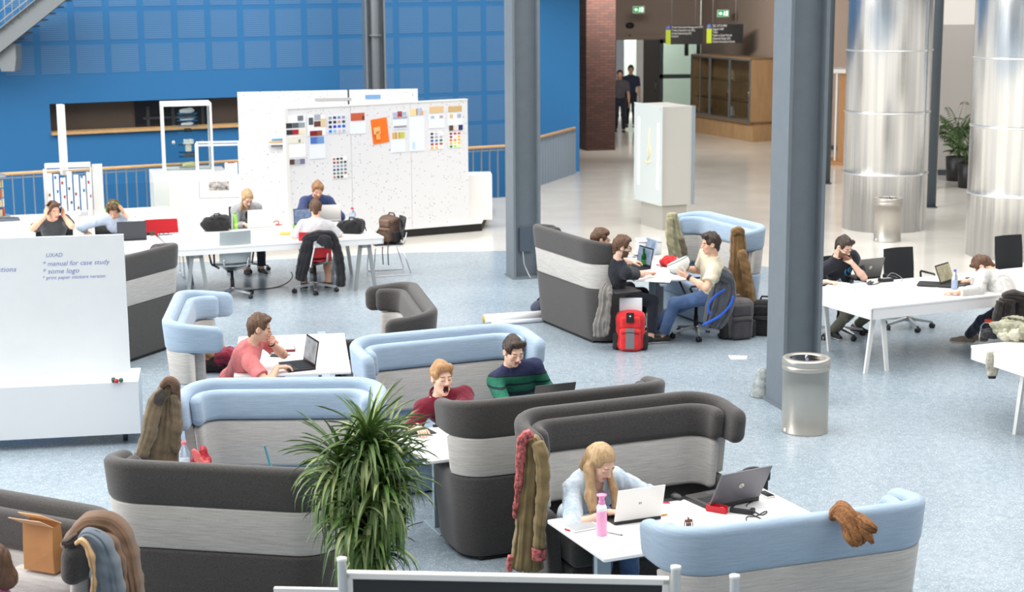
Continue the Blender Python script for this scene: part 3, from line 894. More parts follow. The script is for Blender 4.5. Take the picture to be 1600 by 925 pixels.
def person(label, pelvis, yaw, head, hyaw, hpitch, hands, skin=SK_A, hair=None, shirt=None, pants=None, shoes=None, female=False, vox=.007, hroll=0.0, legs=None, elbows=(None, None), group=None, brows=(90, 66, 48), mouth='closed', eyes='down', beard=None, tyaw=None, extras=None, hem=None, sockc=None, arm_l=(.29, .255)):
    P = np.asarray(pelvis, float); Hc = np.asarray(head, float)
    root = thing('person', label, 'person', (P[0], P[1], 0), 0, group); O = np.array([P[0], P[1], 0.0])
    fy = np.array([math.cos(R(yaw)), math.sin(R(yaw)), 0.0]); ry = np.array([fy[1], -fy[0], 0.0])
    ty = R(tyaw if tyaw is not None else yaw); ft = np.array([math.cos(ty), math.sin(ty), 0.0]); rt = np.array([ft[1], -ft[0], 0.0])
    # head frame
    hf0 = np.array([math.cos(R(hyaw)), math.sin(R(hyaw)), 0]); hr = np.array([hf0[1], -hf0[0], 0.0])
    hf = hf0*math.cos(R(hpitch)) - np.array([0, 0, 1.0])*math.sin(R(hpitch)); hu = np.cross(hr, hf)
    if hroll:
        c, s_ = math.cos(R(hroll)), math.sin(R(hroll)); hr, hu = hr*c + hu*s_, hu*c - hr*s_
    HM = np.stack([hr, hf, hu])                        # world -> head
    def hp(x, y, z): return Hc + hr*x + hf*y + hu*z
    ntop = hp(0, -.022, -.075)
    up = np.array([0, 0, 1.0])
    base = ntop - nrm(hu*.5 + up*.3 + (ntop - P)*.9)*.095 - hf*.006
    dz_ = base[2] - P[2]; dh_ = (base - P)[:2]; lh_ = np.linalg.norm(dh_)
    if math.hypot(dz_, lh_) > .54:                     # keep the trunk in proportion: draw the pelvis under the head
        if abs(dz_) > .52: P[2] = base[2] - .52; dz_ = .52
        mx_ = math.sqrt(.54**2 - dz_**2)
        if lh_ > mx_: P[:2] = base[:2] - dh_/lh_*mx_
        O[:2] = P[:2]; root.location = (P[0], P[1], 0)
    sp = base - P; L = np.linalg.norm(sp); spn = nrm(sp)
    bk = -(ft - spn*(ft@spn)); bk = nrm(bk)
    bul = .5*math.sqrt(max(0, .50**2 - L*L)) if L < .5 else 0.0
    bul = min(bul, .13)
    waist = P + sp*.34 + bk*bul*.85; chest = P + sp*.68 + bk*bul*.8
    fw = -bk
    def frame(u):
        u = nrm(u); r = nrm(rt - u*(rt@u)); return np.stack([r, np.cross(u, r), u])
    FP, FW, FC = frame(waist - P), frame(chest - P), frame(base - waist)
    sw = .155 if female else .178
    sc_ = base - nrm(base - chest)*.055 + bk*.0
    sh = []
    for sgn, hnd in ((-1, hands.get('L')), (1, hands.get('R'))):
        p = sc_ + FC[0]*sgn*sw + fw*.012
        if hnd is not None: p = p + nrm(np.asarray(hnd[0], float) - p)*.028
        sh.append(p)
    arms = []
    for i, sgn in enumerate((-1, 1)):
        hnd = hands.get('L' if i == 0 else 'R')
        if hnd is None:
            tgt = sh[i] - up*.4 + ft*.28 ; hnd = (tgt, ft - up*.4, -rt*sgn*-1, 'rest')
        hint = elbows[i] if elbows[i] is not None else (rt*sgn*.4 - up*.9 - ft*.5)
        E, Wt = ik(sh[i], hnd[0], arm_l[0], arm_l[1], np.asarray(hint, float))
        arms.append((sh[i], E, Wt, hnd))
    lg = []
    for i, sgn in enumerate((-1, 1)):
        hip = P + ry*sgn*.088 - up*.01
        if legs and legs[i] is not None: ank = np.asarray(legs[i][0], float); fd = np.asarray(legs[i][1], float); hint = legs[i][2] if len(legs[i]) > 2 else fy + up*.8
        else: ank = np.array([P[0], P[1], .09]) + fy*.42 + ry*sgn*.11; fd = fy + ry*sgn*.15; hint = fy + up*1.0
        K, A = ik(hip, ank, .43, .42, np.asarray(hint, float)); lg.append((hip, K, A, nrm(fd*np.array([1, 1, 0]))))
    allp = [P, waist, chest, base, Hc] + [q for a in arms for q in a[:3]] + [q for l in lg for q in l[:3]]
    lo = np.min(allp, 0) - .24; hi = np.max(allp, 0) + .24; lo[2] = max(lo[2], -.02)
    def torso(S, e=0.0, k=.05, low=True):
        cw = .9 if female else 1.0
        S.ell(P + bk*.01, (.160 + e, .112 + e, .115 + e), FP, k=.03)
        S.ell(waist, (.133*cw + e, .098 + e, .14 + e), FW, k=k)
        S.ell(chest, (.158*cw + e, .112 + e, .165 + e), FC, k=k)
        if female: 
            for s_ in (-1, 1): S.ell(chest + FC[0]*s_*.065 + fw*.07 + FC[2]*.0, (.055 + e,)*3, None, k=.04)
        S.cone(sh[0] - FC[0]*-.02, sh[1] - FC[0]*.02, .052 + e, k=.04)
        nm_ = base*.80 + ntop*.20 if e else base*.6 + ntop*.4
        for q in sh: S.cone(nm_, q, .032 + e*.4, .044 + e, k=.03)
        if e: S.cone(base - nrm(base - chest)*.07, base + (ntop - base)*.22, .080, .064, k=.03, flat=True)
    # ---------------- body
    S = SDF(lo, hi, vox)
    torso(S)
    S.cone(base - nrm(base - chest)*.03, ntop, .058 if not female else .05, .052 if not female else .045, k=.03)
    for a, E, Wt, hnd in arms:
        S.cone(a, E, .047 if not female else .041, .037 if not female else .033, k=.03)
        m_ = E + (Wt - E)*.3
        S.cone(E, m_, .037 if not female else .033, .040 if not female else .034, k=.02); S.cone(m_, Wt, .039 if not female else .033, .0255 if not female else .022, k=.02)
    for hip, K, A, fd in lg:
        S.cone(hip, K, .074, .052, k=.04); m_ = K + (A - K)*.32
        S.cone(K, m_, .055, .056, k=.03); S.cone(m_, A, .055, .036, k=.02)
        S.cone(A - fd*.04 - up*.045, A + fd*.15 - up*.06, .034, .026, k=.03)
    # head
    def hel(c, r, k=.012, op='u'): S.ell(hp(*c), r, HM, k=k, op=op)
    def hco(a, b, ra, rb=None, k=.008, op='u'): S.cone(hp(*a), hp(*b), ra, rb, k=k, op=op)
    jd = -.022 if mouth == 'yawn' else 0.0
    hel((0, -.014, .030), (.074, .094, .084), .02); hel((0, .024, -.026), (.060, .066, .082), .025)
    hel((0, .036, -.074 + jd), (.044, .046, .034), .02); hel((0, .066, -.094 + jd), (.021, .02, .018), .02)
    for s_ in (-1, 1):
        hel((s_*.040, .058, -.022), (.021, .022, .024), .018)
        hel((s_*.030, .094, .006), (.019, .016, .012), .010, 's'); hel((s_*.0305, .077, .004), (.0155, .0155, .0135), .003)
        hel((s_*.077, -.006, -.004), (.011, .024, .033), .006); hel((s_*.086, .004, -.002), (.006, .011, .017), .004, 's')
    hco((-.036, .077, .024), (.036, .077, .024), .0125, k=.012)
    hco((0, .084, .012), (0, .107, -.026), .0085, .0125, k=.008)
    for s_ in (-1, 1): hel((s_*.0105, .096, -.031), (.0085, .010, .0075), .005)
    if mouth == 'yawn':
        hel((0, .098, -.074), (.0195, .034, .024), .005, 's')
    else:
        hco((-.019, .084, -.0565), (.019, .084, -.0565), .0075, k=.004); hco((-.016, .084, -.067), (.016, .084, -.067), .0082, k=.004)
        hco((-.02, .097, -.0618), (.02, .097, -.0618), .0025, k=.002, op='s')
    for i, (a, E, Wt, hnd) in enumerate(arms): 
        if hnd[3] != 'none': add_hand(S, Wt, hnd[1], hnd[2], i == 1, hnd[3], .92 if female else 1.0)
    beard_m = mat('beard_%d_%d_%d' % beard, beard, .9, noise=.3, nscale=120) if beard else LASH
    bm = mat('brow_%d_%d_%d' % brows, brows, .8)
    tee = mat('undershirt_white', (232, 232, 230), .85)
    throat = base + fw*.075 - FC[2]*.005
    def zone(c):
        q = (c - Hc) @ HM.T; x, y, z = np.abs(q[:, 0]), q[:, 1], q[:, 2]
        o = np.zeros(len(c), int)
        if beard: o[(y > .012 + .4*np.maximum(0, z + .02)) & (z < -.030) & (z > -.135 + jd) & ((y > .055) | (z < -.052) | (x > .04)) & ~((x < .02) & (z > -.072) & (z < -.052)) & (y > -.01)] = 5
        if mouth == 'yawn':
            o[(x < .0215) & (y > .03) & (y < .092) & (np.abs(z + .074) < .027)] = 4
            o[(x < .026) & (y >= .083) & (np.abs(z + .074) < .032) & (np.abs(z + .074) > .019)] = 1
        else: o[(x < .023) & (y > .080) & (z > -.0745) & (z < -.051)] = 1
        o[(x > .012) & (x < .048) & (y > .066) & (z > .0235) & (z < .0315)] = 3
        if eyes == 'down': o[(x > .0165) & (x < .044) & (y > .072) & (z > -.0065) & (z < .0005)] = 2
        else:
            o[(x > .0165) & (x < .044) & (y > .074) & (z > -.005) & (z < .009)] = 6
            o[(np.abs(x - .030) < .0065) & (y > .078) & (z > -.005) & (z < .009)] = 2
            o[(x > .0165) & (x < .045) & (y > .070) & (z > .0085) & (z < .0125)] = 2
        o[np.linalg.norm(q, axis=1) > .165] = 0
        if shirt and shirt.get('tee'):
            dd = c - throat; o[(np.linalg.norm(dd, axis=1) < .062) & (dd @ fw > -.02)] = 7
        return o
    body = S.build('body', [skin, LIP, LASH, bm, MOUTH, beard_m, EYEW, tee], root, O, zone)
    # ---------------- clothes
    if shirt:
        S = SDF(lo, hi, max(vox, .006)); e = shirt.get('e', .013); ln = shirt.get('sleeve', .55)
        torso(S, e)
        hz = hem if hem is not None else -.09
        S.plane(P + nrm(waist - P)*hz, -nrm(waist - P) - fy*.15)
        if shirt.get('open'):
            S.cone(base + fw*.06, chest + fw*.16, .05, .03, k=.01, op='s')
        for a, E, Wt, hnd in arms:
            r0, r1 = (.050 + e, .042 + e) if not female else (.045 + e, .038 + e)
            if ln <= 1: S.cone(a, a + (E - a)*ln, r0 + .006, r1 + .010, k=.03, flat=True)
            else:
                S.cone(a, E, r0, r1, k=.03); q = E + (Wt - E)*(ln - 1)
                S.cone(E, q, r1 + .003, (.030 + e) + (.012)*(2 - ln), k=.02, flat=True)
        S.fold(shirt.get('fold', .0055), shirt.get('ff', 24), shirt.get('seed', 1), (1, 1, .7), True)
        so = S.build('shirt', shirt['mat'], root, O)
        if shirt.get('name'): so.name = shirt['name']
        if shirt.get('collar'):
            rg = []
            for i in range(25):
                a = 2*PI*i/24*.86 + PI*.5 + PI*.14
                rg.append(base + FC[2]*(.036 - .022*math.cos(a - PI/2 - 0)*1) + FC[0]*math.cos(a)*.072 + fw*(math.sin(a)*.068 + .004))
            m = MB(); rows = []
            for i, q in enumerate(rg):
                o = nrm((q - base)*np.array([1, 1, .2])); q = q - O
                rows.append([tuple(q - o*.004 + FC[2]*.012), tuple(q + o*.004 + FC[2]*.014), tuple(q + o*.022 - FC[2]*.022), tuple(q + o*.016 - FC[2]*.026), tuple(q - o*.004 - FC[2]*.012)])
            m.grid(rows, 0, True, True); m.build('collar', shirt['collar'], root)
    if pants:
        S = SDF(lo, hi, max(vox, .008)); e = .012
        S.ell(P, (.152 + e, .110 + e, .092 + e), FP, k=.03)
        fr = pants.get('len', .93)
        for hip, K, A, fd in lg:
            S.cone(hip, K, .081 + e, .060 + e, k=.05); 
            if fr > .2: S.cone(K, K + (A - K)*fr, .061 + e, pants.get('cuff', .050) + e*.5, k=.03, flat=True)
        S.fold(.006, 24, 5, (1, 1, .6))
        S.build('trousers', pants['mat'], root, O)
    if sockc:
        S = SDF(lo, hi, .007)
        for hip, K, A, fd in lg: S.cone(A + (K - A)*.28, A - up*.03, .049, .044, k=.01, flata=True)
        S.build('socks', sockc, root, O)
    if shoes:
        for hip, K, A, fd in lg:
            c = A + np.array([0, 0, -.09])
            zf = c[2]
            S = SDF(A - .26, A + .26, .006)
            S.cone(c - fd*.055 + up*.045, c + fd*.06 + up*.04, .040, .043, k=.02); S.cone(c + fd*.06 + up*.038, c + fd*.165 + up*.03, .041, .033, k=.03)
            S.cone(c - fd*.03 + up*.05, c - fd*.02 + up*.095, .042, .042, k=.02, flat=True)
            S.plane(c + up*.004, -up)
            sl = shoes.get('sole', mat('sole_white', (222, 220, 214), .6)); zs = c[2] + .026
            S.build('shoe', [shoes['mat'], sl], root, O, lambda q, zs=zs: (q[:, 2] < zs).astype(int))
    if hair:
        st = hair['style']; S = SDF(Hc - .36, Hc + .2, max(.0055, vox*.85)); hm = hair['mat']; v = hair.get('vol', .010)
        def hl(c, r, k=.012, op='u'): S.ell(hp(*c), r, HM, k=k, op=op)
        hl((0, -.018, .036), (.076 + v, .094 + v, .083 + v))
        for s_ in (-1, 1): S.cone(hp(s_*.064, .012, .03), hp(s_*.066, -.02, -.028 if st != 'curly' else -.01), .017 + v*.5, .013, k=.02)
        S.cone(hp(0, -.07, .0), hp(0, -.066, -.07), .045 + v*.5, .034, k=.03)
        if st in ('quiff', 'side', 'curly'):
            s0 = hair.get('part', 1)
            S.cone(hp(-.045, .055, .098), hp(.045, .055, .098), .024 + v*.4, k=.02); S.cone(hp(0, .02, .115), hp(0, -.05, .11), .03, k=.03)
        if st == 'side': S.cone(hp(hair.get('part', 1)*.05, .062, .085), hp(-hair.get('part', 1)*.055, .066, .072), .022, .02, k=.02)
        # carve the face and the ears free
        fh = hair.get('front', .070)
        S.box(hp(0, .128, fh - .14), (.062, .078, .14), HM, r=.03, k=.012, op='s')
        S.box(hp(0, .085, -.12), (.12, .068, .10), HM, r=.02, k=.01, op='s')
        for s_ in (-1, 1): S.ell(hp(s_*.088, .0, -.010), (.030, .026, .036), HM, k=.006, op='s')
        if st == 'bob': S.cone(hp(0, -.04, .0), hp(0, -.06, -.10), .075, .072, k=.03)
        if st == 'long':
            for s_ in (-1, 1):
                S.cone(hp(s_*.064, .0, .05), hp(s_*.078, -.02, -.06), .020, .024, k=.02); 
            for a, b, r0, r1 in hair.get('locks', ()): S.cone(Hc + np.array(a), Hc + np.array(b), r0, r1, k=.03)
            S.cone(hp(0, -.07, .0), hp(0, -.085, -.12), .06, .05, k=.03)
        if st == 'bun': S.ell(hp(0, -.055, .10), (.045, .045, .04), HM, k=.02); S.cone(hp(.04, .0, -.02), hp(.06, .03, -.20), .03, .024, k=.03)
        if st == 'wild': hl((0, -.03, .04), (.10, .11, .10), .03); S.box(hp(0, .15, -.05), (.08, .09, .12), HM, r=.03, k=.02, op='s')
        am = hair.get('amp', .006)
        S.fold(am, hair.get('freq', 95), hair.get('seed', 3), (1, 1, 1))
        S.build('hair', hm, root, O)
    info = dict(root=root, O=O, hp=hp, HM=HM, arms=arms, base=base, fw=fw, FC=FC, chest=chest, P=P, bk=bk, lg=lg, rt=rt)
    return info

def rel(I, p): return tuple(np.asarray(p, float) - I['O'])
def glasses(I, m):
    hp = I['hp']; b = MB()
    for s_ in (-1, 1):
        b.tube([rel(I, hp(s_*.032 + .021*math.cos(t), .104, .002 + .016*math.sin(t))) for t in [2*PI*i/14 for i in range(14)]], .0022, seg=6, closed=True)
        b.tube([rel(I, hp(s_*.053, .102, .006)), rel(I, hp(s_*.076, .08, .008)), rel(I, hp(s_*.083, -.005, .008))], .0022, seg=6)
    b.tube([rel(I, hp(-.011, .106, .005)), rel(I, hp(0, .109, .008)), rel(I, hp(.011, .106, .005))], .0022, seg=6)
    b.build('glasses', m, I['root'])
def headphones(I, m, m2):
    hp = I['hp']; b = MB()
    b.tube([rel(I, hp(.097*math.cos(t), -.012, .02 + .117*math.sin(t))) for t in [PI*i/16 for i in range(17)]], .012, seg=10, flat=.55)
    b.build('headband', m, I['root'])
    for s_ in (-1, 1):
        S = SDF(I['hp'](s_*.09, 0, 0) - .08, I['hp'](s_*.09, 0, 0) + .08, .005)
        S.ell(hp(s_*.097, -.006, -.002), (.024, .040, .046), I['HM'], k=.0)
        S.build('ear_cup', m2, I['root'], I['O'])
def wristband(I, i, m, r=.032, w=.012, f=.1):
    a, E, Wt, h = I['arms'][i]; d = nrm(Wt - E); c = Wt - (Wt - E)*f; u = nrm(np.cross(d, [0, 0, 1.0])); v = np.cross(d, u)
    b = MB(); b.grid([[rel(I, c + (u*math.cos(t) + v*math.sin(t))*rr + d*o) for rr, o in ((r, -w/2), (r + .004, -w/2), (r + .004, w/2), (r, w/2))] for t in [2*PI*k/16 for k in range(17)]], 0, True, True)
    return b.build('wristband', m, I['root'])
# ================================================================ WHO SITS WHERE
def A(px, py, z): return np.array(G(px, py, z))
UP = np.array([0, 0, 1.0]); DN = -UP
def hd(deg, dz=0.0): return np.array([math.cos(R(deg)), math.sin(R(deg)), dz])
H_BROWN = mat('hair_brown', (92, 66, 48), .55, noise=.4, nscale=60, stretch=(1, 1, .3)); H_DARK = mat('hair_dark', (56, 42, 34), .5, noise=.4, nscale=60, stretch=(1, 1, .3))
H_SAND = mat('hair_sandy', (168, 128, 88), .55, noise=.3, nscale=60, stretch=(1, 1, .3)); H_BLOND = mat('hair_blonde', (180, 150, 112), .5, noise=.3, nscale=50, stretch=(1, 1, .25))
H_GINGER = mat('hair_ginger', (150, 112, 80), .55, noise=.35, nscale=60)
JEANS = cloth('jeans_blue', (74, 98, 136), .25, 7); DARKJ = cloth('dark_trousers', (38, 42, 52), .15); OLIVE = cloth('olive_trousers', (96, 96, 82), .12); NAVY = cloth('navy_trousers', (34, 42, 62), .12)
SHOE_B = mat('shoe_black', (36, 36, 38), .6, noise=.2, nscale=50); SHOE_G = mat('shoe_beige', (150, 136, 120), .7)

# yawning man in a maroon polo
p7 = person('yawning man in a maroon polo shirt, one hand on a mouse', (-.42, 13.30, .57), -72, A(690, 590, 1.11), -62, 2,
    {'R': (A(652, 666, .785), hd(-68, -.12), DN, 'mouse'), 'L': (A(722, 684, .76), hd(-80), DN, 'type')}, SK_B,
    dict(style='side', mat=H_SAND, part=-1, amp=.004), dict(mat=cloth('maroon_pique', (112, 30, 48), .15), sleeve=.78, tee=True, collar=cloth('maroon_pique', (112, 30, 48), .15), seed=4), dict(mat=DARKJ), dict(mat=SHOE_B),
    vox=.0048, brows=(150, 112, 78), mouth='yawn', group=None)
# striped rugby shirt
def stripes():
    m = bpy.data.materials.new('rugby_stripes'); m.use_nodes = True
    n = m.node_tree; b = n.nodes['Principled BSDF']; t = n.nodes.new('ShaderNodeTexCoord'); s = n.nodes.new('ShaderNodeSeparateXYZ')
    n.links.new(t.outputs['Object'], s.inputs[0])
    ad = n.nodes.new('ShaderNodeMath'); ad.operation = 'MULTIPLY_ADD'; ad.inputs[1].default_value = 2.0; ad.inputs[2].default_value = -1.1
    n.links.new(s.outputs['Z'], ad.inputs[0])
    cr = n.nodes.new('ShaderNodeValToRGB'); cr.color_ramp.interpolation = 'CONSTANT'
    g, nv, dk = lin((26, 104, 80)), lin((38, 44, 78)), lin((22, 34, 46))
    st = [(0, dk), (.14, g), (.30, dk), (.33, g), (.42, dk), (.44, nv), (.47, dk), (.49, g), (.615, dk), (.65, g), (.775, dk), (.80, nv)]
    while len(cr.color_ramp.elements) < len(st): cr.color_ramp.elements.new(.5)
    for e, (p, c) in zip(cr.color_ramp.elements, st): e.position = p; e.color = c
    n.links.new(ad.outputs[0], cr.inputs[0]); n.links.new(cr.outputs[0], b.inputs['Base Color']); b.inputs['Roughness'].default_value = .9
    return m
p8 = person('dark haired man in a green and navy striped rugby shirt', (.12, 13.92, .58), -70, A(802, 549, 1.16), -62, 20,
    {'R': (A(826, 632, .79), hd(-25, -.05), DN, 'type'), 'L': (A(872, 615, .79), hd(-100), DN, 'type')}, SK_B,
    dict(style='quiff', mat=H_DARK, amp=.005), dict(mat=stripes(), sleeve=1.9, tee=True, seed=8, e=.016), dict(mat=DARKJ), dict(mat=SHOE_B), vox=.0048, brows=(60, 44, 36),
    elbows=(hd(60, -1.2), hd(170, -.8)))
wristless = None
# blonde woman in washed denim
def denim():
    return mat('washed_denim', (168, 188, 206), .9, rgb2=(214, 224, 232), nscale=9, bump=.12, bscale=200)
p9 = person('blonde woman in a pale denim shirt bent over a white laptop', (.48, 11.06, .57), -62, A(939, 722, 1.08), -48, 34,
    {'R': (A(952, 800, .775), hd(-8), DN, 'type'), 'L': (A(990, 792, .775), hd(-100), DN, 'type')}, SK_B,
    dict(style='long', mat=H_BLOND, amp=.003, freq=60, front=.072, locks=[((-.080, -.030, -.02), (-.080, -.075, -.22), .030, .030), ((-.080, -.075, -.20), (-.066, -.095, -.34), .030, .014), ((-.070, -.05, -.05), (-.045, -.10, -.28), .022, .015), ((.035, .080, -.02), (.088, .035, -.20), .026, .024), ((.088, .035, -.20), (.085, -.005, -.31), .024, .014)]),
    dict(mat=denim(), sleeve=1.12, seed=3, e=.020, fold=.010, open=True), dict(mat=JEANS), dict(mat=SHOE_B), female=True, vox=.0048, brows=(170, 130, 90),
    elbows=(hd(20, -.5), hd(200, -.4)))
wristband(p9, 1, mat('watch_strap', (52, 44, 44), .5), r=.026)
# man in red t-shirt
p6 = person('man in a red t-shirt with a hand at his mouth, seated at a laptop', (-2.63, 14.98, .57), 8, A(406, 513, 1.13), 4, 14,
    {'R': (A(433, 574, .775), hd(18), DN, 'type'), 'L': (A(409, 533, 1.05)*0 + np.array(A(406, 513, 1.13)) + hd(4)*.085 + DN*.14 + hd(94)*.05, hd(-60, .45), hd(184, .1), 'fist')}, SK_A,
    dict(style='quiff', mat=H_BROWN, amp=.007), dict(mat=cloth('faded_red', (214, 122, 122), .12), sleeve=.62, seed=6), dict(mat=DARKJ), dict(mat=SHOE_B), vox=.0055,
    elbows=(hd(60, -.8), hd(-80, -.6)))
wristband(p6, 0, mat('black_rubber', (30, 30, 32), .5), r=.030)
# two men in the charcoal booth
TEE_BK = cloth('black_tee', (42, 44, 52), .1)
p10 = person('bearded man with glasses in a black t-shirt writing at the booth table', (1.20, 19.18, .57), 24, A(972, 386, 1.16), 2, 12,
    {'R': (A(1016, 426, .78), hd(30), DN, 'fist'), 'L': (A(1004, 416, .77), hd(10), DN, 'type')}, SK_B,
    dict(style='quiff', mat=H_BROWN, amp=.006), dict(mat=TEE_BK, sleeve=.7, seed=2), dict(mat=DARKJ), dict(mat=SHOE_B), beard=(112, 78, 56), vox=.006, elbows=(hd(90, -.8), hd(-60, -.8)),
    legs=(None, ((1.62, 18.98, .09), hd(20), hd(30, .8))))
glasses(p10, mat('glasses_dark', (40, 36, 34), .3))
p11 = person('man with glasses behind the bearded man, only his head in view', (.98, 19.90, .57), 24, A(938, 374, 1.17), 12, 8,
    {'R': (A(985, 408, .77), hd(20), DN, 'type'), 'L': (A(985, 404, .77) + np.array([0, .25, 0]), hd(0), DN, 'type')}, SK_A,
    dict(style='side', mat=H_BROWN, amp=.006), dict(mat=cloth('slate_shirt', (70, 78, 92), .1), sleeve=.7), dict(mat=DARKJ), dict(mat=SHOE_B), vox=.008)
glasses(p11, mat('glasses_dark', (40, 36, 34), .3))
# white t-shirt on the swivel chair
PC = A(1087, 528, 0)
p12 = person('man in a cream t-shirt on a swivel chair holding a white helmet', (PC[0] + .10, PC[1] + .05, .58), 188, A(1110, 381, 1.22), 188, 8,
    {'L': (A(1074, 432, .88), hd(160, .35), hd(60, .5), 'rest'), 'R': (A(1068, 424, .90) + np.array([0, .24, 0]), hd(200, .3), hd(280, .4), 'rest')}, SK_A,
    dict(style='quiff', mat=H_DARK, amp=.007), dict(mat=cloth('cream_tee', (206, 198, 174), .06), sleeve=.7, seed=9, e=.018, fold=.006), dict(mat=JEANS), dict(mat=SHOE_B), vox=.006, brows=(60, 44, 36), eyes='down',
    legs=((A(1036, 536, 0) + UP*.09, hd(185), hd(190, 1.2)), (A(1012, 532, 0) + UP*.09, hd(200), hd(170, 1.2))), elbows=(hd(290, -.8), hd(60, -.9)))
wristband(p12, 0, mat('black_rubber', (30, 30, 32), .5), r=.032, w=.03)
# black t-shirt at the white trestle table
p13 = person('man with glasses in a black printed t-shirt, chin on his hand', (3.92, 19.50, .58), -66, A(1318, 386, 1.14), -52, 28,
    {'L': (A(1318, 386, 1.14) + hd(-52)*.10 + DN*.17 + hd(38)*.03, hd(160, .6), hd(128, .2), 'fist'), 'R': (A(1292, 440, .77), hd(-50), DN, 'rest')}, SK_B,
    dict(style='quiff', mat=H_DARK, amp=.006), dict(mat=TEE_BK, sleeve=.72, seed=5, tee=False), dict(mat=OLIVE), dict(mat=SHOE_B), beard=(110, 84, 66), vox=.006,
    legs=((A(1338, 520, 0) + UP*.09, hd(-50), hd(-60, 1)), (A(1302, 528, 0) + UP*.09, hd(-75), hd(-70, 1))), elbows=(hd(-66, -1.1), hd(190, -.7)))
glasses(p13, mat('glasses_dark', (40, 36, 34), .3))
# white shirt, head on arm
P14 = G(1574, 484, .56)
p14 = person('man in a white shirt slumped over the trestle table, head down', (P14.x, P14.y, .56), 142, A(1536, 416, .97), 150, 58,
    {'L': (A(1497, 457, .775), hd(165), DN, 'rest'), 'R': (A(1512, 440, .775), hd(120), DN, 'rest')}, SK_A,
    dict(style='quiff', mat=H_BROWN, amp=.007), dict(mat=cloth('white_shirt', (196, 196, 192), .05), sleeve=1.9, seed=12, e=.024, fold=.011), dict(mat=NAVY, cuff=.045), dict(mat=SHOE_G), vox=.006,
    legs=((A(1506, 540, 0) + UP*.09, hd(168), hd(150, 1)), (A(1520, 545, 0) + UP*.09 + np.array([.15, .3, 0]), hd(150), hd(150, 1))), elbows=(hd(240, -.5), hd(60, -.5)))
# group at the long table in the back
p1 = person('man in a dark grey t-shirt pressing black headphones to his ears', A(88, 375, .58) + np.array([0, .38, 0]), -62, A(83, 330, 1.17), -42, 8,
    {'R': (A(83, 330, 1.17) + hd(-132)*.125 + DN*.06, hd(-60, 1.5), hd(48), 'rest'), 'L': (A(83, 330, 1.17) + hd(48)*.125 + DN*.06 + hd(-42)*.03, hd(-60, 1.5), hd(-132), 'rest')}, SK_A,
    dict(style='quiff', mat=H_BROWN, vol=.006, amp=.004), dict(mat=cloth('charcoal_tee', (76, 78, 82), .1), sleeve=.66), dict(mat=DARKJ), dict(mat=SHOE_B), eyes='open', vox=.007, elbows=(hd(-30, -1), hd(200, -1)))
headphones(p1, mat('black_gloss', (24, 24, 26), .35), mat('black_gloss', (24, 24, 26), .35))
p2 = person('curly haired man in a light blue shirt with green headphones', A(185, 370, .58) + np.array([0, .42, 0]), -85, A(178, 328, 1.12), -88, 38,
    {'L': (A(178, 328, 1.12) + hd(2)*.13 + DN*.05, hd(-100, 1.2), hd(180), 'rest'), 'R': (A(136, 362, .78), hd(-80), DN, 'rest')}, SK_A,
    dict(style='curly', mat=H_BROWN, vol=.022, amp=.014, freq=120), dict(mat=cloth('light_blue_shirt', (188, 202, 222), .06), sleeve=1.5, e=.018, collar=cloth('light_blue_shirt', (188, 202, 222), .06)), dict(mat=DARKJ), dict(mat=SHOE_B), vox=.007, elbows=(hd(10, -1), hd(180, -.5)))
headphones(p2, mat('lime_plastic', (122, 206, 60), .4), mat('lime_plastic', (122, 206, 60), .4))
p3 = person('blonde woman in a grey cardigan at a white laptop by the panels', A(385, 352, .58) + np.array([0, .40, 0]), -70, A(386, 310, 1.12), -58, 36,
    {'R': (A(382, 350, .78), hd(-60), DN, 'type'), 'L': (A(396, 347, .78) + np.array([.1, .05, 0]), hd(-110), DN, 'type')}, SK_B,
    dict(style='bun', mat=H_BLOND, amp=.006, freq=60), dict(mat=cloth('grey_knit', (166, 166, 170), .1), sleeve=1.85, e=.02, open=True, name='cardigan'), dict(mat=DARKJ), dict(mat=SHOE_B), female=True, vox=.007)
S = SDF(np.array(p3['chest']) - .3, np.array(p3['chest']) + .3, .008); S.ell(p3['chest'] + p3['fw']*.062 - p3['FC'][2]*.03, (.085, .085, .16), p3['FC'], k=0); S.build('black_top', cloth('black_top', (34, 34, 38), .1), p3['root'], p3['O'])
p4 = person('ginger bearded man in a blue sweater in front of the pinned panel', A(492, 340, .58) + np.array([0, .45, 0]), -80, A(496, 297, 1.20), -72, 26,
    {'R': (A(470, 348, .78), hd(-60), DN, 'type'), 'L': (A(505, 340, .78), hd(-110), DN, 'type')}, SK_A,
    dict(style='side', mat=H_GINGER, amp=.006, vol=.010), dict(mat=cloth('blue_sweater', (58, 70, 110), .12), sleeve=1.9, e=.02), dict(mat=DARKJ), dict(mat=SHOE_B), beard=(176, 124, 86), vox=.0065, brows=(150, 100, 66), elbows=(hd(0, -.5), hd(190, -.6)))
C5 = A(495, 452, 0)
p5 = person('man in a pale grey t-shirt seen from behind on a red swivel chair', (C5[0] - .01, C5[1] - .06, .57), 100, A(493, 326, 1.13) , 98, 22,
    {'L': (A(481, 368, .785), hd(80), DN, 'type'), 'R': (A(510, 366, .785), hd(110), DN, 'type')}, SK_A,
    dict(style='quiff', mat=H_BROWN, amp=.005), dict(mat=cloth('pale_grey_tee', (186, 186, 190), .08), sleeve=.7, e=.02, fold=.006), dict(mat=cloth('dark_shorts', (44, 46, 52), .1), len=.2), dict(mat=SHOE_B), vox=.0065, sockc=cloth('black_socks', (30, 30, 32), .1),
    legs=((C5 + np.array([-.17, .0, .09]), hd(105), hd(100, 1)), (C5 + np.array([.16, .02, .09]), hd(85), hd(100, 1))), elbows=(hd(190, -1.0), hd(0, -1.0)))
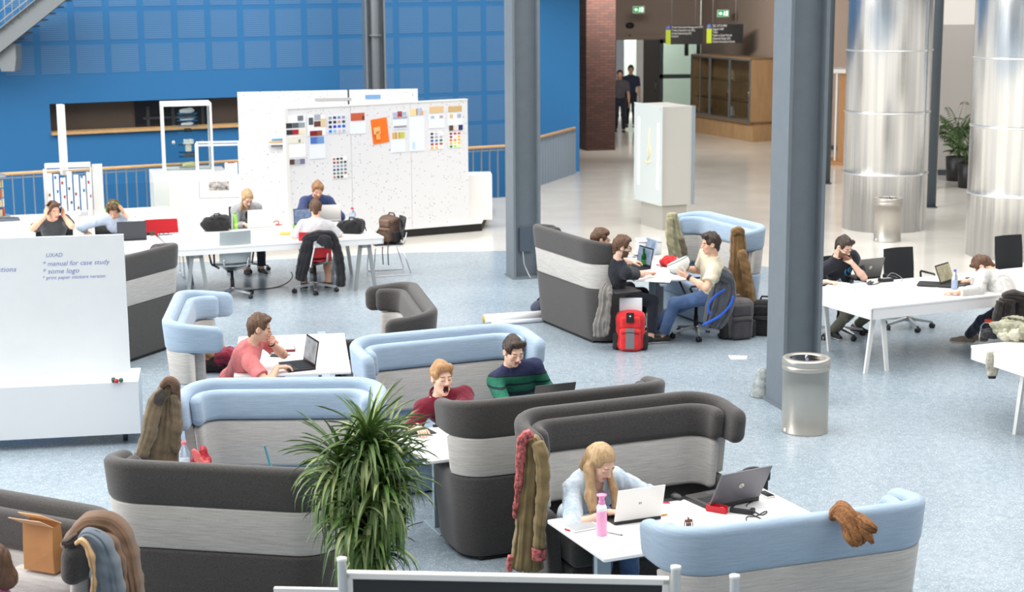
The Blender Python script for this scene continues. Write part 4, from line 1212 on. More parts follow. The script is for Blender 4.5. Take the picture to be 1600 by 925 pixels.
# two people walking in at the entrance
def walker(label, px, py, h, shirtm, dx, skin=SK_C, **kw):
    f = G(px, py); s = h/1.75
    q = np.array(f)
    return person(label, q + UP*.93*s, -92, q + UP*1.63*s + np.array([0, -.02, 0]), -92, 4,
        {'R': (q + np.array([-.25, -.06, .80*s]), hd(-90, -1.5), hd(0), 'hang'), 'L': (q + np.array([.25, -.10, .84*s]), hd(-90, -1.2), hd(180), 'hang')}, skin,
        dict(style=kw.get('style', 'quiff'), mat=H_DARK, amp=.008), dict(mat=shirtm, sleeve=.7), dict(mat=DARKJ), dict(mat=SHOE_B), vox=.011,
        legs=((q + np.array([.11 + dx, -.06, .09]), hd(-85), hd(-90, .2)), (q + np.array([-.1 + dx, .12, .09]), hd(-95), hd(-90, .2))))
walker('person with long dark hair in a dark grey t-shirt walking in', 968, 208, 1.72, cloth('dark_grey_tee', (84, 82, 88), .1), 0, style='bob')
walker('taller person in a navy t-shirt walking in behind the other', 985, 203, 1.80, cloth('navy_tee', (44, 50, 70), .1), 0)
# bottom left corner
p17 = person('brown haired person in a pink top cut off by the bottom left corner', (-3.08, 8.42, .57), -60, A(-20, 884, 1.16), -150, 15,
    {'R': (np.array([-2.9, 8.1, .76]), hd(-60), DN, 'rest'), 'L': (np.array([-2.65, 8.15, .76]), hd(-60), DN, 'rest')}, SK_A,
    dict(style='bob', mat=H_BROWN, amp=.004), dict(mat=cloth('pink_top', (198, 110, 160), .1), sleeve=.7), dict(mat=DARKJ), dict(mat=SHOE_B), female=True, vox=.007)
# ================================================================ CHAIRS
M_ALU = mat('polished_aluminium', (196, 198, 200), .28, .9); M_BLK = mat('black_plastic', (34, 34, 36), .45); M_CHR = mat('chrome', (210, 212, 214), .12, 1.0)
M_RED = mat('red_plastic', (196, 34, 44), .4); M_GRYP = mat('pale_grey_plastic', (166, 176, 178), .45); M_BLKS = mat('black_shell', (40, 42, 46), .4); M_ORG = mat('orange_red_plastic', (226, 74, 36), .4)
def shell(m, w, z0, z1, y0, y1, th=.014, curve=.03, mi=0, n=9, k=8):
    # curved upright back shell, local +y forward
    rows = []
    for i in range(k + 1):
        f = i/k; z = z0 + (z1 - z0)*f; y = y0 + (y1 - y0)*f
        row = []
        for j in range(n + 1):
            u = j/n*2 - 1; ww = w/2*(1 - .06*abs(f - .5))
            row.append((u*ww, y + curve*u*u, z))
        rows.append(row)
    m.grid(rows, mi, True)
    m.grid([[(x, y - th, z) for x, y, z in r][::-1] for r in rows], mi, True)
    for a in (0, -1):
        m.add([*rows[a], *[(x, y - th, z) for x, y, z in rows[a]]], [(j, j + 1, n + 2 + j, n + 1 + j) for j in range(n)], mi)
    for j in (0, n): m.add([r[j] for r in rows] + [(r[j][0], r[j][1] - th, r[j][2]) for r in rows], [(i, i + 1, k + 2 + i, k + 1 + i) for i in range(k)], mi)
def swivel(label, loc, head, color, arms=False, seatc=None, group='swivel chairs', star=0.0, top=.93):
    t = thing('swivel_chair', label, 'chair', (loc[0], loc[1], 0), R(head - 90), group)
    m = MB(); shell(m, .44, .50, top, -.205, -.25, curve=.035); m.build('backrest', color, t)
    m = MB(); rows = []
    for i in range(9):
        f = i/8; y = -.20 + .42*f; z = .445 + .02*(1 - f) - .035*max(0, f - .75)*4*max(0, f - .75)*4
        rows.append([(u*.225*(1 - .05*f), y, z + .012*u*u) for u in (-1, -.75, -.5, -.25, 0, .25, .5, .75, 1)])
    m.grid(rows, 0, True); m.grid([[(x, y, z - .018) for x, y, z in r][::-1] for r in rows], 0, True)
    for a in (0, -1): m.add([*rows[a], *[(x, y, z - .018) for x, y, z in rows[a]]], [(j, j + 1, 10 + j, 9 + j) for j in range(8)])
    for j in (0, 8): m.add([r[j] for r in rows] + [(r[j][0], r[j][1], r[j][2] - .018) for r in rows], [(i, i + 1, 10 + i, 9 + i) for i in range(8)])
    m.build('seat', seatc or color, t)
    m = MB()
    for s in (-1, 1): m.tube([(0, 0, .38), (s*.10, -.08, .405), (s*.16, -.19, .44), (s*.17, -.232, .56)], [.022, .02, .016, .012], seg=8)
    m.tube([(-.12, .1, .42), (0, 0, .39), (.12, .1, .42)], .018, seg=8)
    m.build('support_frame', M_ALU, t)
    m = MB(); m.lathe([(.026, .10), (.026, .26), (.02, .26), (.02, .39)], seg=16); m.build('gas_column', M_BLK, t)
    m = MB(); m.lathe([(.04, .085), (.045, .10), (.04, .135), (.028, .14)], seg=18)
    for k in range(5):
        a = 2*PI*k/5 + star; c, s = math.cos(a), math.sin(a)
        m.bar((c*.02, s*.02, .115), (c*.30, s*.30, .075), .05, .035, w2=(.03, .022))
    sb_ = m.build('star_base', M_ALU, t)
    for k in range(5):
        a = 2*PI*k/5 + star; c, s = math.cos(a)*.30, math.sin(a)*.30
        m = MB(); 
        for q in (-.016, .016):
            dx, dy = -math.sin(a + .6), math.cos(a + .6)
            P = [(c + dx*(q - .009), s + dy*(q - .009), .03), (c + dx*(q + .009), s + dy*(q + .009), .03)]
            m.tube(P, .03, seg=14)
        m.tube([(c, s, .045), (c, s, .075)], .009, seg=8); m.build('caster', M_BLK, sb_)
    if arms:
        for s in (-1, 1):
            m = MB(); m.tube([(s*.20, -.10, .42), (s*.26, -.08, .46), (s*.275, -.13, .645), (s*.275, -.12, .66), (s*.275, .13, .66), (s*.275, .145, .64), (s*.26, .06, .46), (s*.2, .04, .42)], .013, seg=8); m.build('armrest', M_BLK, t)
    return t
def sled(label, loc, head, color, group='sled base chairs', bw=.42):
    t = thing('sled_chair', label, 'chair', (loc[0], loc[1], 0), R(head - 90), group)
    m = MB(); shell(m, bw, .50, .82, -.19, -.25, curve=.03); m.build('backrest', color, t)
    m = MB(); m.rbox((0, .02, .447), (.44, .43, .016), .06, rv=.006); m.build('seat', color, t)
    for s in (-1, 1):
        m = MB(); m.tube([(s*.2, -.235, .62), (s*.2, -.20, .47), (s*.21, -.19, .435), (s*.22, .20, .435), (s*.235, .235, .40), (s*.25, .27, .03), (s*.25, .25, .008), (s*.25, -.26, .008), (s*.25, -.275, .03), (s*.22, -.15, .43)], .0075, seg=8)
        m.build('sled_frame', M_CHR, t)
    m = MB(); m.tube([(-.22, .1, .43), (.22, .1, .43)], .007, seg=8); m.tube([(-.22, -.1, .43), (.22, -.1, .43)], .007, seg=8); m.build('crossbar', M_CHR, t)
    return t
def gp(px, py, z=0.0): return G(px, py, z)
swivel('empty pale grey swivel chair with its back towards us', gp(364, 464), 116, M_GRYP, True, star=.3)
RC = swivel('red swivel chair with a black jacket over its back, man in grey on it', gp(495, 452) - Vector((0, .16, 0)), 100, M_RED, star=.9, top=.86)
swivel('black swivel chair under the blonde woman in the grey cardigan', Vector(p3['P']) - Vector((0, .05, 0)), -70, M_BLKS, star=.2)
swivel('black swivel chair under the ginger bearded man', Vector(p4['P']), -80, M_BLKS)
swivel('dark swivel chair under the man with black headphones', Vector(p1['P']), -62, M_BLKS)
swivel('dark swivel chair under the man with green headphones', Vector(p2['P']), -85, M_BLKS)
swivel('swivel chair with a red seat and armrests under the man in cream', gp(1087, 526), 188, M_BLKS, True, M_RED, star=.5)
swivel('empty black swivel chair with armrests beyond the white trestle table', gp(1409, 512) + Vector((.06, 0, 0)), -66, M_BLKS, True, star=.1, top=.95)
swivel('black swivel chair at the far right edge, only its back above the table', gp(1572, 494) + Vector((.25, .4, 0)), -66, M_BLKS, star=.2)
swivel('black swivel chair under the man in the black printed t-shirt', Vector(p13['P']), -66, M_BLKS, True, star=.35)
swivel('red swivel chair cut by the right edge, behind the scarf table', Vector((5.62, 16.9, 0)), -110, M_RED, star=.4)
SB = sled('black sled chair with a brown backpack at the end of the long table', gp(607, 428) - Vector((.0, -.05, 0)), 196, M_BLKS)
sled('red sled chair tucked in behind the long white table', gp(264, 345, .80).xy.to_3d() - Vector((.05, .2, 0)), -72, M_RED, bw=.48)
SO = sled('orange red sled chair with a black jacket under the slumped man', Vector(p14['P']) + Vector((.03, -.03, 0)), 142, M_ORG)

# tables of the group in the back
tb = G(600, 370, .74)
T1 = trestle_table('long white trestle table with grey legs in front of the pinned panel', (tb.x - 2.85*math.cos(R(20)), tb.y - 2.85*math.sin(R(20))), R(20), 2.85, 1.5, M_LEG_ST, apron=.07, ends=(.3, .25))
T2 = trestle_table('white trestle table on the left where two men wear headphones', (tb.x - 5.78*math.cos(R(20)), tb.y - 5.78*math.sin(R(20))), R(20), 2.88, 1.5, M_LEG_ST, apron=.07)

# ================================================================ EXHIBITS BEHIND
M_EXW = mat('exhibit_white', (232, 230, 226), .45)
M_BLKP = mat('plinth_black', (26, 26, 27), .6)
pf = [G(120, 414), G(753, 361), G(768, 327)]
d = (pf[1] - pf[0]).normalized(); nrm2 = Vector((-d.y, d.x, 0))
q = [pf[0], pf[1], pf[2], pf[2] - d*3.0 + nrm2*.6, pf[0] + nrm2*3.2]
pt = thing('display_platform', 'low white display platform with a black recessed edge', 'platform', pf[1])
O_ = pf[1]
m = MB(); m.prism([((p - O_).x, (p - O_).y) for p in q], .13, .15); m.build('deck', M_EXW, pt)
m = MB(); m.prism([((p - O_).x*.995, (p - O_).y + .02) for p in q], 0, .13); m.build('kickboard', M_BLKP, pt)
ZP = .15
def spots():
    m = bpy.data.materials.new('perforated_white'); m.use_nodes = True
    n = m.node_tree; b = n.nodes['Principled BSDF']; t = n.nodes.new('ShaderNodeTexCoord')
    v = n.nodes.new('ShaderNodeTexVoronoi'); v.inputs['Scale'].default_value = 22
    mp = n.nodes.new('ShaderNodeMapping'); mp.inputs['Scale'].default_value = (1, .001, 1)
    n.links.new(t.outputs['Object'], mp.inputs[0]); n.links.new(mp.outputs[0], v.inputs['Vector'])
    lt = n.nodes.new('ShaderNodeMath'); lt.operation = 'LESS_THAN'; lt.inputs[1].default_value = .17
    n.links.new(v.outputs['Distance'], lt.inputs[0])
    sv = n.nodes.new('ShaderNodeSeparateColor'); n.links.new(v.outputs['Color'], sv.inputs[0])
    gt = n.nodes.new('ShaderNodeMath'); gt.operation = 'GREATER_THAN'; gt.inputs[1].default_value = .45; n.links.new(sv.outputs[0], gt.inputs[0])
    mu = n.nodes.new('ShaderNodeMath'); mu.operation = 'MULTIPLY'; n.links.new(lt.outputs[0], mu.inputs[0]); n.links.new(gt.outputs[0], mu.inputs[1])
    hv = n.nodes.new('ShaderNodeMix'); hv.data_type = 'RGBA'; hv.inputs[6].default_value = lin((70, 70, 72)); hv.inputs[7].default_value = lin((170, 160, 150)); n.links.new(sv.outputs[1], hv.inputs[0])
    mc = n.nodes.new('ShaderNodeMix'); mc.data_type = 'RGBA'; mc.inputs[6].default_value = lin((226, 226, 228)); n.links.new(mu.outputs[0], mc.inputs[0]); n.links.new(hv.outputs[2], mc.inputs[7])
    n.links.new(mc.outputs[2], b.inputs['Base Color']); b.inputs['Roughness'].default_value = .5
    return m
M_SPOT = spots()
# front panel: local x along the face, local -y towards us
fa, fb = G(456, 374, ZP), G(733, 347, ZP)
fd = fb - fa; FL = fd.length; FR = math.atan2(fd.y, fd.x)
PT = thing('perforated_panel', 'large white perforated panel pinned with colour swatches', 'display panel', (fa.x, fa.y, ZP), FR)
m = MB()
for i in range(3): m.box((FL*(i + .5)/3, .04, 1.03), (FL/3 - .006, .08, 2.06))
m.build('panel_boards', M_SPOT, PT)
m = MB(); m.box((-.03, .04, 1.04), (.06, .10, 2.08)); m.box((FL/2, .04, 2.07), (FL, .10, .02)); m.build('panel_frame', M_EXW, PT)
ba, bb = G(380, 352, .74), None
bL = Vector((-4.62, 28.2, ZP)); bR = Vector((-1.58, 28.75, ZP)); bd = bR - bL
PB = thing('perforated_panel', 'white perforated panel standing behind the pinned one', 'display panel', bL, math.atan2(bd.y, bd.x))
m = MB(); L1 = bd.length*.61
m.box((L1/2, .04, 1.10), (L1 - .03, .08, 2.20)); m.box((L1 + (bd.length - L1)/2, .04, 1.10), (bd.length - L1 - .03, .08, 2.20)); m.build('panel_boards', M_SPOT, PB)
m = MB(); m.box((L1, .05, 1.10), (.03, .06, 2.22)); m.build('joint_strip', mat('dark_teal', (34, 62, 62), .5), PB)
def pinned(label, P, L, x, z, w, h, base, items, name='pinned_sheet', tilt=0.0, cat='sheet', grp='sheets and swatches pinned on the panel'):
    c = math.cos(P.rotation_euler.z); s = math.sin(P.rotation_euler.z)
    wx, wy = P.location.x + c*x + s*.006, P.location.y + s*x - c*.006
    o = thing(name, label, cat, (wx, wy, P.location.z + z), P.rotation_euler.z, grp)
    if base: m = MB(); m.at(TR(ry=tilt)).box((0, 0, 0), (w, .006, h)); m.build('paper', base, o)
    mm = {}
    for (ix, iz, iw, ih, col) in items:
        mm.setdefault(col, MB()).at(TR(ry=tilt)).box((ix*w/2, -.006, iz*h/2), (iw*w, .008, ih*h))
    for col, b in mm.items(): b.build('swatches' if len(mm) > 1 else 'print', mat('print_%d_%d_%d' % col, col, .6), o)
    return o
# photo crop coordinates of the pinned things: (x, y) pixels on the front panel
def PX(px): return (px - 442.0)/(723 - 442)*FL + .0
def fpos(px, py):
    # meet the sight line with the panel face
    r0 = Vector((0, 0, CAM_H)); dv = G(px, py, 0) - r0
    nx, ny = -math.sin(FR), math.cos(FR)
    k = ((fa.x - 0)*nx + (fa.y - 0)*ny)/(dv.x*nx + dv.y*ny)
    p = r0 + dv*k
    return ((p.x - fa.x)*math.cos(FR) + (p.y - fa.y)*math.sin(FR), p.z - ZP)
PAPER = mat('paper_white', (244, 244, 246), .7); PAPER2 = mat('paper_cool', (232, 236, 246), .7)
SPX = (723 - 442)/1.0
def put_px(label, x0, y0, x1, y1, base, items, **kw):
    cx, cz = fpos((x0 + x1)/2, (y0 + y1)/2); a = fpos(x0, (y0 + y1)/2)[0]; b = fpos(x1, (y0 + y1)/2)[0]; t = fpos((x0 + x1)/2, y0)[1]; u = fpos((x0 + x1)/2, y1)[1]
    return pinned(label, PT, FL, cx, cz, b - a, t - u, base, items, **kw)
def grid_items(cols, rows, pal, seed, fill=.62):
    rg = random.Random(seed); out = []
    for i in range(cols):
        for j in range(rows):
            out.append((-1 + (2*i + 1)/cols, 1 - (2*j + 1)/rows, fill/cols, fill/rows*.9, pal[(i + j*cols) % len(pal)] if seed < 0 else rg.choice(pal)))
    return out
DK, GY, LG, BR_, RD, CRM = (44, 46, 50), (112, 116, 126), (168, 172, 184), (104, 62, 52), (168, 34, 46), (234, 226, 196)
put_px('card of grey and red material samples, top left of the panel', 446, 180, 477, 215, PAPER, [(.5, .72, .28, .22, GY), (-.66, .1, .3, .22, DK), (-.02, .1, .3, .22, (84, 92, 100)), (.62, .1, .3, .22, (150, 158, 166)), (-.66, -.5, .28, .22, DK), (-.05, -.5, .32, .22, RD), (.62, -.5, .28, .22, CRM)])
put_px('card of grey, brown and beige samples with a red brown strip', 480, 180, 508, 212, PAPER, [(.12, .8, .34, .26, LG), (-.6, .45, .24, .34, (72, 84, 94)), (.1, .15, .36, .26, BR_), (.75, .25, .3, .4, (222, 200, 164)), (-.35, -.75, .4, .24, (128, 26, 30)), (.3, -.75, .3, .24, (150, 74, 54))])
put_px('card with a four by four grid of dark and blue swatches', 512, 180, 540, 208, PAPER2, grid_items(4, 4, [(150, 150, 156), (70, 72, 84), (130, 140, 190), (140, 150, 170), (30, 36, 40), (50, 52, 44), (206, 156, 120), (60, 76, 80), (20, 32, 70), (30, 50, 190), (30, 92, 190), (30, 80, 190), (40, 120, 220), (150, 190, 220), (220, 190, 190), (170, 190, 200)], -1))
put_px('sheet with a red brown photo header', 546, 176, 571, 209, PAPER2, [(0, .62, .86, .36, (196, 92, 62)), (.7, .5, .12, .2, (90, 40, 34))])
put_px('bright orange poster with a pale cone drawing, tilted', 581, 185, 606, 224, mat('orange_card', (240, 118, 28), .6), [], tilt=R(-6))
oc = put_px('pale cone drawing on the orange poster', 582, 196, 594, 218, None, [(0, .3, .85, .5, (250, 186, 122)), (.1, -.4, .5, .6, (248, 168, 96))], name='cone_drawing', cat='drawing', tilt=R(-6))
oc.location.x += .02*math.sin(FR); oc.location.y -= .02*math.cos(FR)
put_px('sheet with a red square between grey bars', 613, 174, 635, 202, PAPER2, [(0, .72, .95, .2, (176, 184, 200)), (0, .7, .32, .3, (206, 26, 38)), (0, .3, .95, .1, (160, 170, 186)), (.05, -.7, .9, .1, (150, 150, 156))])
put_px('sheet with a yellow green fruit photo on top', 610, 206, 633, 238, PAPER2, [(-.5, .66, .3, .3, (214, 178, 112)), (-.05, .66, .3, .3, (228, 196, 130)), (.5, .66, .4, .3, (196, 196, 90))])
put_px('tall pale sheet with a yellow and lilac header', 639, 170, 663, 236, PAPER2, [(-.4, .84, .5, .16, (240, 214, 160)), (.3, .86, .4, .16, (186, 190, 214)), (.7, .8, .2, .1, (240, 180, 130)), (-.45, -.72, .16, .16, (190, 220, 240))])
put_px('sheet with a tan header and grey thumbnails', 669, 167, 694, 200, PAPER2, [(0, .74, .9, .3, (222, 190, 142)), (-.5, .05, .2, .12, (170, 190, 196)), (.6, .05, .2, .12, (180, 160, 160))])
put_px('card of dark, blue and red swatches, second from the right', 671, 206, 692, 233, PAPER, grid_items(3, 5, [(52, 44, 70), (200, 190, 200), (240, 236, 236), (84, 84, 70), (160, 170, 180), (170, 180, 190), (50, 80, 170), (70, 130, 180), (30, 120, 70), (150, 50, 60), (190, 80, 60), (180, 70, 60), (240, 180, 50), (240, 190, 90), (244, 244, 240)], -1))
put_px('sheet with a brown patterned header at the right end', 699, 166, 722, 196, PAPER2, [(0, .72, .92, .3, (204, 172, 122)), (-.5, .0, .2, .2, (220, 190, 130)), (.55, .0, .25, .2, (170, 176, 190))])
put_px('strip with a brown and a navy sample at the right end', 701, 195, 723, 204, PAPER, [(-.7, 0, .28, .9, (84, 66, 52)), (-.1, 0, .26, .8, (226, 216, 204)), (.65, 0, .3, .9, (36, 48, 104))])
put_px('card of red, orange, yellow and green swatches at the right end', 701, 206, 720, 231, PAPER, grid_items(3, 5, [(120, 24, 44), (196, 20, 50), (200, 40, 100), (140, 30, 36), (250, 236, 220), (250, 190, 50), (230, 110, 50), (236, 130, 60), (246, 170, 70), (250, 180, 60), (250, 220, 80), (248, 190, 80), (30, 124, 50), (150, 220, 110), (240, 236, 110)], -1))
put_px('cream sheet under the grey and red samples', 448, 213, 477, 246, PAPER, [(0, .66, .9, .3, (230, 226, 212)), (.35, .55, .1, .14, (110, 124, 84))])
put_px('sheet with a blue diagonal header', 483, 213, 508, 248, PAPER2, [(-.4, .66, .44, .3, (74, 110, 190)), (.35, .66, .5, .3, (112, 152, 206))])
put_px('strip of brown, pale and grey samples', 452, 247, 476, 258, PAPER, [(-.68, 0, .3, .75, (86, 60, 56)), (0, 0, .34, .75, LG), (.68, 0, .3, .75, (112, 116, 140))])
put_px('sheet of small dark and blue swatches hanging lower', 519, 245, 542, 279, PAPER, grid_items(4, 6, [(170, 120, 110), (60, 40, 44), (70, 54, 50), (250, 250, 250), (150, 60, 60), (170, 70, 66), (40, 110, 84), (40, 60, 60), (150, 160, 170), (130, 146, 170), (140, 150, 160), (120, 134, 150), (60, 84, 120), (30, 70, 130), (120, 130, 130), (110, 120, 130), (110, 100, 90), (100, 120, 100), (84, 110, 90), (130, 110, 90)], -1))
# things on the rear panel and round it
o = pinned('grey picture strip on the rear panel edge', PB, 1, 1.62, 2.05, .62, .05, mat('grey_print', (176, 176, 176), .6), [], grp='pictures on the rear panel')
o = pinned('small blue and white picture on the rear panel edge', PB, 1, 2.30, 2.08, .26, .07, mat('blue_print', (116, 160, 206), .6), [], grp='pictures on the rear panel')
o = thing('pen_tray', 'small shelf with coloured tools on the rear panel', 'shelf', bL + bd.normalized()*.66 + Vector((math.sin(math.atan2(bd.y, bd.x)), -math.cos(math.atan2(bd.y, bd.x)), 0))*.055 + Vector((0, 0, 1.36)), math.atan2(bd.y, bd.x))
m = MB(); m.box((0, 0, -.04), (.32, .10, .02)); m.build('tray', PAPER, o)
m = MB(); m.tube([(-.15, 0, -.01), (.12, 0, .0)], .02); m.build('tool', mat('tool_tan', (206, 160, 110), .6), o)
m = MB(); m.tube([(-.1, 0, .03), (.15, 0, .04)], .016); m.build('tool', mat('tool_blue', (52, 146, 196), .5), o)
m = MB(); m.box((0, -.01, -.075), (.22, .06, .035)); m.build('tool', mat('tool_grey', (110, 112, 116), .5), o)

def plinth(label, c, w, d_, h, rz=20, name='white_plinth'):
    t = tag(MB().rbox((0, 0, h/2), (w, d_, h), .006).build(name, M_EXW), label, 'plinth'); t.location = c; t.rotation_euler.z = R(rz); return t
plinth('white plinth at the right end of the platform', (-.55, 28.4, ZP), .42, .44, .78, 4)
plinth('long white plinth behind the blonde woman in the cardigan', (-4.55, 27.05, ZP), 1.42, .75, .60, 8)
PLC = plinth('tall white plinth carrying the glass display case', (-5.55, 28.5, ZP), 1.25, .95, .85, 16)
plinth('narrow white pillar box beside the long plinth', (-5.15, 27.4, ZP), .34, .3, .78, 16)
# tall glass case
gc = thing('glass_display_case', 'tall glass display case with a column of small models', 'display case', (-5.56, 28.55, 1.0), R(14))
m = MB(); W_, D_, H_ = .80, .66, 1.16
for sx_ in (-1, 1):
    for sy_ in (-1, 1): m.box((sx_*W_/2, sy_*D_/2, H_/2), (.035, .035, H_))
for z in (.0175, H_ - .0175):
    for s in (-1, 1): m.box((0, s*D_/2, z), (W_, .035, .035)); m.box((s*W_/2, 0, z), (.035, D_, .035))
m.build('case_frame', mat('frame_white', (240, 240, 240), .4), gc)
m = MB(); m.box((0, 0, H_), (W_ + .03, D_ + .03, .02)); m.build('case_lid', mat('frame_white', (240, 240, 240), .4), gc)
GL = mat('clear_glass', (238, 244, 244), .02, trans=1.0, ior=1.08, spec=.3)
m = MB()
for s in (-1, 1): m.box((0, s*D_/2, H_/2), (W_ - .04, .004, H_ - .05)); m.box((s*W_/2, 0, H_/2), (.004, D_ - .04, H_ - .05))
m.build('case_glass', GL, gc)
for s in (-1, 1): 
    m = MB(); m.tube([(s*.24, -D_/2 - .02, .52), (s*.24, -D_/2 - .045, .52)], .03, seg=12); m.build('case_knob', mat('knob_%d' % (s + 1), (190, 190, 188) if s < 0 else (84, 84, 88), .4), gc)
rg = random.Random(4)
for k, (z, w_, h_, c) in enumerate([(1.02, .26, .08, (232, 232, 230)), (.94, .30, .05, (70, 72, 78)), (.88, .26, .04, (190, 194, 198)), (.80, .22, .05, (226, 226, 224)), (.68, .16, .05, (40, 42, 46)), (.50, .18, .10, (220, 220, 216)), (.38, .10, .12, (222, 214, 196)), (.27, .20, .05, (80, 80, 84)), (.10, .24, .08, (214, 206, 150))]):
    o = thing('model', ['white boat shaped model, topmost in the glass case', 'dark flat model, second from the top in the glass case', 'silver flat model, third from the top in the glass case', 'white rounded model, fourth from the top in the glass case', 'small black block model halfway up the glass case', 'white blocky model below the black one in the glass case', 'narrow cream model low in the glass case', 'dark lettering model low in the glass case', 'yellowish curved model at the bottom of the glass case'][k], 'model', (gc.location.x + .02, gc.location.y + .02, 1.0 + z), R(14), 'models in the glass case')
    S = SDF(np.array([-.2, -.12, -.1]), np.array([.2, .12, .1]), .008)
    if k in (5, 7):
        for i in range(4): S.box((-.06 + .045*i, 0, 0), (.02, .03, h_*.5*(.6 + .4*rg.random())), r=.006, k=.002)
        S.box((0, 0, -h_*.4), (w_/2, .04, .012), r=.005)
    elif k in (4, 6): S.box((0, 0, 0), (w_/2, .04, h_/2), r=.012); S.box((0, 0, h_*.4), (w_/3, .03, .02), r=.008)
    else: S.ell((0, 0, 0), (w_/2, .06, h_/2), k=.01); S.ell((w_*.2, 0, h_*.3), (w_/5, .04, h_/3), k=.02); S.box((-.02, 0, -h_*.3), (w_*.4, .05, .01), r=.006, k=.01)
    S.build('model_body', mat('model_%d' % k, c, .45), o)
    m = MB(); m.box((0, .02, -h_/2 - .012), (.34, .2, .006)); m.build('glass_shelf', GL, o)
# small open case with picture
sc2 = thing('small_display_case', 'small white framed open display case with a photo card', 'display case', (-4.75, 26.95, .75), R(8))
m = MB(); W_, D_, H_ = .68, .5, .86
for sx_ in (-1, 1):
    for sy_ in (-1, 1): m.box((sx_*W_/2, sy_*D_/2, H_/2), (.028, .028, H_))
for s in (-1, 1): m.box((0, s*D_/2, H_), (W_, .028, .028)); m.box((s*W_/2, 0, H_), (.028, D_, .028))
m.build('case_frame', mat('frame_white', (240, 240, 240), .4), sc2)
m = MB(); m.box((.02, -D_/2, .17), (W_ - .03, .02, .32)); m.box((0, 0, .17), (W_ - .04, D_ - .05, .32)); m.build('case_base', M_EXW, sc2)
m = MB(); m.box((.0, -D_/2 - .014, .20), (.32, .006, .14)); m.build('photo_card', mat('photo_card', (60, 62, 68), .5, rgb2=(214, 206, 200), nscale=16), sc2)
m = MB(); m.box((.20, .05, .43), (.2, .2, .2)); m.build('white_block', M_EXW, sc2)
m = MB(); m.rbox((.20, .05, .54), (.11, .06, .02), .01); m.build('small_object', mat('rust', (130, 84, 76), .6), sc2)
# glass barrier sheet and bench
t = tag(MB().box((0, 0, 0), (1.1, .012, .42)).build('glass_sheet', GL), 'low sheet of glass leaning over the white bench', 'glass sheet'); t.location = V(212, 306, 27.6); t.rotation_euler.z = R(20)
plinth('long white bench behind the man with green headphones', (-6.35, 26.55, ZP), 1.7, .8, .41, 18, 'white_bench')
plinth('low white counter behind the man with black headphones', (-8.0, 25.3, 0), 2.6, 1.0, .62, 12, 'white_counter')
# magazine rack with post
rk = thing('sample_rack', 'wire rack hung with paper samples beside a tall white post', 'rack', (-6.95, 26.2, .45), R(14))
m = MB()
for x in (-.38, .30): 
    for y in (-.2, .2): m.tube([(x, y, 0), (x, y, .86)], .012, seg=6)
for z in (.02, .86):
    for y in (-.2, .2): m.tube([(-.38, y, z), (.30, y, z)], .012, seg=6)
    for x in (-.38, .30): m.tube([(x, -.2, z), (x, .2, z)], .012, seg=6)
m.build('rack_frame', mat('rack_steel', (206, 204, 196), .4, .3), rk)
for i in range(7):
    x = -.33 + .10*i
    m = MB(); m.box((x, -.19 + .01*(i % 3), .45 + .02*(i % 2)), (.075, .012, .72 - .08*(i % 3))); 
    m.build('paper_sample', PAPER, rk)
    for k in range(2): MB().box((x + .012*(-1)**k, -.20 + .01*(i % 3), .25 + .22*k + .09*((i*3) % 4)), (.03, .006, .05)).build('product_photo', mat('prod_%d' % (i % 4), [(126, 84, 58), (52, 110, 170), (168, 60, 44), (70, 74, 70)][i % 4], .5), rk)
m = MB(); m.box((.40, .1, .45), (.16, .05, .9)); m.box((-.05, .1, .9), (.7, .3, .05)); m.box((-.40, .05, .5), (.06, .1, .7)); m.build('rack_side', M_EXW, rk)
tp = tag(MB().box((0, 0, .55), (.09, .16, 1.12)).build('white_post', M_EXW), 'tall white post rising behind the paper sample rack', 'post'); tp.location = V(100, 262, 26.6) + Vector((0, 0, -.1)); tp.rotation_euler.z = R(30)
# carousel of books at the left edge
cr_ = thing('book_carousel', 'round carousel packed with small books at the left edge', 'carousel', (-8.15, 25.6, .62))
m = MB(); m.lathe([(.34, .62), (.34, .65)], seg=30); m.build('carousel_disc', mat('disc_grey', (150, 158, 166), .4), cr_); MB().lathe([(.36, 0), (.36, .02)], seg=30).build('carousel_base', mat('disc_grey', (150, 158, 166), .4), cr_)
m = MB(); m.lathe([(.03, 0), (.03, .62)], seg=12); m.box((0, 0, .31), (.36, .36, .6)); m.build('carousel_core', M_BLK, cr_)
rg = random.Random(11)
for lev in range(4):
    for i in range(9):
        a = -PI*.95 + PI*.95*i/8; r_ = .27
        o = tag(MB().box((0, 0, .06), (.05 + .03*rg.random(), .035, .10 + .03*rg.random())).build('book', mat('book_%d' % (rg.randrange(7)), [(150, 92, 52), (206, 194, 160), (44, 44, 46), (196, 80, 60), (70, 70, 120), (226, 222, 214), (110, 120, 90)][rg.randrange(7)], .6)), 'small book standing in the round carousel', 'book', 'books in the carousel')
        o.location = (cr_.location.x + r_*math.cos(a), cr_.location.y + r_*math.sin(a), .64 + .148*lev); o.rotation_euler.z = a + PI/2

